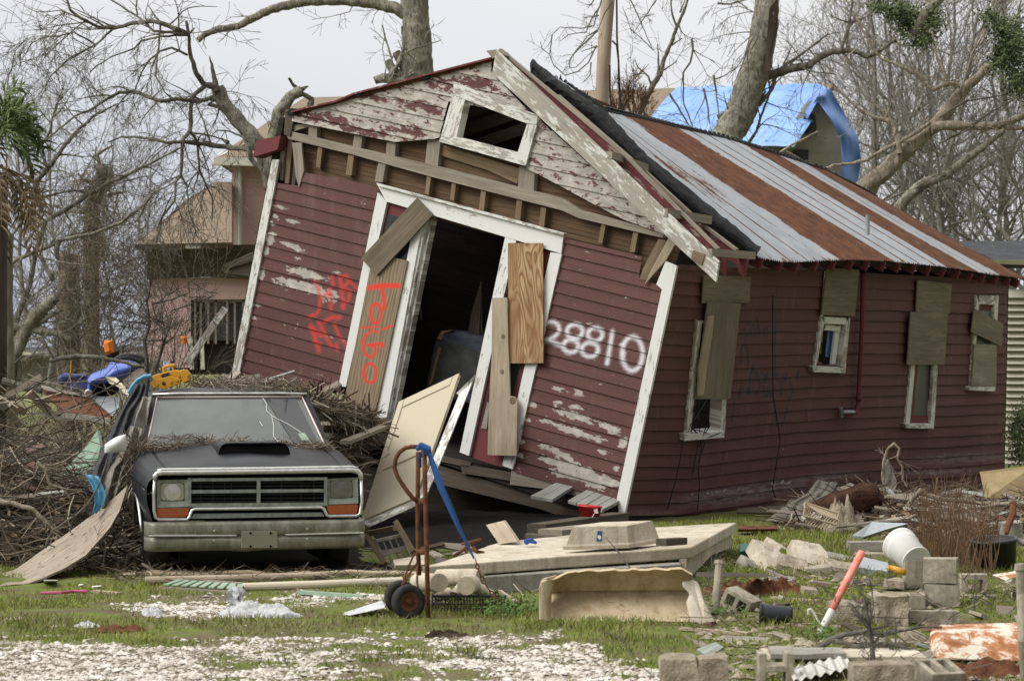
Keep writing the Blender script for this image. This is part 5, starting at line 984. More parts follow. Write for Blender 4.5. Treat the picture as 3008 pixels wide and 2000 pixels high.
# hand truck
HT = thing('hand_truck', 'rusty two wheeled hand truck standing upright with a curved handle', 'hand truck', G(*ZK(575, 1150)))
YH = 18.35
mb = MB(); mb.tube([kk(512, 60, YH+.12), kk(508, 400, YH+.13), kk(512, 720, YH+.14), kk(518, 870, YH+.16)], .018, 8); mb.tube([kk(552, 36, YH-.02), kk(560, 400, YH-.05), kk(568, 740, YH-.08), kk(578, 1150, YH-.14)], .019, 8)
for y, w_ in ((385, .05), (715, .035)): mb.beam(kk(508, y, YH+.12), kk(565, y+4, YH-.05), w_, .02, up=(0, 1, 0))
mb.build('truck_frame', m_rust, HT, smooth=True)
mb = MB(); pts = [(552, 36), (520, 28), (470, 26), (425, 35), (385, 65), (362, 110), (356, 165), (372, 215), (400, 262), (440, 320), (475, 362), (510, 390)]; mb.tube([kk(x, y, YH+.0) for x, y in pts], .017, 8); mb.build('truck_handle', m_rust, HT, smooth=True)
mb = MB()
for a, b in (((525, 700), (410, 1000)), ((552, 790), (425, 985)), ((560, 800), (550, 920)), ((550, 920), (565, 1040))): mb.tube([pz(*a, YH+.05), pz((a[0]+b[0])/2-6, (a[1]+b[1])/2, YH+.02), pz(*b, YH-.02)], .008, 6)
mb.build('axle_brace', m_rust, HT)
for (x, y), Y in (((470, 1148), 18.25), ((398, 1105), 18.62)):
    c = pz(x, y, Y); M = Matrix.Translation(c)@Matrix.Rotation(math.radians(20), 4, 'Z')@Matrix.Rotation(math.radians(90), 4, 'X')
    w_ = MB(); w_.lathe([(.075, -.035), (.10, -.046), (.122, -.04), (.128, -.02), (.129, 0), (.128, .02), (.122, .04), (.10, .046), (.075, .035)], M, 32); wh = w_.build('wheel', m_rubber, HT, smooth=True)
    w_ = MB(); w_.lathe([(0, .03), (.018, .034), (.022, .02), (.045, .012), (.06, .026), (.078, .034), (.08, 0), (.078, -.034), (0, -.02)], M, 24); w_.build('rim', m_rust, wh, smooth=True)
mb = MB(); mb.tube([pz(398, 1105, 18.62), pz(470, 1148, 18.25)], .012, 8); mb.build('axle', m_rust, HT)
mb = MB()
st = [(545, 40, .03), (585, 75, .03), (620, 170, .045), (660, 290, .05), (720, 420, .046), (780, 560, .03), (830, 660, .018), (880, 762, .010)]
mb.grid(lambda s, t: (lambda x, y, w_: kk(x+(t-.5)*w_*900, y+(t-.5)*-10, YH-.16+.08*s+.02*math.sin(t*3+s*5)))(np.interp(s, np.linspace(0, 1, 8), [q[0] for q in st]), np.interp(s, np.linspace(0, 1, 8), [q[1] for q in st]), np.interp(s, np.linspace(0, 1, 8), [q[2] for q in st])), 30, 4, thick=(0, .006, 0))
mb.tube([kk(508, 40, YH-.06), kk(530, 22, YH-.12), kk(575, 40, YH-.12), kk(585, 75, YH-.08), kk(540, 62, YH+.03), kk(520, 100, YH+.05), kk(528, 160, YH+.1)], [.018, .03, .03, .02, .018, .016, .008], 8)
one(mb, 'tie_strap', m_strap, 'blue webbing strap knotted on the hand truck and stretched down to the chain', 'strap')
mb = MB(); cp = [kk(x, y, YH-.05) for x, y in ((888, 765), (905, 830), (925, 880), (950, 930), (985, 975), (1015, 1010), (1045, 1040))]; L = [cp[0]]
for a, b in zip(cp[:-1], cp[1:]):
    m_ = max(1, int((b-a).length/.035)); L += [a+(b-a)*(i+1)/m_ for i in range(m_)]
for i, (a, b) in enumerate(zip(L[:-1], L[1:])):
    d = (b-a); s_ = d.cross(Vector((0, 1, 0))).normalized()*.012 if i % 2 else Vector((0, .012, 0)); mb.tube([a-d*.1, a+d*.2+s_, b-d*.2+s_, b+d*.1, b-d*.2-s_, a+d*.2-s_, a-d*.1], .005, 5)
one(mb, 'chain', m_rust, 'short rusty chain running from the blue strap down to the crate', 'chain')
mb = MB(); mb.beam(kk(1050, 975, 18.9), kk(1155, 1048, 18.6), .03, .02); one(mb, 'wood_stick', m_palepine, 'short pale stick right of the crate against the concrete beam', 'stick')
# round poles, shutter, strips in front of the truck
zi = lambda x, y, Y: P(*ZI(x, y), Y)
def gp(x, y, z): return G(*ZI(x, y), z)
mb = MB(); mb.tube([gp(955, 905, .04), gp(1500, 893, .04), gp(2145, 872, .04)], .034, 12); one(mb, 'round_pole', m_palepine, 'whitish round pole lying just in front of the truck', 'pole')
mb = MB(); mb.tube([G(714, 1724, .04), G(950, 1716, .04), G(1180, 1706, .04)], .036, 12); one(mb, 'round_pole', S('pale_round_wood', .8).col((.62, .56, .44)).m, 'pale yellowish round pole lying nearer than the whitish one, ending at the hand truck', 'pole')
SH = thing('slatted_shutter', 'green grey slatted shutter lying flat under the round poles', 'shutter', gp(1300, 960, 0))
mb = MB(); a, b = gp(1050, 955, .02), gp(1590, 990, .02); mb.beam(a, b, .04, .03); mb.beam(gp(1150, 900, .02), gp(1600, 930, .02), .04, .03); mb.build('shutter_frame', m_greywood, SH)
for i in range(9):
    s = .08+i*.11; mb = MB(); mb.beam(a+(b-a)*s+Vector((0, 0, .03)), gp(1150, 900, .05)+(gp(1600, 930, .02)-gp(1150, 900, .02))*s, .05, .01); mb.build('slat', m_green, SH)
mb = MB(); mb.beam(gp(1970, 982, .02), G(*ZK(160, 1012), .02), .05, .03); one(mb, 'wood_strip', m_green, 'faded green wooden strip on the shells near the hand truck wheels', 'plank')
mb = MB(); rockbox(mb, 3.2, .2, .035, XF(G(880, 1690), 2), .03, 14, .1, 3); one(mb, 'washed_log', m_palepine, 'low half buried log in front of the truck wheels', 'log')
mb = MB(); mb.beam(gp(620, 975, .01), gp(790, 992, .01), .06, .02); one(mb, 'wood_strip', m_palepine, 'short tan wood chip in the grass left of the shutter', 'plank')
mb = MB(); mb.tube([gp(270, 988, .02), gp(400, 985, .03), gp(480, 978, .02), gp(575, 978, .02)], .013, 6); one(mb, 'plastic_ribbon', plain('magenta_plastic', (.45, .08, .18), .6), 'magenta plastic ribbon in the grass at the left', 'ribbon')
mb = MB(); mb.slab([gp(285, 905, .06), gp(375, 905, .05), gp(370, 922, 0), gp(290, 920, 0)], (0, .05, 0)); one(mb, 'paper_scrap', m_mirror, 'white paper scrap at the foot of the curved plywood', 'paper')
for i, (x, y, w_, lab) in enumerate(((530, 935, 30, 'tiny white scrap in the grass right of the curved plywood'), (635, 945, 60, 'flat white scrap in the grass left of the whitish pole'))):
    mb = MB(); mb.slab([gp(x-w_/2, y, .01), gp(x+w_/2, y-3, .03), gp(x+w_/2, y+8, .0), gp(x-w_/2, y+8, .0)], (0, .02, .004)); one(mb, 'paper_scrap', m_mirror, lab, 'paper')
def lump(name, label, cat, c, w_, d, h, mat, amp, seed, n=28, fr=3, kind=None):
    mb = MB(); o = Vector((seed, seed*2, 0))
    def f(s, t):
        a = s*2*math.pi; r = t; x, y = r*math.cos(a), r*math.sin(a); base = max(0, 1-r*r)**.5; q = mn.noise(Vector((x*fr, y*fr, 0))+o); q2 = abs(mn.noise(Vector((x*fr*2.6, y*fr*2.6, 4))+o))
        rr = 1+.25*mn.noise(Vector((math.cos(a)*1.5, math.sin(a)*1.5, 9))+o)
        wr = abs(mn.noise(Vector((x*9+q*3, y*5, 2))+o))*h*.35*base if mat is m_bag else 0
        return c+Vector((x*w_/2*rr, y*d/2*rr, max(-.01, h*base*(.75+amp*q)-h*amp*.8*q2*base-.005-wr)))
    mb.grid(f, n, n//2, uvs=(w_, h)); return one(mb, name, mat, label, cat, None, kind, smooth=True)
lump('plastic_bag', 'large crumpled white plastic bag lying on the shells in front of the truck', 'plastic bag', G(*ZI(1680, 1150), 0)+Vector((0, .12, 0)), .62, .34, .15, m_bag, .5, 3, 70, 1.7)
mb = MB()
for q in range(3):
    sd = q*3.3; mb.grid(lambda s, t: G(*ZI(1500+s*80+10*math.sin(t*5+q), 1110), 0)+Vector((.02*math.sin(t*9+sd)+q*.02-.02, .1+.03*math.sin(s*4+q)+q*.02, .02+.17*t*(1-.5*abs(s-.5)))), 6, 8, thick=(.002, .003, 0))
o_ = mb.build('bag_handles', m_bag, bpy.data.objects['plastic_bag'], smooth=True)
lump('crumpled_paper', 'small greyish crumpled bag on the shells left of the large white bag', 'paper', G(*ZI(985, 1150), 0)+Vector((0, .1, 0)), .17, .15, .10, m_bag, .6, 8, 26)
lump('crumpled_paper', 'flat pale crumpled sheet left of the small greyish bag', 'paper', G(*ZI(555, 1215), 0)+Vector((0, .1, 0)), .18, .15, .04, m_bag, 1.2, 5, 22)
lump('rusty_scrap', 'rusty brown metal scrap lying in the grass near the shells', 'scrap iron', G(*ZI(780, 1240), 0)+Vector((0, .1, 0)), .34, .2, .04, m_rust, 1.3, 12, 26)
lump('dirt_clod', 'dark clod of dry weeds at the edge of the shells below the hand truck', 'clod', G(*ZK(700, 1275), 0)+Vector((0, .1, 0)), .32, .16, .035, m_mulch, 1.3, 15, 26)
mb = MB(); mb.slab([G(*ZK(20, 1130), .0), G(*ZK(270, 1050), .07), G(*ZK(290, 1085), .06), G(*ZK(60, 1135), 0)], (0, .06, .01)); one(mb, 'plastic_sheet', m_bag, 'strip of whitish plastic sheet running to the hand truck wheel', 'sheet')
# curved plywood sheet
lo = [(-60, 945, 20.85), (180, 928, 21.0), (400, 838, 21.3), (560, 742, 21.6), (720, 562, 22.0), (790, 440, 22.2), (836, 292, 22.35)]; hi_ = [(-60, 880, 21.9), (100, 835, 22.1), (300, 690, 22.35), (450, 590, 22.5), (600, 480, 22.6), (740, 370, 22.6), (842, 278, 22.45)]
def cpw(s, t):
    i = np.linspace(0, 1, 7); a = [np.interp(s, i, [q[k_] for q in lo]) for k_ in range(3)]; b = [np.interp(s, i, [q[k_] for q in hi_]) for k_ in range(3)]
    x, y, Y = [a[k_]*(1-t)+b[k_]*t for k_ in range(3)]; return zi(x, y+4*mn.noise(Vector((s*14, t*3, 0))), Y+.03*mn.noise(Vector((s*5, t*5, 1))))
mb = MB(); mb.grid(cpw, 40, 10, uvs=(2.6, .8), thick=(.0, .015, -.02)); m_cp = S('mudstained_plywood', .95); g = m_cp.noise(1, 6, .65, m_cp.map(m_cp.uv(), (3, 30, 1)), .4); c = m_cp.ramp(g, [(.3, (.22, .175, .13)), (.7, (.42, .36, .29))]); c = m_cp.mix(m_cp.ramp(m_cp.noise(1, 6, .7, m_cp.map(m_cp.uv(), (8, 14, 1))), [(.56, 0), (.64, .8)]), c, (.09, .065, .045)); m_cp.col(c); m_cp.bump(g, .6, .008)
one(mb, 'plywood_sheet', m_cp.m, 'curved mud stained plywood sheet leaning on the truck fender', 'plywood')
# blankets hanging off the cab on its left, a rag, a rope
def drape(name, label, cat, L_, R_2, YL, YR, mat, folds=5, amp=.05, seed=0, n=50, parent=None):
    mb = MB(); iL = np.linspace(0, 1, len(L_)); iR = np.linspace(0, 1, len(R_2))
    def f(s, t):
        a = [np.interp(t, iL, [q[k_] for q in L_]) for k_ in (0, 1)]; b = [np.interp(t, iR, [q[k_] for q in R_2]) for k_ in (0, 1)]; Y = (YL[0]*(1-t)+YL[1]*t)*(1-s)+(YR[0]*(1-t)+YR[1]*t)*s
        w_ = 6*mn.noise(Vector((s*3, t*6, seed))); Yf = Y+amp*math.sin(s*folds*6.28+2*mn.noise(Vector((t*3, s, seed)))+seed)+amp*mn.noise(Vector((s*5, t*7, seed+3)))
        return P(a[0]*(1-s)+b[0]*s+w_*(1-abs(2*s-1)), a[1]*(1-s)+b[1]*s+w_*.5, Yf)
    mb.grid(f, n, n, thick=(0, .03, 0)); return one(mb, name, mat, label, cat, smooth=True)
drape('blanket', 'dark blue grey blanket draped down the left side of the truck cab', 'blanket', [(398, 1128), (350, 1210), (305, 1310), (270, 1390), (262, 1440)], [(440, 1126), (425, 1200), (400, 1300), (370, 1400), (350, 1500)], (24.0, 22.4), (23.9, 22.8), m_cloth, 3, .05, 2)
drape('blanket', 'folded greyish rag hanging over the truck fender below the mirror', 'blanket', [(380, 1250), (345, 1330), (310, 1400), (290, 1500)], [(425, 1260), (405, 1330), (375, 1380), (345, 1460)], (23.3, 22.5), (23.2, 22.7), m_cloth2, 2, .05, 7)
drape('rag', 'pale grey ragged cloth stuffed in the open side window of the truck', 'rag', [(420, 1165), (400, 1220), (385, 1290), (375, 1330)], [(445, 1165), (435, 1220), (425, 1290), (400, 1320)], (23.6, 23.0), (23.6, 23.2), m_concgrey, 1, .04, 4, 24)
drape('tarp_strip', 'light blue tarp strip hanging below the dark blanket', 'tarp', [(250, 1392), (272, 1430), (278, 1480), (270, 1512)], [(290, 1400), (312, 1455), (305, 1480), (285, 1505)], (22.5, 22.3), (22.6, 22.4), m_cyan, 2, .02, 5, 20)
mb = MB(); mb.tube([ej(x, y, 24.2) for x, y in ((995, 1128), (950, 1133), (905, 1158), (870, 1200), (845, 1245))], .022, 6); one(mb, 'blue_hose', m_cyan, 'light blue hose arching off the truck roof beside the toy bulldozer', 'hose')
# pink marker post, planter, bucket and others on the right
a, b = G(*ZL(888, 1268), 0), l_(1175, 718, 17.15); PM = thing('marker_post', 'leaning pink and white round marker post in the grass', 'post', a)
mid = a+(b-a)*.31; mb = MB(); mb.tube([mid, a*.3+b*.7, b, b+(b-a)*.008], [.026, .0265, .027, .018], 14); mb.build('pink_tube', m_pinkp, PM, smooth=True)
mb = MB(); mb.tube([a, mid], [.0255, .0258], 14); mb.build('white_tube', m_bucket, PM, smooth=True)
mb = MB(); mb.tube([l_(x, y, 17.3) for x, y in ((820, 1130), (818, 1100), (838, 1092), (860, 1120), (890, 1180), (940, 1240), (1010, 1280))], .008, 6); one(mb, 'white_cable', m_bucket, 'loop of white cable in the grass around the marker post foot', 'cable')
c0, c1 = G(*ZL(510, 1130), .075)+Vector((0, .1, 0)), G(*ZL(735, 1148), .065)+Vector((0, .16, 0)); d = (c1-c0); M = Matrix.Translation(c0)@d.to_track_quat('Z', 'Y').to_matrix().to_4x4(); L = d.length
pr = [(.07, .01), (.078, .0), (.078, .02), (.073, .022)]
for i in range(12): z = .03+i*(L-.04)/12; pr += [(.072-.01*i/12, z), (.069-.01*i/12, z+.008)]
pr += [(.06, L), (.0, L)]; mb = MB(); mb.lathe(pr, M, 24); mb.lathe([(.066, .0), (.055, L-.02), (0, L-.02)], M, 24); one(mb, 'plant_pot', S('black_ribbed_plastic', .5).col((.028, .03, .036)).m, 'black ribbed plant pot lying on its side in the grass', 'plant pot', smooth=True)
BU = thing('bucket', 'white plastic bucket tipped over behind the cinder blocks', 'bucket', l_(1530, 830, 21.0)); c0, c1 = l_(1445, 800, 20.9), l_(1545, 700, 21.3); 
c0 = l_(1500, 830, 20.75); c1 = l_(1490, 690, 20.95)+Vector((0, .28, 0)); d = (c1-c0); M = Matrix.Translation(c0)@d.to_track_quat('Z', 'Y').to_matrix().to_4x4(); 
axis = Vector((-.30, .85, .36)).normalized(); top_c = l_(1500, 700, 21.0); M = Matrix.Translation(l_(1532, 778, 20.7))@axis.to_track_quat('Z', 'Y').to_matrix().to_4x4()
mb = MB(); mb.lathe([(.115, 0), (.128, .0), (.138, .22), (.15, .23), (.15, .25), (.142, .255), (.15, .27), (.152, .30), (.158, .305), (.158, .33), (.145, .33), (.12, .02), (0, .02)], M, 40); mb.build('bucket_body', m_bucket, BU, smooth=True)
mb = MB(); mb.lathe([(.0, .001), (.10, .0), (.128, -.006), (.134, -.002), (.134, .008)], M, 40); mb.build('bucket_base', m_bucket, BU, smooth=True)
mb = MB(); mb.tube([l_(1350, 825, 20.4), l_(1455, 850, 20.3)], [.028, .03], 10); one(mb, 'yellow_bottle', m_yellow, 'small yellow plastic tube lying left of the pale standing block', 'bottle', smooth=True)
p = G(*ZL(2045, 850), 0); mb = MB(); mb.lathe([(.0, 0), (.19, .0), (.215, .28), (.225, .28), (.225, .31), (.2, .31), (.17, .05)], XF(p, 0, 4, -4), 28); one(mb, 'plant_pot', plain('black_tub_plastic', (.02, .022, .025), .5), 'large black plastic tub right of the dry reeds', 'plant pot', smooth=True)
mb = MB(); mb.slab([l_(365, 665, 23.5), l_(485, 655, 23.6), l_(490, 690, 23.2), l_(370, 715, 23.1)], (0, .05, -.05)); one(mb, 'plastic_tray', m_tealp, 'dark teal plastic tray in the grass behind the big slab', 'tray', bevel=.01)
mb = MB(); mb.slab([l_(1690, 1262, 15.7), l_(1740, 1248, 15.8), l_(2280, 1228, 15.9), l_(2280, 1440, 15.5), l_(1665, 1428, 15.4), l_(1672, 1300, 15.55)], (0, .30, .02)); one(mb, 'appliance_panel', m_rustwhite, 'white enamel appliance shell blotched with orange rust at the right edge', 'appliance', bevel=.02)
mb = MB(); mb.slab([l_(2030, 868, 19.5), l_(2180, 842, 19.6), l_(2215, 870, 19.4), l_(2120, 905, 19.3)], (0, .1, -.02)); one(mb, 'bent_sheet', m_rustwhite, 'small bent white sheet with rust right of the open cinder block', 'sheet metal')
mb = MB()
def cor(s, t): x = 725+(1110-725)*s; y = 1590-(1568-1470)*s*.9-85*t; q = G(*ZL(x-40*t, y+10), .03); return q+Vector((0, 0, .03+.010*math.sin(s*6.28*6)))
mb.grid(cor, 84, 4, thick=(0, 0, -.004)); one(mb, 'corrugated_sheet', m_galv if False else S('dirty_white_sheet', .7).col((.50, .49, .45)).m, 'white corrugated plastic sheet at the bottom edge beside the H shaped block', 'sheet')
mb = MB(); mb.tube([G(*ZL(2240, 1568), 0)+Vector((.02, 0, -.1)), l_(2232, 1300, 14.4), l_(2222, 1000, 14.5), l_(2215, 830, 14.5)], [.03, .03, .028, .027], 12); mb.tube([l_(2216, 835, 14.5), l_(2212, 795, 14.5)], [.036, .03], 12); one(mb, 'rail_post', m_cinder, 'thin pale post standing at the right edge of the picture', 'post')
mb = MB(); mb.slab([l_(1948, 190, 29.5), l_(2290, 150, 30), l_(2290, 360, 29.6), l_(1985, 360, 29.0)], (.05, .05, 0)); one(mb, 'tan_board', m_card, 'damp tan board standing at the far right against the bushes', 'board')
mb = MB(); mb.tube([l_(2170, 395, 25.5), l_(2165, 470, 25.4), l_(2130, 560, 25.2), l_(2125, 600, 25.1)], [.035, .04, .035, .02], 7); one(mb, 'rusty_stake', m_rust, 'rusty bent iron stake leaning at the right edge', 'scrap iron')
mb = MB()
for i in range(14):
    s = i/13; mb.tube([l_(800+210*s-8, 400+90*s, 27.0), l_(800+210*max(0, s-.45), 400+90*s+60*min(1, s*2)*.9+30, 26.9)], .008, 4); mb.tube([l_(800+210*s, 400+70*s, 27.0), l_(min(1025, 800+210*s+110), min(545, 400+70*s+75), 26.9)], .008, 4)
mb.tube([l_(800, 395, 27), l_(1020, 465, 27), l_(1005, 540, 26.9), l_(790, 480, 26.9), l_(800, 395, 27)], .014, 6); one(mb, 'wire_basket', m_palepine, 'pale diamond lattice basket in the scrap along the side wall', 'basket')
mb = MB(); M = Matrix.Translation(l_(1090, 400, 28.2))@Matrix.Rotation(math.radians(70), 4, 'Y')@Matrix.Rotation(.3, 4, 'X'); mb.lathe([(.0, -.42), (.15, -.42), (.18, -.2), (.17, 0), (.18, .2), (.14, .38), (0, .38)], M, 20); mb.v = [tuple(Vector(p)+mn.noise_vector(Vector(p)*5)*.05) for p in mb.v]; one(mb, 'rusty_drum', mottled('dark_rust', (.03, .014, .009), (.09, .04, .022), 9, .95, bump=.8, bd=.02), 'crushed rusty drum in the scrap against the side wall', 'drum')
drape('grey_tarp', 'grey tarpaulin sloping from the side wall down to the ground', 'tarp', [(2400, 1410), (2370, 1450), (2300, 1490), (2250, 1530)], [(2460, 1418), (2440, 1460), (2430, 1500), (2440, 1540)], (29.9, 28.4), (29.9, 28.2), S('grey_canvas', .9).col((.16, .145, .12)).m, 3, .04, 9, 30)
drape('hanging_rag', 'greyish torn rag hanging from the roots against the side wall', 'rag', [(2598, 1335), (2600, 1380), (2596, 1430), (2604, 1450)], [(2606, 1338), (2625, 1385), (2637, 1420), (2622, 1452)], (30.6, 30.3), (30.6, 30.3), m_cloth2, 1, .02, 3, 24)
for i, (q, Y, mt, lab) in enumerate(((((1110, 610), (1240, 520), (1480, 530), (1330, 570), (1180, 620)), 26.0, m_galv, 'blue grey corrugated sheet lying curled in front of the side wall'), (((360, 545), (620, 545), (620, 565), (360, 570)), 27.3, m_rust, 'flat rusty strip at the foot of the side wall'), (((1450, 535), (1640, 500), (1640, 515), (1460, 555)), 26.5, m_rust, 'thin rusty sheet behind the white bucket'), (((2060, 470), (2130, 500), (2140, 515), (2070, 510)), 26, m_rust, 'orange rusted plate scrap beside the rusty stake'))):
    mb = MB(); mb.slab([l_(x, y, Y-(.0 if j < 2 else .25)) for j, (x, y) in enumerate(q)], (0, .03, -.03)); one(mb, 'sheet_scrap', mt, lab, 'sheet metal')
lump('root_ball', 'muddy clump of roots in front of the wire basket', 'root clump', G(*ZL(1050, 600), 0)+Vector((0, .2, 0)), .42, .4, .42, m_stone, .8, 22, 30, 3)
mb = MB(); mb.slab([l_(95, 850, 19.5), l_(555, 858, 20), l_(555, 882, 19.9), l_(95, 880, 19.4)], (0, .2, -.02)); one(mb, 'dark_plank', m_darkwood, 'long dark plank on the ground right of the big slab', 'plank')
mb = MB(); mb.slab([G(*ZL(560, 862), .02), G(*ZL(735, 885), .02), G(*ZL(700, 912), .02), G(*ZL(500, 890), .02)], (0, 0, -.015)); one(mb, 'sheet_scrap', m_galv, 'thin pale metal sheet lying below the rubble heap', 'sheet metal')
lump('rusty_scrap', 'long crumpled mass of rusted tin under the rubble heap', 'scrap iron', G(*ZL(560, 1000), 0)+Vector((0, .2, 0)), 1.0, .6, .09, m_rust, 1.6, 33, 60, 5)
lump('rusty_scrap', 'rusted tin flattened at the bottom right corner under the appliance shell', 'scrap iron', G(*ZL(2050, 1545), 0)+Vector((0, .1, 0)), .9, .4, .08, m_rust, 1.4, 35, 36, 3)
mb = MB(); mb.beam(G(*ZL(585, 1018), .01), G(*ZL(880, 1042), .01), .05, .02); one(mb, 'wood_strip', m_palepine, 'thin pale lath in the grass right of the side lying cinder block', 'plank')
mb = MB(); mb.beam(G(*ZL(-20, 1222), .01), G(*ZL(430, 1255), .01), .06, .02); one(mb, 'wood_strip', m_palepine, 'long thin lath in the grass in front of the trough', 'plank')
mb = MB(); mb.beam(G(*ZL(1830, 1010), .01), G(*ZL(2060, 1012), .01), .12, .025); one(mb, 'wood_strip', m_greywood, 'grey lath lying right of the stack of two cinder blocks', 'plank')
# ---------------------------------------------------------------- buildings behind
def plane3(a, b, c): n = (b-a).cross(c-a).normalized(); return (a, n)
def onpl(u, v, pl, off=0):
    a, n = pl; s = -1 if n.y > 0 else 1; r = ray(u, v); t = (a+n*off*s-EYE).dot(n)/r.dot(n); return EYE+r*t
PH = thing('pink_house', 'pink two storey house with brown shingle roof standing behind the red house', 'house', (-5.2, 52, 0))
ea, ra, rb = P(632, 462, 50.5), P(893, 287, 54.5), P(2450, 247, 51.9); eb = ea+(rb-ra); RPL = plane3(ea, ra, rb)
mb = MB(); mb.slab([ea, ra, rb, eb], (0, 0, -.12)); o, n = RPL; rdx = (rb-ra).normalized(); rdy = rdx.cross(n); mb.uv = [((Vector(p)-ea).dot(rdx), (Vector(p)-ea).dot(rdy)) for p in mb.v]; mb.build('roof', m_shingle, PH)
mb = MB(); mb.slab([ra, ea, ea+Vector((0, 9, 0)), ra+Vector((0, 1.5, 0))], (0, 0, -.1)); mb.build('roof', m_shingle, PH)
mb = MB(); mb.beam(P(630, 474, 50.2), P(760, 478, 50.2), .25, .16); mb.beam(P(626, 482, 50.25), P(760, 486, 50.25), .2, .05); mb.build('gutter', m_gutter, PH)
mb = MB(); mb.slab([P(634, 462, 50.5), P(645, 450, 50.8), P(690, 430, 51.2), P(660, 452, 50.6)], (0, .05, -.02)); mb.build('roof_edge_trim', m_mirror, PH)
mb = MB(); mb.slab([P(681, 488, 50.9), P(1400, 488, 50.9), P(1400, 1100, 50.9), P(681, 1100, 50.9)], (0, .2, 0)); mb.build('wall', m_pink, PH)
mb = MB(); mb.beam(P(695, 490, 50.8), P(700, 742, 50.8), .09, .06); mb.tube([P(706, 490, 50.7), P(706, 735, 50.7)], .04, 6); mb.build('corner_trim', m_gutter, PH)
wa = [P(395, 718, 48.0), P(433, 690, 48.3), P(540, 592, 49.6), P(632, 534, 50.6), P(681, 534, 50.7), P(681, 712, 47.9)]
mb = MB(); mb.slab(wa, (0, .3, -.1)); mb.uv = [(p[0], p[2]*1.6) for p in mb.v]; mb.build('lower_roof', m_shingle, PH)
mb = MB(); mb.slab([P(415, 722, 48.2), P(780, 718, 48.2), P(780, 815, 48.6), P(735, 820, 48.6), P(600, 812, 48.6), P(430, 820, 48.6), P(434, 765, 48.4)], (0, .3, 0)); mb.build('broken_soffit', m_darkwood, PH)
mb = MB(); mb.slab([P(545, 714, 48.0), P(590, 706, 48.0), P(588, 730, 48.0), P(545, 730, 48.0)], (0, .1, 0)); mb.build('porch_lamp', m_gutter, PH)
mb = MB(); mb.slab([P(655, 780, 47.9), P(760, 735, 47.9), P(760, 760, 47.9), P(668, 790, 47.9)], (0, .1, .02)); mb.slab([P(650, 790, 47.95), P(760, 772, 47.95), P(760, 815, 47.95), P(660, 802, 47.95)], (0, .08, .0)); mb.build('hanging_fascia', m_darkwood, PH)
mb = MB(); mb.slab([P(436, 818, 48.8), P(800, 812, 48.8), P(800, 878, 48.8), P(560, 880, 48.8), P(560, 1080, 48.8), P(515, 1080, 48.8), P(515, 880, 48.8), P(510, 1060, 48.8), P(436, 1060, 48.8)], (0, .25, 0)); mb.build('wall', m_pink, PH)
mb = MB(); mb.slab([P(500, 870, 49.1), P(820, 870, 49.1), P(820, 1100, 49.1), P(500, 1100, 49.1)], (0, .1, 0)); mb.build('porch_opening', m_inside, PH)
mb = MB(); mb.slab([P(575, 885, 49.0), P(745, 885, 49.0), P(745, 1000, 49.0), P(575, 1000, 49.0)], (0, .04, 0)); wd = mb.build('window', m_greypane, PH); mb = MB()
for u in (574, 590, 612, 634, 668, 690, 715, 744): mb.beam(P(u, 880, 48.9), P(u, 1010, 48.9), .05 if u not in (574, 668, 744) else .11, .04)
mb.beam(P(570, 880, 48.9), P(750, 880, 48.9), .05, .1); mb.build('window_bars', m_greywood, wd)
for u in (560, 592):
    mb = MB(); mb.beam(P(u, 990, 48.5), P(u+4, 1085, 48.5), .08, .08); mb.build('porch_post', m_gutter, PH)
# blue tarp and tan dormer end
mb = MB(); tq = [(1989, 256), (2120, 253), (2240, 250), (2405, 245), (2440, 262), (2400, 330), (2340, 420), (2200, 430), (1890, 430), (1870, 380)]
tgl = [(1989, 256), (1960, 285), (1925, 325), (1885, 380), (1870, 430)]; tgr = [(2405, 245), (2440, 262), (2400, 330), (2340, 420), (2330, 430)]
mb.grid(lambda s, t: (lambda a, b, c, d: onpl(a*(1-s)+c*s, (b*(1-s)+d*s)+1.5*math.sin(s*20), RPL, .07+.05*mn.noise(Vector((s*9, t*3, 1)))+.035*abs(mn.noise(Vector((s*26+t*6, t*5, 4))))))(np.interp(t, np.linspace(0, 1, 5), [q[0] for q in tgl]), np.interp(t, np.linspace(0, 1, 5), [q[1] for q in tgl]), np.interp(t, np.linspace(0, 1, 5), [q[0] for q in tgr]), np.interp(t, np.linspace(0, 1, 5), [q[1] for q in tgr])), 70, 24, thick=(0, .03, -.02)); one(mb, 'blue_tarp', m_tarp, 'large blue tarp nailed over the brown roof behind the red house', 'tarp')
mb = MB(); mb.slab([P(2372, 300, 49.3), P(2300, 400, 49.3), P(2300, 600, 49.3), P(2478, 600, 49.3), P(2478, 410, 49.3), P(2440, 330, 49.3), P(2405, 285, 49.3)], (0, 1.5, 0)); mb.build('dormer_wall', m_tan, PH)
for q in ([(2372, 325), (2335, 398), (2400, 396), (2395, 340)], [(2330, 440), (2375, 440), (2375, 470), (2330, 470)]):
    mb = MB(); mb.slab([P(u, v, 49.2) for u, v in q], (0, .04, 0)); mb.build('dormer_vent', m_greyroof, PH)
mb = MB()
def tdr(s, t):
    a = [(2352, 322), (2400, 262), (2440, 262), (2478, 330), (2520, 400), (2530, 470), (2520, 530), (2500, 560)]; b = [(2372, 350), (2400, 300), (2412, 310), (2440, 350), (2470, 410), (2474, 470), (2468, 530), (2458, 545)]
    x = s*7; i = min(int(x), 6); f = x-i; p = [a[i][k_]*(1-f)+a[i+1][k_]*f for k_ in (0, 1)]; q = [b[i][k_]*(1-f)+b[i+1][k_]*f for k_ in (0, 1)]
    return P(p[0]*(1-t)+q[0]*t, p[1]*(1-t)+q[1]*t, 49.0+.5*(1-t)+.10*math.sin(s*17+t*4)+.06*math.sin(t*9))
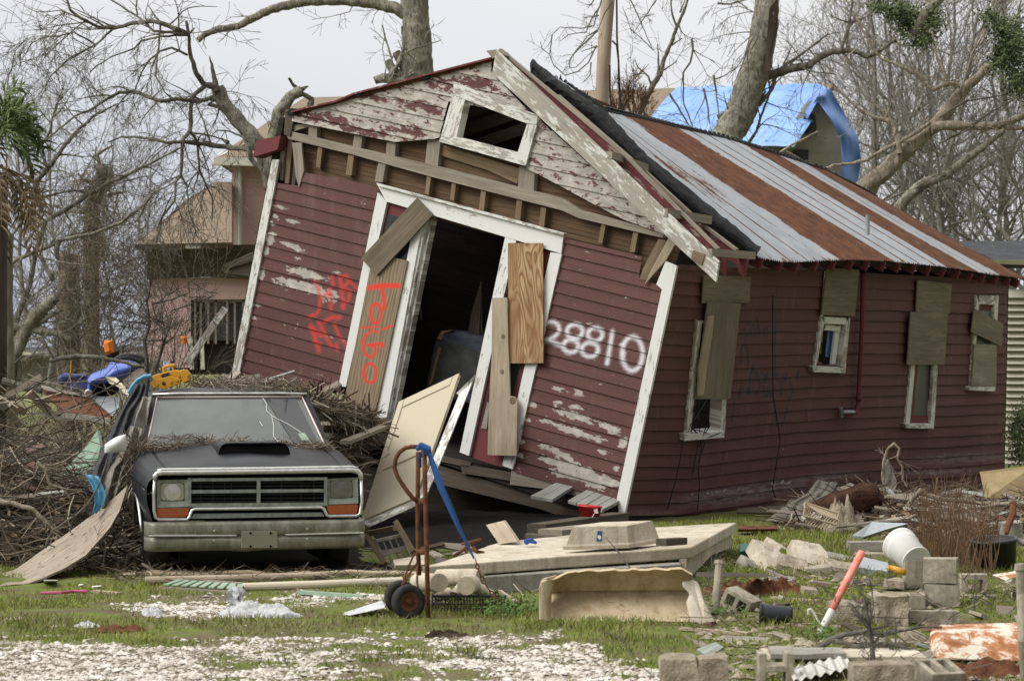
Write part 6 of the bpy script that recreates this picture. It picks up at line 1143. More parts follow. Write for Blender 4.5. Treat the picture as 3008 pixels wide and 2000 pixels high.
mb.grid(tdr, 50, 12, thick=(0, .03, 0)); one(mb, 'blue_tarp', plain('side_tarp_weave', (.15, .28, .62), .5), 'second blue tarp draped down over the curved gable end at the right', 'tarp', smooth=True)
WH = thing('white_house', 'cream vinyl sided house with dark grey roof at the far right edge', 'house', P(3300, 1360, 47))
mb = MB()
for i in range(26):
    v0_ = 855+i*19.5; mb.slab([P(2952, v0_, 47.1), P(3700, v0_, 47.1), P(3700, v0_+19, 46.95), P(2952, v0_+19, 46.95)], (0, .2, 0))
mb.slab([P(2945, 850, 47.15), P(3700, 850, 47.15), P(3700, 1360, 47.15), P(2945, 1360, 47.15)], (0, .2, 0)); mb.build('wall', m_vinyl, WH)
mb = MB(); mb.slab([P(2800, 708, 50), P(3700, 706, 50), P(3700, 775, 46.6), P(2940, 772, 46.6)], (0, .1, -.1)); mb.build('roof', m_greyroof, WH)
mb = MB(); mb.slab([P(2900, 762, 46.4), P(3700, 775, 46.4), P(3700, 800, 46.5), P(2930, 775, 46.5)], (0, .1, 0)); mb.build('fascia', m_mirror, WH)
LH = thing('long_low_house', 'distant low house with flat grey roof at the left horizon', 'house', P(240, 1150, 95))
mb = MB(); mb.slab([P(-80, 1020, 96), P(480, 1018, 96), P(480, 1036, 94), P(-80, 1036, 94)], (0, .3, -.1)); mb.build('roof', m_greyroof, LH)
mb = MB(); mb.beam(P(-80, 1038, 93.8), P(480, 1038, 93.8), .1, .12); mb.build('fascia', m_gutter, LH)
mb = MB(); mb.slab([P(-80, 1044, 95), P(470, 1044, 95), P(470, 1150, 95), P(-80, 1150, 95)], (0, .3, 0)); mb.build('wall', m_concgrey, LH)
mb = MB(); mb.slab([P(178, 1036, 70), P(188, 1020, 70), P(205, 1017, 70), P(243, 1022, 70), P(245, 1036, 70)], (0, .4, 0)); one(mb, 'tan_awning', m_card, 'tan awning lump on the horizon beyond the snags', 'awning')
mb = MB(); mb.tube([P(306, 1005, 33), P(318, 1008, 33), P(322, 1030, 33), P(310, 1034, 33)], [.03, .07, .07, .05], 8); one(mb, 'orange_rag', m_orange, 'bright orange cloth hanging among the twigs at the left', 'cloth')
mb = MB(); mb.tube([P(318, 1030, 33.2), P(330, 1040, 33.2), P(332, 1060, 33.2)], [.06, .11, .07], 8); one(mb, 'dark_rag', m_denim, 'dark cloth bundle right below the orange cloth', 'cloth')
mb = MB(); mb.tube([P(530, 993, 34), P(540, 994, 34), P(541, 1010, 34)], [.03, .045, .04], 8); one(mb, 'orange_rag', m_orange, 'small dull orange cloth in front of the pink house porch', 'cloth')
# blue ride on car and other junk left of the truck
zb_ = Z(0, 900, .2232)
bl = lambda x, y, Y: P(*zb_(x, y), Y)
RC = thing('blue_toy_car', 'blue plastic ride on car tipped up on the junk left of the truck', 'toy car', bl(1400, 1190, 27))
mb = MB()
def rcf(s, t):
    a = [(1145, 1080), (1150, 960), (1200, 890), (1300, 840), (1390, 815), (1440, 740), (1540, 712), (1700, 708), (1790, 760)]; b = [(1200, 1110), (1195, 1030), (1290, 1010), (1380, 1005), (1470, 985), (1560, 950), (1640, 930), (1730, 880), (1800, 790)]
    x = s*8; i = min(int(x), 7); f = x-i; p = [a[i][k_]*(1-f)+a[i+1][k_]*f for k_ in (0, 1)]; q = [b[i][k_]*(1-f)+b[i+1][k_]*f for k_ in (0, 1)]
    return bl(p[0]*(1-t)+q[0]*t, p[1]*(1-t)+q[1]*t, 27-.14*math.sin(t*3.14)-.1*t)
mb.grid(rcf, 32, 8, thick=(.02, .35, -.02)); mb.build('car_hood', m_bluep, RC, smooth=True)
mb = MB(); mb.slab([bl(x, y, 27.05) for x, y in ((1190, 1035), (1480, 1015), (1560, 960), (1560, 1080), (1420, 1180), (1300, 1190), (1210, 1150))], (0, .3, 0)); mb.build('wheel_well', m_black, RC)
mb = MB(); c = bl(1165, 1138, 26.85); mb.lathe([(0, -.03), (.04, -.03), (.045, 0), (.03, .03)], Matrix.Translation(c)@Matrix.Rotation(math.pi/2, 4, 'X'), 14); mb.build('headlight', m_mirror, RC, smooth=True)
mb = MB(); mb.lathe([(0, -.02), (.02, -.02), (.02, .02)], Matrix.Translation(bl(1350, 955, 26.8))@Matrix.Rotation(math.pi/2, 4, 'X'), 12); mb.build('hood_badge', m_chrome, RC)
mb = MB(); pts = [bl(1540+180*math.cos(a)+160, 700+70*math.sin(a)+10, 27.1) for a in np.linspace(math.pi, 2*math.pi+.3, 16)]; mb.tube(pts, .022, 8); mb.tube([bl(1560, 690, 27.1), bl(1700, 665, 27.1), bl(1860, 720, 27.1)], .03, 8); mb.build('roll_frame', m_dark, RC)
mb = MB(); mb.tube([bl(790, 1020, 27.4), bl(810, 960, 27.4), bl(850, 925, 27.3), bl(930, 920, 27.3), bl(1140, 915, 27.3)], [.03, .05, .05, .03, .02], 8); mb.slab([bl(820, 950, 27.3), bl(1140, 925, 27.3), bl(1140, 1100, 27.3), bl(900, 1080, 27.3)], (0, .2, 0)); one(mb, 'scooter', plain('dark_blue_plastic', (.05, .07, .2), .4), 'dark blue riding toy half buried left of the blue car', 'toy')
mb = MB(); mb.tube([bl(935, 715, 27.2), bl(925, 940, 27.2)], .008, 5); mb.tube([bl(1410, 750, 27.0), bl(1390, 810, 27.0)], .008, 5); one(mb, 'thin_rod', m_yellow, 'thin yellow rod sticking up beside the dark blue riding toy', 'rod')
mb = MB(); mb.slab([bl(530, 1040, 27.6), bl(720, 1075, 27.6), bl(1200, 1180, 27.3), bl(1480, 1440, 26.3), bl(1380, 1500, 26.2), bl(880, 1400, 26.6), bl(640, 1200, 27.2)], (0, .03, -.03)); one(mb, 'rusty_roof_sheet', m_rust, 'rusty corrugated roof sheet sloping among the junk left of the truck', 'sheet metal')
mb = MB(); mb.slab([bl(1190, 1180, 26.9), bl(1580, 1190, 26.9), bl(1560, 1330, 26.4), bl(1480, 1440, 26.2), bl(1250, 1240, 26.8)], (0, .03, -.02)); one(mb, 'metal_sheet', m_galv, 'pale blue grey metal sheet between the rusty sheet and the blanket', 'sheet metal')
mb = MB(); mb.slab([bl(540, 1040, 27.4), bl(700, 1070, 27.4), bl(1200, 1175, 27.1), bl(1200, 1195, 27.1), bl(700, 1120, 27.3), bl(560, 1085, 27.3)], (0, .05, 0)); mb.slab([bl(420, 1400, 26), bl(700, 1375, 26), bl(1450, 1470, 25.8), bl(1440, 1540, 25.8), bl(700, 1480, 26)], (0, .05, 0)); one(mb, 'metal_trim', m_concgrey, 'long grey sheet metal edge lying across the junk at the left', 'sheet metal')
mb = MB(); mb.slab([bl(1380, 920, 26.7), bl(1520, 935, 26.7), bl(1700, 1110, 26.2), bl(1690, 1200, 26.1), bl(1560, 1060, 26.5), bl(1440, 1010, 26.7)], (0, .04, 0)); one(mb, 'broken_door', m_cream, 'broken pale panel wedged between the blue car and the blanket', 'panel')
mb = MB(); mb.slab([zi(430, 160, 25.6), zi(540, 60, 25.8), zi(640, -80, 25.9), zi(660, 30, 25.6), zi(600, 290, 25.2), zi(420, 285, 25.2)], (.02, .05, 0)); one(mb, 'green_door', m_green, 'pale green door panel standing behind the twigs left of the blanket', 'panel')
for i, (a, b, Y, w_, mt, lab) in enumerate(((((-20, 1230), (230, 1100)), None, 26, .06, m_greywood, 'grey post end sloping up at the left edge'), (((230, 1100), (540, 920)), None, 26.2, .06, m_greywood, 'thin stick continuing up from the grey post end'), (((390, 1130), (640, 1370)), None, 25.8, .09, m_palepine, 'short pale board sloping down to the right at the left'), (((30, 980), (560, 1110)), None, 26.4, .10, m_barkmid, 'thick grey bough lying across the junk at the left edge'), (((-20, 1230), (260, 1568)), None, 25.5, .08, m_greywood, 'long grey plank sloping down at the left edge'), (((130, 1290), (330, 1390)), None, 25.7, .08, m_palepine, 'pinkish splintered board at the left edge'), (((1620, 1010), (1900, 790)), None, 26.7, .05, m_greywood, 'thin grey board rising behind the blue car'), (((1640, 1080), (1900, 870)), None, 26.4, .07, m_greywood, 'wide grey board rising behind the blue hose'))):
    mb = MB(); mb.beam(bl(*a[0], Y), bl(*a[1], Y+.2), w_, w_*.5, up=(0, 1, 0)) if mt is not m_barkmid else mb.tube([bl(*a[0], Y), bl((a[0][0]+a[1][0])/2, (a[0][1]+a[1][1])/2+15, Y), bl(*a[1], Y)], [.045, .04, .03], 8); one(mb, 'broken_board' if mt is not m_barkmid else 'fallen_bough', mt, lab, 'board' if mt is not m_barkmid else 'branch')
mb = MB(); mb.beam(P(430+120, 1065, 36), P(662, 905, 36), .10, .06, up=(0, 1, 0)); one(mb, 'broken_board', m_whiteworn, 'long whitish board leaning diagonally in front of the pink house porch', 'board')
# utility pole and cables
UP = thing('utility_pole', 'stripped pale utility pole rising behind the red house roof', 'utility pole', P(1767, 1370, 44))
zc = lambda x, y, Y: P(*ZC(x, y), Y)
mb = MB(); mb.tube([zc(960, 2000, 44), zc(960, 790, 44), zc(985, 300, 44), zc(1008, 0, 44), zc(1018, -120, 44)], [.125, .125, .125, .125, .12], 14); mb.build('pole', m_pole, UP, smooth=True)
for pts in ([(1075, -20), (1078, 300), (1090, 480), (1100, 700), (1112, 900)], [(1040, 315), (1075, 350), (1090, 480), (1088, 600), (1105, 880)], [(1022, 500), (1025, 700), (1035, 860)]):
    mb = MB(); mb.tube([zc(x, y, 43.8) for x, y in pts], .018, 5); mb.build('pole_cable', m_wire, UP)
# ---------------------------------------------------------------- trees
def grow(mb, p, d, L, r, depth, kids=4, wander=.35, grav=0, spread=.9, ratio=.62, seg=.25, thin=.004, bush=1):
    n = max(3, int(L/seg)); pts = [p]; rr = [r]; q = p.copy(); dd = d.normalized(); ax = [Vector((rnd(-1, 1), rnd(-1, 1), rnd(-1, 1))) for _ in range(2)]
    for i in range(n):
        dd = (dd+Vector((rnd(-1, 1), rnd(-1, 1)*.7, rnd(-1, 1)))*wander*.45+ax[0]*wander*.12*math.sin(i*.7)+Vector((0, 0, grav*.12))).normalized(); q = q+dd*(L/n); pts.append(q.copy()); rr.append(max(thin, r*(1-.75*(i+1)/n)))
    mb.tube(pts, rr, 6 if r > .05 else (4 if r > .015 else 3), cap=False)
    if depth <= 0: return
    nk = max(1, int(kids*bush+rnd(0, 1)))
    for k_ in range(nk):
        i = min(n-1, int(rnd(.25, 1.0)*n)); b = pts[i]; t = (pts[i+1]-pts[i]).normalized(); s = Vector((rnd(-1, 1), rnd(-.7, .7), rnd(-1, 1))); s = (s-t*s.dot(t))
        if s.length < .05: continue
        nd = (t+s.normalized()*spread*rnd(.6, 1.3)+Vector((0, 0, grav*.3))).normalized(); grow(mb, b, nd, L*ratio*rnd(.6, 1.2), max(thin, rr[i]*.62), depth-1, kids, wander, grav, spread, ratio, seg*.8, thin, bush)
def limb(mb, pts, r0, r1, tw=0, depth=1, L=.8, grav=-.3, thin=.0035, jit=.02, sides=8):
    n = len(pts); P_ = []; R = []
    for i in range(n-1):
        m_ = 4 if max(r0, r1) < .075 else 12
        for j in range(m_):
            t = j/m_; q = pts[i]*(1-t)+pts[i+1]*t
            if j and m_ == 4: q = q+Vector((rnd(-1, 1), rnd(-1, 1), rnd(-1, 1)))*jit*(pts[i+1]-pts[i]).length
            P_.append(q); R.append((r0+(r1-r0)*(i+t)/(n-1))*(rnd(.92, 1.08) if m_ == 4 else rnd(.97, 1.03)))
    P_.append(pts[-1]); R.append(r1); n0_ = len(mb.v); mb.tube(P_, R, (sides if max(r0, r1) < .075 else 22) if max(r0, r1) > .03 else 5)
    if max(r0, r1) > .03: mb.rough(n0_, max(r0, r1)*.16, 1.1/max(r0, r1))
    for _ in range(tw):
        i = random.randrange(1, len(P_)-1); t = (P_[i+1]-P_[i-1]).normalized(); s = Vector((rnd(-1, 1), rnd(-.6, .6), rnd(-1, .8))); grow(mb, P_[i], (t*.6+s).normalized(), L*rnd(.4, 1.2), min(R[i]*.6, .016), depth, 3, .5, grav, 1, .6, .12, thin)
def tree(name, label, cat='bare tree', group=None, loc=None): return thing(name, label, cat, loc, 0, group)
za = lambda x, y, Y: P(*ZA(x, y), Y)
zd = lambda x, y, Y: P(*ZD(x, y), Y)
d0 = lambda x, y, Y: P(*ZD0(x, y), Y)
random.seed(21)
t1 = tree('old_tree', 'thick grey trunk rising behind the gable with one long limb reaching left', loc=d0(985, 950, 44))
mb = MB(); limb(mb, [d0(975, 960, 44), d0(982, 400, 44), d0(968, 200, 44), d0(958, 60, 44), d0(952, -20, 44), d0(955, -80, 44)], .27, .25, jit=.01, sides=16); mb.build('trunk', m_bark, t1, smooth=True)
mb = MB(); limb(mb, [za(x, y, 44) for x, y in ((2700, 110), (2600, 55), (2457, 20), (2240, 0), (2120, 3), (2020, 8), (1900, 35), (1790, 62), (1680, 112), (1560, 178), (1440, 192), (1355, 222), (1300, 268))], .115, .05, 3, 1, .6, jit=.03); mb.build('limb', m_bark, t1, smooth=True)
mb = MB()
for pts, r0, r1, tw in (([(1110, 275), (1165, 200), (1200, 100), (1190, -50)], .05, .02, 2), ([(1195, 140), (1250, 105), (1330, 80), (1445, 42)], .025, .008, 3), ([(1130, 240), (1120, 150), (1080, 30), (1060, -60)], .025, .012, 3), ([(1070, 300), (1085, 220), (1060, 100), (1080, 0)], .012, .006, 2), ([(1330, 80), (1350, 0), (1400, -60)], .012, .006, 2)): limb(mb, [P(*ZB(x, y), 43.5) for x, y in pts], r0, r1, tw, 1, .5)
for pts in ([(1010, 310), (1060, 290), (1130, 300), (1210, 310)], [(1150, 120), (1190, 190), (1240, 280)], [(1090, 180), (1150, 260), (1230, 290)]): limb(mb, [P(*ZB(x, y), 43.6) for x, y in pts], .07, .11)
for pts in ([(2350, -10), (2300, 80), (2180, 110), (2050, 130)], [(2560, -20), (2500, 60), (2460, 100)]): limb(mb, [za(x, y, 44) for x, y in pts], .012, .005, 5, 1, .5)
mb.build('branches', m_bark, t1)
t2 = tree('broken_tree', 'broken branching tree fallen against the left corner of the red house', loc=za(1790, 2500, 35.5))
mb = MB(); limb(mb, [za(x, y, 36) for x, y in ((1900, 2500), (1850, 1500), (1800, 1200), (1720, 970), (1600, 835), (1480, 690), (1430, 575))], .16, .085, jit=.02, sides=12); limb(mb, [za(x, y, 35.5) for x, y in ((1780, 1250), (1800, 920), (1830, 745), (1920, 630), (1985, 595))], .11, .07, sides=10); mb.build('trunk', m_bark, t2, smooth=True)
mb = MB(); tt = [([(1425, 600), (1405, 480), (1380, 370)], .05, .006, 0), ([(1420, 570), (1345, 558), (1290, 480), (1250, 350), (1242, 230), (1228, 140)], .045, .018, 0), ([(1242, 222), (1285, 185)], .02, .008, 0), ([(1242, 225), (1150, 190), (1060, 152), (1000, 142), (880, 152), (745, 188), (650, 180), (535, 125), (460, 65), (440, 0), (470, -60)], .035, .014, 9), ([(1060, 160), (1015, 100), (970, 30)], .02, .005, 1),
    ([(1240, 225), (1160, 218), (1010, 208), (960, 155), (890, 100), (720, -5)], .025, .012, 6), ([(905, 100), (895, 50), (905, -20)], .012, .01, 1), ([(1235, 232), (1060, 240), (930, 270), (880, 322), (745, 370), (640, 430), (590, 475)], .016, .008, 6), ([(745, 190), (650, 280), (540, 345), (430, 410), (345, 490), (290, 575), (230, 660)], .016, .005, 12), ([(620, 290), (490, 215), (380, 240), (285, 245), (205, 290), (150, 385)], .012, .006, 9), ([(535, 120), (400, 70), (240, 80), (150, 35)], .010, .004, 7), ([(1232, 362), (1130, 315), (1050, 340), (980, 400), (930, 480), (890, 590), (875, 660), (915, 780)], .018, .006, 5), ([(1055, 160), (1045, 320), (1022, 500), (1085, 610), (1180, 700), (1250, 800)], .014, .006, 4), ([(1040, 350), (990, 460), (995, 650)], .010, .005, 3),
    ([(1345, 570), (1262, 640), (1250, 860), (1205, 920), (1190, 1150), (1155, 1200), (1150, 1320), (1065, 1430), (1030, 1600)], .030, .012, 5), ([(1250, 860), (1300, 940), (1312, 1120), (1352, 1210), (1400, 1310), (1395, 1450)], .022, .008, 8), ([(1190, 1150), (1232, 1230), (1242, 1380), (1300, 1568)], .012, .006, 4), ([(1310, 960), (1370, 1110), (1380, 1200)], .010, .005, 3), ([(1210, 950), (1240, 1050), (1310, 1150)], .010, .005, 2), ([(1352, 1210), (1320, 1340), (1360, 1500)], .010, .005, 3),
    ([(1460, 700), (1400, 640), (1300, 672), (1180, 650), (1060, 668), (1000, 650), (880, 602), (785, 610), (700, 655), (600, 722), (500, 762), (385, 850), (270, 950)], .032, .012, 12), ([(1000, 650), (1090, 560)], .01, .005, 1), ([(1440, 700), (1370, 690), (1420, 660)], .03, .01, 0), ([(1640, 985), (1480, 965), (1300, 945), (1210, 935), (1100, 940), (960, 910), (800, 900), (710, 940)], .036, .010, 8), ([(1640, 1000), (1600, 905), (1500, 862), (1430, 858), (1395, 892)], .018, .006, 3), ([(1500, 940), (1460, 915)], .03, .015, 0), ([(1480, 600), (1560, 610), (1640, 640)], .008, .004, 5), ([(1640, 940), (1650, 1040), (1760, 1160)], .05, .02, 0), ([(1960, 600), (2030, 568)], .05, .008, 0), ([(2040, 720), (2050, 650), (1990, 620), (1930, 560), (1900, 515)], .045, .018, 0)]
for pts, r0, r1, tw in tt: limb(mb, [za(x, y, 35.6+.3*math.sin(x*.01)) for x, y in pts], r0*1.15, r1, tw, 2, .9, -.5)
mb.build('branches', m_barkmid, t2)
t2b = tree('bare_tree', 'slender bare tree leaning in from the left edge with long drooping twigs', loc=za(150, 2300, 38))
mb = MB()
for pts, r0, r1, tw in (([(60, 2300), (300, 1450), (540, 1310), (700, 1212), (860, 1140), (1000, 1070), (1190, 970)], .05, .012, 14), ([(180, 1500), (250, 1180), (340, 1080), (430, 950), (520, 850), (640, 750), (760, 690)], .05, .012, 16), ([(240, 1010), (330, 860), (370, 690), (420, 610)], .025, .01, 10), ([(60, 1568), (260, 1300), (480, 1250), (560, 1270), (700, 1260)], .02, .01, 9), ([(400, 1568), (640, 1500), (800, 1470), (900, 1390), (1000, 1280), (1180, 1180)], .02, .008, 9), ([(30, 900), (50, 550), (100, 340), (190, 230)], .014, .005, 14), ([(820, 1190), (960, 1160), (1030, 1230), (1100, 1190)], .012, .006, 4)): limb(mb, [za(x, y, 38+.4*math.sin(x*.013)) for x, y in pts], r0, r1, tw, 2, 1.0, -.1)
mb.build('branches', m_barkmid, t2b)
t3 = tree('leaning_tree', 'leaning grey trunk with a snapped top standing behind the metal roof', loc=d0(1610, 950, 44))
mb = MB(); limb(mb, [d0(1560, 960, 44), d0(1625, 420, 44), d0(1672, 320, 44), d0(1712, 240, 44), d0(1742, 150, 44), d0(1762, 60, 44), d0(1768, 0, 44)], .33, .22, jit=.01, sides=16); mb.build('trunk', m_bark, t3, smooth=True)
mb = MB(); mb.slab([d0(1772, 20, 43.7), d0(1792, -5, 43.8), d0(1790, 60, 43.8), d0(1772, 160, 43.7), d0(1760, 170, 43.7), d0(1766, 90, 43.7)], (0, .12, 0)); mb.build('split_bark', m_rust if False else m_darkwood, t3)
mb = MB()
for pts, r0, r1, tw in (([(300, 620), (450, 560), (600, 520), (700, 505), (780, 440), (870, 400), (1000, 385), (1080, 400), (1150, 440), (1250, 385), (1360, 310)], .085, .03, 10), ([(950, 375), (1000, 230), (1020, 120), (1040, -20)], .035, .02, 6), ([(0, 900), (150, 830), (320, 800), (420, 680), (440, 600), (520, 500), (640, 420), (760, 330), (850, 260)], .05, .015, 10), ([(0, 940), (100, 860), (300, 800), (370, 700)], .04, .02, 4), ([(230, 1110), (300, 1010), (330, 900), (400, 720), (390, 560), (395, 480)], .03, .012, 5), ([(0, 30), (100, 35), (180, 10), (300, -20)], .02, .015, 3)): limb(mb, [zd(x, y, 44) for x, y in pts], r0, r1, tw, 2, .9, -.3)
for _ in range(9): grow(mb, zd(rnd(200, 330), rnd(0, 420), 43.6), Vector((rnd(-1, .1), 0, rnd(-.6, .5))), rnd(.5, 1.2), .014, 2, 3, .6, -1.2, 1, .6, .12)
mb.build('branches', m_barkmid, t3)
t4 = tree('fallen_tree', 'pale bare tree sloping up to the right over the end of the metal roof', loc=zd(1120, 2300, 42))
mb = MB(); limb(mb, [zd(x, y, 42) for x, y in ((900, 1700), (1120, 1450), (1260, 1340), (1380, 1220), (1500, 1110), (1640, 985), (1760, 860), (1880, 700), (1980, 610), (2100, 500), (2250, 380), (2400, 300))], .17, .05, 4, jit=.02, sides=12); mb.build('trunk', m_barkpale, t4, smooth=True)
mb = MB()
for pts, r0, r1, tw in (([(1640, 990), (1720, 965), (1850, 965), (2000, 970), (2150, 965), (2250, 930), (2400, 870)], .085, .055, 3), ([(2150, 970), (2250, 985), (2400, 985)], .05, .03, 2), ([(1400, 1180), (1380, 1050), (1345, 950), (1300, 880), (1275, 850)], .06, .018, 0), ([(1310, 930), (1200, 900), (1100, 850), (980, 740), (880, 640)], .04, .016, 4), ([(820, 1300), (900, 1268), (1030, 1258), (1150, 1225), (1270, 1150), (1400, 1085), (1520, 1020), (1640, 940)], .026, .035, 5), ([(1860, 660), (1780, 640), (1660, 690), (1600, 650), (1520, 570), (1400, 510), (1250, 450), (1180, 350), (1080, 170), (980, 60)], .045, .014, 6), ([(1790, 650), (1740, 570), (1690, 470), (1650, 300), (1640, 120), (1600, -20)], .024, .016, 4), ([(1240, 830), (1280, 870), (1310, 880)], .01, .01, 2), ([(460, 1190), (560, 1120), (680, 1060), (770, 1010)], .03, .016, 2), ([(1870, 690), (1950, 420), (2050, 250), (2150, 0)], .02, .012, 5)): limb(mb, [zd(x, y, 42-.2) for x, y in pts], r0, r1, tw, 2, .9, 0)
mb.build('branches', m_barkpale, t4)
t5 = tree('fallen_tree', 'second darker bare limb sloping up below the pale tree at the far right', loc=zd(1430, 2300, 41))
mb = MB(); limb(mb, [zd(x, y, 41) for x, y in ((1330, 1700), (1430, 1540), (1560, 1420), (1680, 1370), (1780, 1330), (1900, 1230), (2000, 1160), (2100, 1080), (2200, 1000))], .10, .045, 8, 2, 1.2, 0); mb.build('trunk', m_bark, t5, smooth=True)
mb = MB()
for pts in ([(1290, 1540), (1440, 1470), (1560, 1440)], [(1700, 1100), (1900, 1010), (2100, 860), (2350, 720)], [(1760, 1360), (1900, 1410), (2200, 1470)], [(1700, 900), (1900, 780), (2352, 700)]): limb(mb, [zd(x, y, 41) for x, y in pts], .02, .01, 6, 2, 1, 0)
mb.build('branches', m_barkmid, t5)
t6 = tree('hanging_bough', 'dark lichen covered bough hanging in at the upper right edge', loc=zd(1700, 0, 40))
mb = MB(); limb(mb, [zd(x, y, 40) for x, y in ((1800, -120), (1700, -20), (1660, 30), (1590, 110), (1560, 190), (1500, 265))], .10, .075, 3, sides=12); one_ = mb.build('trunk', m_bark, t6, smooth=True)
t7 = tree('thin_tree', 'thin dark bare tree rising between the utility pole and the leaning trunk', loc=zc(1220, 2600, 46))
mb = MB(); 
for pts, r0, r1, tw in (([(1180, 2400), (1230, 900), (1290, 780), (1350, 660), (1410, 570), (1440, 450), (1490, 340), (1540, 200), (1600, 70), (1640, -60)], .07, .02, 2), ([(1400, 590), (1395, 480), (1390, 340)], .03, .01, 2), ([(1340, 650), (1320, 590), (1240, 520), (1215, 460)], .025, .008, 3), ([(1530, 200), (1500, 100), (1490, -20)], .022, .014, 1), ([(1500, 350), (1580, 295)], .02, .01, 1), ([(1440, 540), (1540, 470)], .018, .01, 1), ([(1360, 390), (1300, 330), (1180, 220), (1120, 50)], .012, .005, 5), ([(1560, 100), (1600, 0)], .02, .01, 1)): limb(mb, [zc(x, y, 46) for x, y in pts], r0, r1, tw, 2, .7, .1)
mb.build('branches', m_barkmid, t7)
t8 = tree('vine_tangle', 'loops of leafless vine hanging off the left of the utility pole', 'vine', loc=zc(930, 750, 43.5))
mb = MB(); random.seed(3)
for pts in ([(960, 0), (900, 200), (800, 220), (640, 210), (580, 270)], [(930, 240), (830, 330), (720, 450), (710, 520), (760, 520), (920, 370)], [(930, 230), (850, 280), (740, 420), (700, 500)], [(920, 350), (860, 480), (780, 550), (680, 580), (590, 500), (560, 420), (500, 370), (490, 320)], [(580, 270), (560, 420), (600, 520)], [(1040, 20), (980, 110), (930, 240)], [(880, 480), (870, 580), (810, 640)], [(940, 120), (820, 140)], [(940, 60), (880, 150), (840, 250), (700, 270), (640, 320)], [(900, 0), (880, 40), (840, 35)], [(930, 360), (880, 370), (800, 400)], [(1380, 0), (1300, 120), (1200, 260)], [(1180, 0), (1270, 200), (1350, 380)]): limb(mb, [zc(x, y, 43.4) for x, y in pts], .014, .006, 3, 1, .35, -.2, .003)
for pts in ([(1650, 300), (1660, 380), (1640, 480), (1585, 560), (1590, 800), (1655, 960), (1655, 1010)], [(1480, 720), (1560, 850), (1640, 980)], [(1820, 580), (1840, 700), (1860, 900)], [(1740, 680), (1770, 800), (1790, 950)]): limb(mb, [zc(x, y, 36.5) for x, y in pts], .02, .008, 3, 1, .6, 0)
mb.build('vine', m_barkmid, t8)
t9 = tree('dead_shrub', 'rusty brown feathery shrub at the foot of the utility pole', 'shrub', loc=zc(1150, 2300, 45))
mb = MB()
for _ in range(34): grow(mb, zc(rnd(1040, 1300), rnd(800, 1050), 45), Vector((rnd(-.3, .5), 0, 1)), rnd(.3, .8), .010, 2, 5, .4, .3, .6, .5, .15, .004)
mb.build('foliage', m_reed, t9)
# bare trees in rows behind
def bg_tree(u, v_top, Y, r, lean, label, depth=4, kids=4, mat=m_barkfar, grp='bare trees standing behind the houses', vb=None, bush=1, seg=.35):
    b = P(u, CY+CH*FPX/Y, Y); top = P(u+lean, v_top, Y); t = thing('bare_tree', label, 'bare tree', (b.x, b.y, 0), 0, grp); mb = MB()
    n = 9; pts = [b+(top-b)*i/n+Vector((rnd(-1, 1)+1.5*math.sin(i*.8+u), rnd(-1, 1), 0))*.14 for i in range(n+1)]; rr = [r*.8*(1-.75*i/n) for i in range(n+1)]; mb.tube(pts, rr, 8); mb.build('trunk', mat, t, smooth=True); mb = MB()
    H_ = top.z
    for k_ in range(4):
        i = int(rnd(.2, .65)*n); s = Vector((random.choice((-1, 1))*rnd(.4, 1), rnd(-.4, .4), rnd(.4, 1))).normalized(); grow(mb, pts[i], s, H_*rnd(.35, .55), rr[i]*.6, depth-1, 4, .45, .3, .8, .58, seg, .005)
    for k_ in range(int(kids*3.2*bush)):
        i = min(n-1, int(rnd(.28, 1)*n)); s = Vector((rnd(-1, 1), rnd(-.6, .6), rnd(.25, 1.1))).normalized(); grow(mb, pts[i]*.5+pts[i+1]*.5, s, H_*rnd(.16, .34), max(.012, rr[i]*.5), depth-2, kids, .4, .25, .8, .62, seg, .005)
    mb.build('branches', mat, t)
random.seed(77)
for i, (u, vt, Y, r, ln, lab) in enumerate(((2560, -60, 58, .17, 0, 'straight grey trunk just right of the blue tarp gable'), (2625, -80, 60, .13, 8, 'second straight trunk right of the blue tarp'), (2700, -60, 63, .12, 40, 'slim trunk leaning right behind the pale fallen tree'), (2740, 40, 57, .15, 90, 'forked bare tree slanting behind the pale fallen tree'), (2840, -60, 62, .13, -50, 'slim trunk leaning left at the far right'), (2900, -40, 58, .13, 60, 'bare tree slanting right near the right edge'), (2965, -60, 64, .12, -20, 'bare tree close to the right edge of the picture'), (3020, 80, 56, .15, -10, 'bare tree cut by the right edge'), (2790, 120, 68, .09, 20, 'small bare tree low behind the far end of the roof'), (2660, 160, 70, .09, -20, 'small bare tree low behind the pale fallen tree'))): bg_tree(u, vt, Y, r, ln, lab, 4, 5, bush=1.25)
for i, (u, vt, Y, r, ln, lab) in enumerate(((60, 560, 66, .08, 20, 'small bare tree behind the palm'), (150, 240, 70, .10, 30, 'tall thin bare tree left of the vine covered snag'), (240, 430, 74, .08, 20, 'bare tree beyond the vine covered snag'), (340, 350, 72, .08, -20, 'faint bare tree right of the vine covered snag'), (420, 480, 70, .07, 30, 'low faint bare tree between the snag and the pink house'), (470, 560, 60, .07, -30, 'low bare tree by the lower roof of the pink house'), (30, 300, 62, .1, 40, 'thin bare tree at the left edge above the palm'))): bg_tree(u, vt, Y, r, ln, lab, 4, 4, bush=1.0)
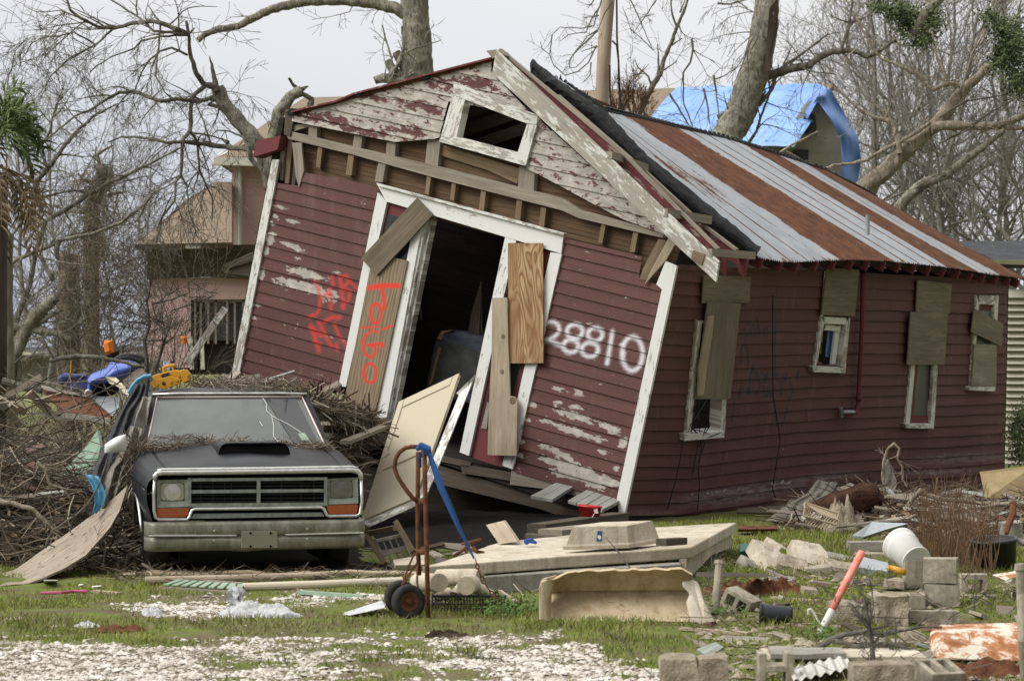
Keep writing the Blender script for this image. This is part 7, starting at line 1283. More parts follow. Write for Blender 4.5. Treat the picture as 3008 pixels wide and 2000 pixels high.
# dark sapling in front of the pink house
ts = tree('dark_sapling', 'dark crooked bare sapling behind the toy bulldozer', loc=ZE and P(*ZE(965, 1250), 31)); ez = lambda x, y, Y: P(*ZE(x, y), Y); mb = MB()
for pts, r0, r1, tw in (([(970, 1200), (965, 1000), (950, 900), (985, 800), (965, 650), (1000, 500), (900, 380), (800, 270)], .03, .006, 8), ([(1020, 1100), (1080, 920), (1090, 860), (1040, 780), (1000, 650)], .028, .008, 5), ([(1000, 660), (1150, 620), (1250, 580), (1200, 350), (1190, 150)], .014, .005, 8), ([(980, 760), (880, 720), (800, 640), (640, 600)], .012, .005, 8), ([(1090, 880), (1130, 700), (1290, 640), (1420, 600)], .012, .005, 8), ([(1030, 180), (1100, 0), (1140, -80)], .012, .006, 3)): limb(mb, [ez(x, y, 31) for x, y in pts], r0, r1, tw, 2, .6, .1)
mb.build('branches', m_barkdark, ts)
# snags and trunks at the left
sn = tree('vine_covered_snag', 'broken trunk wrapped in dead vines at the left, upper and farther one', 'snag', loc=za(620, 2600, 50)); mb = MB()
limb(mb, [za(600, 2600, 50), za(600, 1568, 50), za(610, 1350, 50), za(660, 1200, 50), za(690, 1090, 50)], .17, .14, sides=10); limb(mb, [za(720, 1100, 49.9), za(735, 1180, 49.9), za(690, 1250, 49.9)], .05, .09)
for pts in ([(610, 1210), (540, 1180), (515, 1140)], [(700, 1290), (780, 1270), (820, 1265)], [(660, 1100), (640, 1020), (680, 990), (740, 960)], [(560, 1400), (440, 1390), (350, 1350)]): limb(mb, [za(x, y, 50) for x, y in pts], .045, .02, 2)
mb.build('trunk', m_vine, sn); mb = MB(); random.seed(9)
for _ in range(170): y = rnd(1080, 1750); grow(mb, za(630+rnd(-90, 80)-(y-1200)*.06, y, 49.8+rnd(-.3, .2)), Vector((rnd(-.8, .8), 0, rnd(-1, .3))), rnd(.3, .9), .010, 1, 3, .6, -.9, 1, .6, .12, .005)
mb.build('vines', m_vine, sn)
sn2 = tree('rotten_stump', 'tall rotten brown stump with jagged top at the left', 'snag', loc=P(*ZE(460, 1300), 40)); mb = MB(); M = P(*ZE(455, 1500), 40)
limb(mb, [M, ez(450, 900, 40), ez(450, 500, 40), ez(450, 330, 40)], .20, .17, sides=12, jit=.02)
for k_ in range(9): x = 392+k_*16; mb.tube([ez(x, 420, 39.9), ez(x+rnd(-5, 5), rnd(290, 350), 39.9)], [.05, .01], 5)
mb.build('trunk', m_darkwood if False else m_vine, sn2); mb = MB()
for _ in range(110): grow(mb, ez(rnd(380, 800), rnd(400, 1150), 39.3+rnd(-.5, .5)), Vector((rnd(-1, 1), 0, rnd(-.4, 1))), rnd(.5, 1.4), .011, 2, 3, .5, .1, 1, .6, .18, .004)
mb.build('vines', m_vine, sn2)
sn3 = tree('split_trunk', 'grey curved bare trunk arching at the left edge behind the palm', loc=ez(60, 1500, 37)); mb = MB()
for pts, r0, r1, tw in (([(30, 1500), (60, 1050), (130, 900), (210, 760), (300, 670), (375, 610)], .14, .08, 4), ([(-30, 790), (100, 810), (250, 830), (380, 850), (470, 900)], .07, .05, 3), ([(150, 880), (260, 780), (400, 690)], .05, .03, 3), ([(210, 320), (420, 230), (600, 200), (800, 120), (950, 0), (1000, -60)], .035, .02, 5), ([(-20, 480), (100, 370), (210, 320)], .035, .03, 3), ([(100, 950), (130, 1100), (60, 1300)], .05, .04, 2), ([(390, 230), (370, 300), (380, 360)], .05, .03, 0), ([(350, 500), (260, 340), (200, 320)], .04, .02, 3)): limb(mb, [ez(x, y, 37) for x, y in pts], r0, r1, tw, 2, .9, 0)
mb.build('trunk', m_bark, sn3, smooth=True)
sn4 = tree('dead_tree', 'upright weathered grey trunk at the left edge below the palm fronds', loc=ez(40, 1500, 34)); mb = MB(); limb(mb, [ez(45, 1600, 34), ez(50, 1100, 34), ez(42, 800, 34), ez(45, 430, 34), ez(50, 200, 34)], .10, .085, 3, sides=12); mb.build('trunk', m_greywood, sn4, smooth=True)
# palm at the left edge
PM_ = thing('palm_tree', 'ragged palm with green fronds above a skirt of dead brown ones at the left edge', 'palm tree', P(-15, 1500, 33)); mb = MB(); mb.tube([P(-25, 1550, 33), P(-20, 900, 33), P(-15, 520, 33)], [.2, .19, .18], 12); mb.build('trunk', m_darkwood, PM_, smooth=True)
random.seed(4)
def frond(mb, p, d, L, droop, n=12, leaf=.42, w_=.022):
    pts = [p]; q = p.copy(); dd = d.normalized()
    for i in range(n): dd = (dd+Vector((0, 0, -droop*(i/n+.15)))).normalized(); q = q+dd*(L/n); pts.append(q.copy())
    mb.tube(pts, [.014*(1-.6*i/n) for i in range(n+1)], 3)
    for i in range(3, n+1):
        t = (pts[i]-pts[i-1]).normalized()
        for s in (-1, 1):
            for r_ in range(3):
                sd = t.cross(Vector((rnd(-.5, .5), rnd(-1, -.3), rnd(-.5, 1)))).normalized()*s; e = pts[i]+(t*.9+sd*rnd(.5, 1)+Vector((0, 0, -.4*rnd(.2, 1)))).normalized()*leaf*rnd(.6, 1.1); m_ = (pts[i]+e)/2+Vector((0, 0, .03)); wv = t*w_; mb.add([pts[i]-wv*.5, pts[i]+wv*.5, m_+wv, m_-wv, e], [(0, 1, 2, 3), (3, 2, 4)])
mb = MB(); c = P(-5, 400, 33)
for _ in range(40): a = rnd(-1, 1); frond(mb, c+Vector((rnd(-.1, .1), rnd(-.1, .1), rnd(-.1, .2))), Vector((a, rnd(-.7, .7), rnd(-.1, 1.0))), rnd(.45, .8), .35, 8, .30, .02)
mb.build('green_fronds', m_palmgreen, PM_)
mb = MB()
for _ in range(22): frond(mb, P(-5+rnd(-30, 45), 440+rnd(0, 90), 33+rnd(-.3, .3)), Vector((rnd(-.5, .9), rnd(-.5, .5), rnd(-.6, .2))), rnd(.6, 1.3), .7, 9, .26, .016)
mb.build('dead_fronds', m_palmdead, PM_)
# ivy clumps and dark bushes on the right
def leaves(name, label, cat, mat, spots, N, size, Y, parent=None):
    vs = []; fs = []
    for cx, cy, rx, ry, wt in spots:
        for _ in range(int(N*wt)):
            a = rnd(0, 6.28); r = abs(random.gauss(0, .5)); Yp = Y+random.gauss(0, .4); p = P(cx+rx*r*math.cos(a), cy+ry*r*math.sin(a), Yp)
            if mn.noise(p*2.2) < -.12: continue
            x = Vector((rnd(-1, 1), rnd(-1, 1), rnd(-1, 1))).normalized()*size*rnd(.6, 1.3); y = x.orthogonal().normalized()*size*.7; o = len(vs); vs += [p-x, p+y, p+x, p-y]; fs.append((o, o+1, o+2, o+3))
    mb = MB(); mb.add(vs, fs); return one(mb, name, mat, label, cat, None, None)
random.seed(15)
s_ = [(*ZD(1490, 180), 60, 55, 1), (*ZD(1380, 90), 50, 40, .7), (*ZD(1650, 150), 45, 50, .5), (*ZD(1560, 320), 50, 35, .4), (*ZD(1250, 50), 40, 25, .35)]; o_ = leaves('ivy_clump', 'dark green ivy clump around the hanging bough at the upper right', 'ivy', m_ivy, s_, 2400, .03, 40)
s_ = [(*ZD(2270, 350), 75, 110, 1.2), (*ZD(2180, 450), 55, 60, .6), (*ZD(2290, 620), 60, 60, .8), (*ZD(2180, 220), 50, 40, .4), (*ZD(2100, 120), 40, 30, .25)]; leaves('ivy_clump', 'dark green ivy clump at the upper right edge of the picture', 'ivy', m_ivy, s_, 2900, .03, 40.5)
s_ = [(3000, 1220, 30, 50, .7), (2985, 1270, 50, 60, 1.2), (3000, 1330, 50, 50, 1)]; leaves('dark_bush', 'dark evergreen bush between the side wall end and the cream house', 'bush', m_ivy, s_, 900, .03, 37)
# ---------------------------------------------------------------- ground, grass, shells, debris
random.seed(5)
def gravel_at(x, y):
    if y < 8: return 0
    u = CX+x/y*FPX; v = CY+CH/y*FPX; n1 = mn.noise(Vector((x*.55, y*.8, 0))); n2 = mn.noise(Vector((x*1.9, y*2.3, 5))); n3 = mn.noise(Vector((x*5, y*5, 9)))
    g = 0
    edge = 1862+18*math.sin(u*.004)-(25 if u < 300 else 0); g = (v-edge)/40-max(0, (u-1620)/130)*1.0
    g = min(g, 1.1)
    e2 = 1-math.hypot((u-560)/230, (v-1790)/42); e3 = 1-math.hypot((u-1000)/260, (v-1765)/36); e4 = 1-math.hypot((u-10)/70, (v-1590)/18); e5 = 1-math.hypot((u-30)/130, (v-1890)/40)
    g = max(g, e2*2, e3*1.5, e4*3, e5*1.5)
    return max(0, min(1, .05+g*.85+n1*1.0+n2*1.0+n3*.9)) if g > -1.2 else 0
def dry_at(x, y): u = CX+x/y*FPX; v = CY+CH/y*FPX; return .5*math.exp(-((v-1838)/34)**2)*(1 if 500 < u < 1500 else .35)+max(0, mn.noise(Vector((x*.8, y*.9, 3))))*.9
nx_, ny_ = 300, 380; X = np.linspace(-8, 8, nx_); Yg = 11.5+np.linspace(0, 1, ny_)**1.3*28; vs = []; at = []
def gz(x, y): return .03*mn.noise(Vector((x*.9, y*.9, 0)))+.012*mn.noise(Vector((x*4, y*4, 2)))
for y in Yg:
    for x in X: vs.append((x*(.55+y/34), y, 0)); 
vs = [(x, y, gz(x, y)*min(1, max(0, (39-y)/6), max(0, (y-11.6)/2))) for x, y, z in vs]
fs = [(j*nx_+i, j*nx_+i+1, (j+1)*nx_+i+1, (j+1)*nx_+i) for j in range(ny_-1) for i in range(nx_-1)]
at = [gravel_at(x, y) for x, y, z in vs]
mb = MB(); mb.add(vs, fs); 
o = len(mb.v); far = [(-400, -60, -.035), (400, -60, -.035), (400, 900, -.035), (-400, 900, -.035)]; mb.add(far, [(0, 1, 2, 3)]); mb.at['gravel'] = at+[0]*4
tag(mb.build('ground', m_ground, None), kind='structure')
def fast(name, vs, fs, mat, label, cat, kind='stuff'):
    mb = MB(); mb.v = vs; mb.f = fs; mb.uv = [(0, 0)]*len(vs); return one(mb, name, mat, label, cat, None, kind)
def rpos(v0, v1, u0=-60, u1=3070):
    v = rnd(v0, v1); u = rnd(u0, u1); p = G(u, v); return p, u, v
G1 = ([], []); G2 = ([], [])
def blade(A, p, h, w_, lean):
    vs, fs = A; a = rnd(0, 6.28); d = Vector((math.cos(a), math.sin(a)*.6, 0))*w_; t = Vector((rnd(-1, 1), rnd(-1, 1), 0))*lean*h; o = len(vs); vs += [tuple(p-d), tuple(p+d), tuple(p+t+Vector((0, 0, h)))]; fs.append((o, o+1, o+2))
cnt = 0
for _ in range(210000):
    y = 12.6+(rnd(0, 1)**.8)*17.5; x = rnd(-.225, .225)*y; u = CX+x/y*FPX
    if u > 1810 and y > 29 or y > 30: continue
    g = gravel_at(x, y); n = mn.noise(Vector((x*1.1, y*1.1, 7)))+.6*mn.noise(Vector((x*3.3, y*3.3, 1)))
    if rnd(0, 1) < g*1.15 or n < -.26+rnd(-.15, .15): continue
    if 400 < u < 1170 and 21.9 < y < 27: continue
    if 1070 < u < 1860 and y > 24.6: continue
    dry = dry_at(x, y); p = Vector((x, y, gz(x, y)-.01)); h = rnd(.015, .05)*(1+1.3*max(0, n))
    if y > 21.5 and 2080 < u: h *= 1.7
    blade(G2 if rnd(0, 1) < .10+dry*1.15 else G1, p, h, rnd(.004, .009), rnd(.2, 1.1))
fast('green_grass', *G1, m_grass, 'short green grass growing over the yard', 'grass'); fast('dry_grass', *G2, m_grassdry, 'short dry yellowish grass mixed into the yard', 'grass')
vs, fs = [], []
for _ in range(150000):
    y = 12.7+rnd(0, 1)**1.2*10.5; x = rnd(-.22, .22)*y; g = gravel_at(x, y)
    if rnd(0, 1) > g*g*.7 or len(fs) > 8*30000: continue
    s = rnd(.006, .017)+.03*rnd(0, 1)**7; p = Vector((x, y, gz(x, y)+rnd(-.004, .006))); a = rnd(0, 6.28); c_, s1 = math.cos(a), math.sin(a); o = len(vs); e = rnd(.5, 1); tl_ = rnd(-.35, .35)
    for ax_, ay_ in ((1, 0), (.3, e), (-.9, .3*e), (-.4, -.8*e), (.5, -.7*e)): vs.append((p.x+(ax_*c_-ay_*s1)*s, p.y+(ax_*s1+ay_*c_)*s, p.z+ax_*tl_*s))
    vs.append((p.x, p.y, p.z+s*rnd(.3, .55))); fs += [(o+i, o+(i+1) % 5, o+5) for i in range(5)]
fast('shell_gravel', vs, fs, m_shell, 'white crushed shell gravel in the foreground drive', 'gravel')
def twigs(name, label, cat, fn, N, L, r, mat, kind='stuff', seg=4, flat=.5, smooth=False, wob=.25):
    mb = MB(); tt_ = []
    for _ in range(N):
        q = fn()
        if q is None: continue
        p, al = q; a = rnd(0, 6.28); d = Vector((math.cos(a), math.sin(a)*.7, rnd(-flat, flat))).normalized()
        if al is not None: d = (d*.5+al).normalized()
        l = rnd(*L); R = rnd(*r)*min(1, .5+l); pts = []; q_ = p-d*l/2
        for i in range(seg+1): pts.append(q_.copy()); d = (d+Vector((rnd(-1, 1), rnd(-1, 1), rnd(-1, 1)))*wob).normalized(); q_ = q_+d*l/seg
        n0 = len(mb.v); mb.tube(pts, [R, R, R*.8, R*.7, R*.5][:seg+1], 4 if R > .01 else 3, cap=False); tt_ += [rnd(0, 1)**1.3]*(len(mb.v)-n0)
    mb.at['tint'] = tt_
    return one(mb, name, mat, label, cat, None, kind, smooth=smooth)
# brush heap on the left: mound under it, then sticks
def heap(u0, u1, Y0, Y1, hf):
    def fn():
        Y = rnd(Y0, Y1); u = rnd(u0, u1); h = hf(u, Y)
        if h <= 0: return None
        p = P(u, 0, Y); p.z = rnd(0, 1)**.6*h; return p, None
    return fn
def mound(name, label, cat, u0, u1, Y0, Y1, hf, mat, nu=60, nv=24, amp=.12):
    mb = MB()
    def f(s, t):
        Y = Y0+(Y1-Y0)*t; u = u0+(u1-u0)*s; p = P(u, 0, Y); h = hf(u, Y); p.z = max(-.03, h*.86-.04+amp*mn.noise(Vector((p.x*3, Y*3, 0)))+amp*.6*mn.noise(Vector((p.x*9, Y*9, 0)))) if h > 0 else -.03; return p
    mb.grid(f, nu, nv); return one(mb, name, mat, label, cat, None, 'stuff')
def hA(u, Y):    # height (m) of the heap left of the truck
    vt = np.interp(u, [-80, 0, 80, 160, 260, 360, 430], [1340, 1345, 1370, 1400, 1420, 1440, 1530]); h = CH-(vt-CY)/FPX*25.5; e = min(1, (Y-22.6)/1.6)*min(1, max(0, (29-Y)/2)); return h*max(0, e) if u < 420 else h*max(0, e)*.5
mound('brush_mound', 'matted litter under the heap of branches left of the truck', 'debris', -90, 430, 22.4, 29.5, hA, m_mulch)
twigs('brush_pile', 'heap of tangled brown twigs and branches left of the truck', 'brush', heap(-80, 420, 22.5, 28, lambda u, Y: hA(u, Y)*1.05), 1900, (.25, 1.2), (.003, .012), m_straw)
twigs('brush_pile', 'darker thin twigs tangled through the heap left of the truck', 'brush', heap(-80, 430, 22.8, 28, lambda u, Y: hA(u, Y)*1.3), 900, (.4, 1.3), (.003, .007), m_barkdark)
def hB(u, Y):    # litter mound between the truck roof and the red house wall
    vt = np.interp(u, [600, 660, 760, 900, 980, 1040, 1110], [1112, 1098, 1118, 1165, 1200, 1225, 1260]); h = CH-(vt-CY)/FPX*28.5; return h*max(0, min(1, (Y-26.9)/.7))*min(1, max(0, (31-Y)/1.5))
mound('litter_mound', 'mound of matted twigs jammed between truck cab and red house', 'debris', 600, 1040, 26.8, 31.5, hB, m_mulch, 60, 24, .08)
def fB():
    Y = rnd(27.2, 30); u = rnd(590, 1085); h = hB(u, Y)
    if h <= .3: return None
    p = P(u, 0, Y); p.z = h*.92+rnd(-.1, .06); return p, None
twigs('twig_litter', 'brown twig litter piled between truck cab and red house wall', 'twigs', fB, 2200, (.12, .6), (.003, .010), m_straw)
def fB2():
    t = rnd(0, 1); y = 1.95+1.2*rnd(0, 1); x = -.6+1.35*t; q = tworld((x, y, 1.66+rnd(0, .04)+.06*max(0, x)*rnd(0, 1))); return (q, None) if x > .1-.3*rnd(0, 1) else None
twigs('twig_litter', 'twigs lying on the truck roof beside the toy bulldozer', 'twigs', fB2, 700, (.08, .4), (.002, .006), m_straw)
def fB3():
    s = rnd(0, 1); p = P(*ZJ(1440+480*s, 175+165*s+rnd(-30, 45)*(1-.3*s)), 25.6+2.6*s+rnd(-.4, .4)); return p, Vector((.8, .3, -.5))*rnd(0, 1)
twigs('twig_litter', 'thick band of sticks sliding off the truck roof towards the doorway', 'twigs', fB3, 520, (.12, .7), (.003, .013), m_straw)
def fC():
    x = rnd(-1.02, .9); y = 1.18+.28*rnd(0, 1)-.35*max(0, -x-.55)*rnd(0, 1)*1.6; h = .10*math.exp(-((x+.55)/.45)**2)+.03; return tworld((x, y, 1.09+.10*(y-1.2)+rnd(0, 1)**1.5*h-.15*max(0, -x-.9))), None
twigs('twig_litter', 'dry leaves and twigs piled along the bottom of the windscreen', 'twigs', fC, 950, (.04, .24), (.002, .006), m_straw)
def fC2():
    s = rnd(0, 1); return tworld((-.98-.10*s+rnd(-.07, .07), 1.25-.25*s+rnd(-.15, .2), 1.12-.5*s+rnd(-.05, .05))), Vector((0, 0, -.8))
twigs('twig_litter', 'twigs spilling down over the left front fender of the truck', 'twigs', fC2, 420, (.08, .4), (.002, .006), m_straw)
def fD():
    u = rnd(300, 470); v = rnd(1500, 1690); Y = min(GY(max(v, 1600), 0), 24)*rnd(.98, 1.02); return P(u, v, Y), None
twigs('brush_pile', 'sticks and roots heaped beside the left front wheel', 'brush', fD, 800, (.1, .6), (.003, .014), m_straw)
def fE():
    y = rnd(20.9, 22.1); u = rnd(300, 1200); p = P(u, 0, y); p.z = rnd(0, .03); return p, None
twigs('twig_litter', 'line of washed up twigs on the ground below the bumper', 'twigs', fE, 600, (.06, .35), (.002, .007), m_straw)
def fF_():
    u = rnd(1080, 2250); y = rnd(19.5, 24); p = P(u, 0, y); p.z = rnd(0, .03); return p, None
twigs('twig_litter', 'scattered twigs on the ground around the big slab', 'twigs', fF_, 500, (.06, .4), (.002, .006), m_straw)
def hR(u, Y):
    y0_ = 27.2 if u < 2560 else max(25.2, 27.2-(u-2560)/60); e = min(1, max(0, (Y-y0_)/1.2))*min(1, max(0, (31.5+(u-2300)*.006-Y)/1)); return e*np.interp(u, [2280, 2380, 2480, 2600, 2760, 2900, 3060], [.05, .22, .32, .30, .22, .26, .32])
mound('debris_mound', 'dark matted debris along the foot of the side wall', 'debris', 2270, 3060, 24.4, 36, hR, m_mulch, 60, 30, .12)
def fR():
    u = rnd(2290, 3060); Y = rnd(24.8, 33); h = hR(u, Y)
    if h <= .02: return None
    p = P(u, 0, Y); p.z = h*.9*rnd(.5, 1.2); return p, None
twigs('brush_pile', 'brown twigs and sticks heaped along the foot of the side wall', 'brush', fR, 1700, (.12, .8), (.003, .010), m_straw)
twigs('brush_pile', 'rust coloured leaves and stems among the debris by the side wall', 'brush', fR, 1500, (.04, .2), (.004, .012), m_rust)
mb = MB()
for _ in range(430):
    u, v = ZL(rnd(1560, 2060), 700+rnd(-60, 60)); Y = rnd(21.3, 24); p = G(u, v); p = P(u, 0, Y); p.z = 0; h = rnd(.3, .95)*(1-.35*abs(u-2790)/150); d = Vector((rnd(-.35, .25), rnd(-.2, .2), 1)); mb.tube([p, p+d*h*.5, p+d*h+Vector((rnd(-.06, .06), 0, 0))], [.004, .0035, .002], 3, cap=False)
one(mb, 'dry_reeds', m_reed, 'stand of rust coloured dry reeds right of the white bucket', 'reeds', None, 'stuff')
def fG():
    u = rnd(2040, 3060); y = rnd(13.2, 23.5); p = P(u, 0, y); p.z = rnd(0, .03); return (p, None) if mn.noise(Vector((p.x*1.3, y*1.3, 2))) > -.05 else None
twigs('twig_litter', 'scattered twigs and stems among the blocks in the right of the yard', 'twigs', fG, 1500, (.05, .45), (.002, .006), m_straw)
vs, fs = [], []
for _ in range(2600):
    u = rnd(2040, 3060); y = rnd(13.4, 24); p = P(u, 0, y)
    if mn.noise(Vector((p.x*.9, y*.9, 12))) < .05: continue
    s = rnd(.012, .05); p.z = gz(p.x, y)+.004; o = len(vs); a = rnd(0, 6.28)
    for k_ in range(4): b = a+k_*1.57+rnd(-.4, .4); vs.append((p.x+math.cos(b)*s, p.y+math.sin(b)*s, p.z+rnd(0, .01)))
    vs.append((p.x, p.y, p.z+s*rnd(.3, .8))); fs += [(o+i, o+(i+1) % 4, o+4) for i in range(4)]
fast('stone_chips', vs, fs, m_stone, 'small broken chips of concrete scattered among the blocks', 'rubble')
vs, fs = [], []
for cx, cy, r_, n_ in ((*ZK(1070, 1130), .22, 260), (*ZK(1210, 1100), .3, 500), (*ZL(900, 1300), .12, 160), (*ZL(2150, 850), .2, 120), (*ZL(1640, 600), .3, 200), (*ZL(280, 1150), .16, 160), (*ZI(60, 720), .5, 500)):
    c = G(cx, cy)
    for _ in range(n_):
        p = c+Vector((random.gauss(0, r_*.5), random.gauss(0, .08), abs(random.gauss(0, .06)))); s = rnd(.008, .02); x = Vector((rnd(-1, 1), rnd(-1, 1), rnd(-.6, .6))).normalized()*s; y = x.orthogonal().normalized()*s*.6; o = len(vs); vs += [tuple(p-x), tuple(p+y), tuple(p+x), tuple(p-y)]; fs.append((o, o+1, o+2, o+3))
fast('low_weeds', vs, fs, m_weed, 'low leafy green weeds in tufts around the crate and blocks', 'weeds')
# larger branches and roots by themselves
random.seed(44)
def br(label, pts, r0, r1, mat=m_barkpale, tw=3, name='fallen_branch', L=.3): mb = MB(); limb(mb, pts, r0, r1, tw, 1, L, -.2, .003, .03); return one(mb, name, mat, label, 'branch', None, None, smooth=True)
br('pale branch curving through the heap at the far left', [zi(x, y, 23) for x, y in ((-10, 385), (90, 400), (220, 440), (300, 520), (400, 610))], .028, .018)
br('forked pale root sticking up over the heap at the left', [zi(x, y, 23.6) for x, y in ((0, 380), (80, 310), (220, 230), (260, 150), (340, 150), (430, 120), (520, 60))], .012, .010)
br('curved pale root beside the green door panel', [zi(x, y, 23.4) for x, y in ((240, 130), (300, 170), (330, 280), (420, 300), (470, 380))], .022, .010)
br('thin dark stem curving across the blanket', [zi(x, y, 22.2) for x, y in ((300, 690), (340, 580), (500, 480), (580, 400), (640, 300), (700, 140), (720, 60))], .014, .007, m_barkmid)
br('knotted root lying beside the left front wheel', [zi(x, y, 22.4) for x, y in ((740, 850), (790, 800), (860, 740), (930, 735))], .04, .03)
br('stick standing in the sticks left of the wheel', [zi(x, y, 22.0) for x, y in ((670, 870), (680, 780), (700, 690))], .012, .006)
br('long stick lying on the junk behind the blanket', [bl(x, y, 25.4) for x, y in ((660, 720), (780, 690), (1000, 650), (1300, 670), (1560, 720), (1900, 800))], .03, .02, m_barkmid)
br('dark arched twig in front of the rusty roof sheet', [bl(x, y, 25.2) for x, y in ((760, 1440), (1000, 1300), (1300, 1140), (1540, 1020), (1600, 960))], .014, .008, m_barkdark)
br('weathered branch lying over the rubble at the lower right', [l_(x, y, 15.9) for x, y in ((840, 1370), (900, 1345), (960, 1300), (1060, 1260), (1200, 1240), (1300, 1270), (1400, 1240), (1560, 1210), (1700, 1215))], .028, .008, m_barkmid, 5)
br('long thin branch arching over the rubble to the appliance shell', [l_(x, y, 15.8) for x, y in ((980, 1300), (1150, 1345), (1300, 1320), (1500, 1360), (1660, 1385))], .016, .010, m_barkmid, 4)
br('thick pale root arching from the debris by the side wall', [l_(x, y, 27.5) for x, y in ((1460, 470), (1500, 370), (1560, 315), (1620, 350), (1720, 375), (1850, 380), (1950, 400), (2100, 400), (2300, 395))], .035, .018, m_barkpale, 5)
br('pale loops of root rising against the side wall', [l_(x, y, 29.3) for x, y in ((1330, 360), (1310, 200), (1320, 110), (1345, 40), (1385, 5), (1420, 40), (1405, 100), (1440, 160), (1440, 240), (1470, 290))], .020, .013, m_barkpale, 5)
br('whitish straight stick lying in the debris by the side wall', [l_(x, y, 28) for x, y in ((1320, 360), (1400, 368), (1480, 380))], .022, .018, m_barkpale, 0)
br('long pale log lying behind the dry reeds', [l_(x, y, 27) for x, y in ((1750, 445), (1950, 425), (2100, 405), (2300, 395))], .018, .03, m_barkpale, 0)
br('single long curved stem in the grass near the bottom', [G(*ZK(x, y), z) for x, y, z in ((1720, 1220, .02), (1800, 1280, .08), (1880, 1360, .1), (1960, 1440, .1), (2060, 1540, .03))], .005, .003, m_barkdark, 0)
br('thin dark twig lying on the white shells', [G(*ZK(x, y), .015) for x, y in ((740, 1320), (830, 1380), (920, 1415), (1050, 1420), (1080, 1440))], .006, .004, m_barkdark, 1, L=.1)
sp_ = thing('bare_sapling', 'small bare leafless sapling at the bottom right in front of the blocks', 'sapling', l_(1230, 1600, 14.3)); mb = MB()
for pts, r0, r1, tw in (([(1235, 1600), (1245, 1450), (1240, 1320), (1215, 1180), (1195, 1060), (1172, 990)], .022, .005, 14), ([(1240, 1330), (1290, 1270), (1370, 1240)], .008, .004, 4), ([(1225, 1230), (1150, 1150), (1110, 1100)], .007, .003, 5), ([(1215, 1180), (1250, 1080), (1240, 960), (1220, 880)], .007, .003, 6), ([(1238, 1290), (1150, 1250), (1090, 1260)], .006, .003, 3)): limb(mb, [l_(x, y, 14.3) for x, y in pts], r0, r1, tw, 2, .13, .2, .002)
mb.build('branches', m_barkmid, sp_)
for (x, y, h, lab) in ((1480, 540, 330, 'thin bare stem rising from the debris under the second side window'), (1910, 1120, 200, 'thin bare stem right of the concrete bar'), (160, 960, 150, 'thin dry stem beside the short pale post')):
    Yx = GY(ZL(x, y)[1]); br(lab, [l_(x, y, Yx), l_(x+rnd(-12, 12), y-h*.5, Yx), l_(x+rnd(-20, 20), y-h, Yx)], .007, .003, m_barkmid, 5, 'bare_sapling', .2)

def fS_():
    u = rnd(-60, 640); Y = rnd(30, 40); p = P(u, 0, Y); p.z = rnd(0, 1)**1.5*(1.0+.5*mn.noise(Vector((u*.02, Y*.3, 0)))); return p, Vector((0, 0, .5))
twigs('scrub', 'low leafless scrub and dead weeds covering the ground behind the junk at the left', 'scrub', fS_, 3200, (.3, 1.1), (.003, .008), m_straw)
mb = MB(); mb.beam(P(*ZJ(1720, 480), 26.3), P(*ZJ(1990, 372), 27.6), .12, .04); one(mb, 'loose_plank', m_greywood, 'short grey plank jutting out of the dark gap right of the truck', 'plank')
mb = MB(); mb.beam(P(*ZJ(1560, 345), 27.2), P(*ZJ(1960, 372), 28.2), .3, .04); one(mb, 'loose_plank', m_greywood, 'wide grey board under the twigs right of the truck roof', 'plank')
mb = MB(); mb.beam(P(*ZJ(1640, 530), 27.5), P(*ZJ(1960, 640), 28.4), .2, .05); one(mb, 'loose_plank', m_darkwood, 'dark board deep in the gap between truck and fallen door', 'plank')

m_shade = mottled('painted_shade_black', (.004, .0035, .003), (.014, .012, .01), 9, .95, bump=1, bd=.04)  # near-black colour standing in for deep shade
# near-black sheet painting the shade in front of and under the lifted side of the house
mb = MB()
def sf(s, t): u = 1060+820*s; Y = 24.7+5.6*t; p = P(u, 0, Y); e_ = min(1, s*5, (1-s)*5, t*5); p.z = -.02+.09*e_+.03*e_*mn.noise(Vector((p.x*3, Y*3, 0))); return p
mb.grid(sf, 70, 50); one(mb, 'shade_sheet', m_shade, 'near-black sheet painting the shade under the lifted side of the red house', 'painted shade', None, 'stuff')
mb = MB(); mb.grid(lambda s, t: (lambda p, e_: Vector((p.x, p.y, -.02+.055*e_)))(P(400+780*s-60*t, 0, 22.0+5.2*t), min(1, s*5, (1-s)*5, t*6, (1-t)*5)), 40, 40); one(mb, 'shade_sheet', m_shade, 'near-black sheet painting the shade under the truck', 'painted shade', None, 'stuff')  # dark sheet laid in place of the shade beneath the truck
def scraps(name, label, fn, N, mat):
    mb = MB(); tt_ = []
    for _ in range(N):
        p = fn()
        if p is None: continue
        n0 = len(mb.v); a = rnd(0, 3.14); L = rnd(.08, .75)*(.42 if N == 150 else 1); d = Vector((math.cos(a), math.sin(a)*.6, rnd(-.35, .35)))*L; mb.beam(p, p+d, rnd(.03, .16), rnd(.01, .04), up=(rnd(-.5, .5), rnd(-1, .2), 1), taper=rnd(.4, 1)); tt_ += [rnd(0, 1)]*(len(mb.v)-n0)
    mb.at['tint'] = tt_; one(mb, name, mat, label, 'scrap wood', None, 'stuff')
m_scrap = S('mixed_scrap_wood', .95); _g = m_scrap.noise(1, 5, .65, m_scrap.map(m_scrap.uv(), (2, 40, 1)), .3)
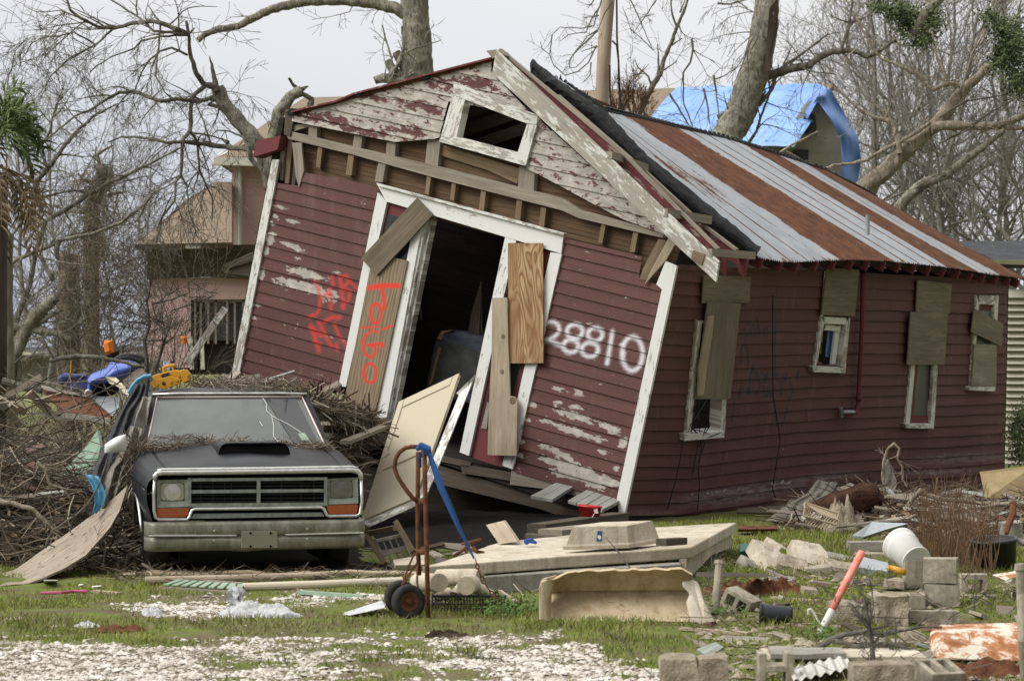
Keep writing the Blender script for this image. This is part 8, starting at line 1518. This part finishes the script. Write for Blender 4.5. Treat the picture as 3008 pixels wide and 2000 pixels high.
m_scrap.col(m_scrap.mix(m_scrap.ramp(_g, [(.35, .55), (.65, 0)]), m_scrap.ramp(m_scrap.attr('tint'), [(0, (.07, .055, .04)), (.3, (.22, .19, .15)), (.55, (.34, .30, .25)), (.75, (.46, .42, .35)), (.85, (.16, .06, .055)), (.93, (.30, .36, .33)), (1, (.62, .60, .55))]), (.08, .06, .045))); m_scrap = m_scrap.m
def s1():
    u = rnd(-60, 420); Y = rnd(23, 29); p = P(u, 0, Y); p.z = max(.03, hA(u, Y)*rnd(.75, 1.08)); return p
scraps('wood_scraps', 'splintered boards and laths mixed into the heap left of the truck', s1, 170, m_scrap)
def s2():
    u = rnd(2290, 3060); Y = rnd(24.5, 31); p = P(u, 0, Y); h = hR(u, Y); p.z = max(.02, h*rnd(.7, 1.1)); return p if h > .03 else None
scraps('wood_scraps', 'splintered boards and laths along the foot of the side wall', s2, 190, m_scrap)
def s3():
    u = rnd(600, 1080); Y = rnd(27.4, 29.5); h = hB(u, Y)
    if h < .4: return None
    p = P(u, 0, Y); p.z = h*.95; return p
scraps('wood_scraps', 'broken laths sticking out of the litter behind the truck cab', s3, 50, m_scrap)
def s4(): u = rnd(1100, 3000); Y = rnd(15.5, 24) if u > 2050 else rnd(22, 25); p = P(u, 0, Y); p.z = .02; return p
scraps('wood_scraps', 'small wood splinters and broken laths lying about the right of the yard', s4, 150, m_scrap)
vs, fs = [], []
for _ in range(2600):
    if rnd(0, 1) < .5: u = rnd(2290, 3060); Y = rnd(24.5, 31); p = P(u, 0, Y); p.z = max(.01, hR(u, Y)*rnd(.6, 1.05))
    else: u = rnd(-60, 470); Y = rnd(22.3, 28); p = P(u, 0, Y); p.z = max(.01, hA(u, Y)*rnd(.6, 1.1))
    s = rnd(.015, .05); x = Vector((rnd(-1, 1), rnd(-1, 1), rnd(-1, 1))).normalized()*s; y = x.orthogonal().normalized()*s*.7; o = len(vs); vs += [tuple(p-x), tuple(p+y), tuple(p+x), tuple(p-y)]; fs.append((o, o+1, o+2, o+3))
fast('dead_leaves', vs, fs, m_palmdead, 'dry brown leaves caught in the debris heaps', 'leaves')
# more bare screening growth in front of the pink house
random.seed(91)
for i, (u, v, Y, h, lab) in enumerate(((455, 1060, 38, 2.6, 'thicket of thin bare stems in front of the pink wall corner'), (520, 1060, 36, 3.0, 'thicket of thin bare stems left of the dark sapling'), (350, 1060, 39, 2.8, 'thicket of thin bare stems right of the rotten stump'), (250, 1060, 37, 2.0, 'low thicket of thin bare stems behind the blue toy car'))):
    t_ = thing('bare_thicket', lab, 'bush', P(u, 1500, Y), 0, 'bare thickets before the pink house'); mb = MB()
    for _ in range(5): grow(mb, P(u+rnd(-45, 45), 1250, Y+rnd(-.5, .5)), Vector((rnd(-.5, .5), 0, 1)), h*rnd(.5, 1.1), .014, 2, 5, .4, .1, .8, .6, .22, .0035)
    mb.build('branches', m_barkmid if i % 2 else m_vine, t_)

mb = MB(); mb.grid(lambda s, t: (lambda u, Y: Vector((P(u, 0, Y).x, Y, .02+.05*mn.noise(Vector((u*.01, Y*.3, 0))))))(-120+820*s, 24.5+40*t*t), 50, 50); tag(mb.build('dirt', mottled('dry_brown_dirt', (.10, .085, .06), (.22, .19, .14), 3, 1.0, bump=1, bd=.05)), kind='structure')
def fL():
    u = rnd(-60, 400); Y = rnd(23.5, 26.5); p = P(u, rnd(1120, 1420), Y); return p, Vector((rnd(-1, 1), 0, rnd(-.4, .9)))
twigs('loose_twigs', 'long loose grey twigs crossing in front of the junk left of the truck', 'twigs', fL, 90, (.4, 1.3), (.003, .009), m_straw)
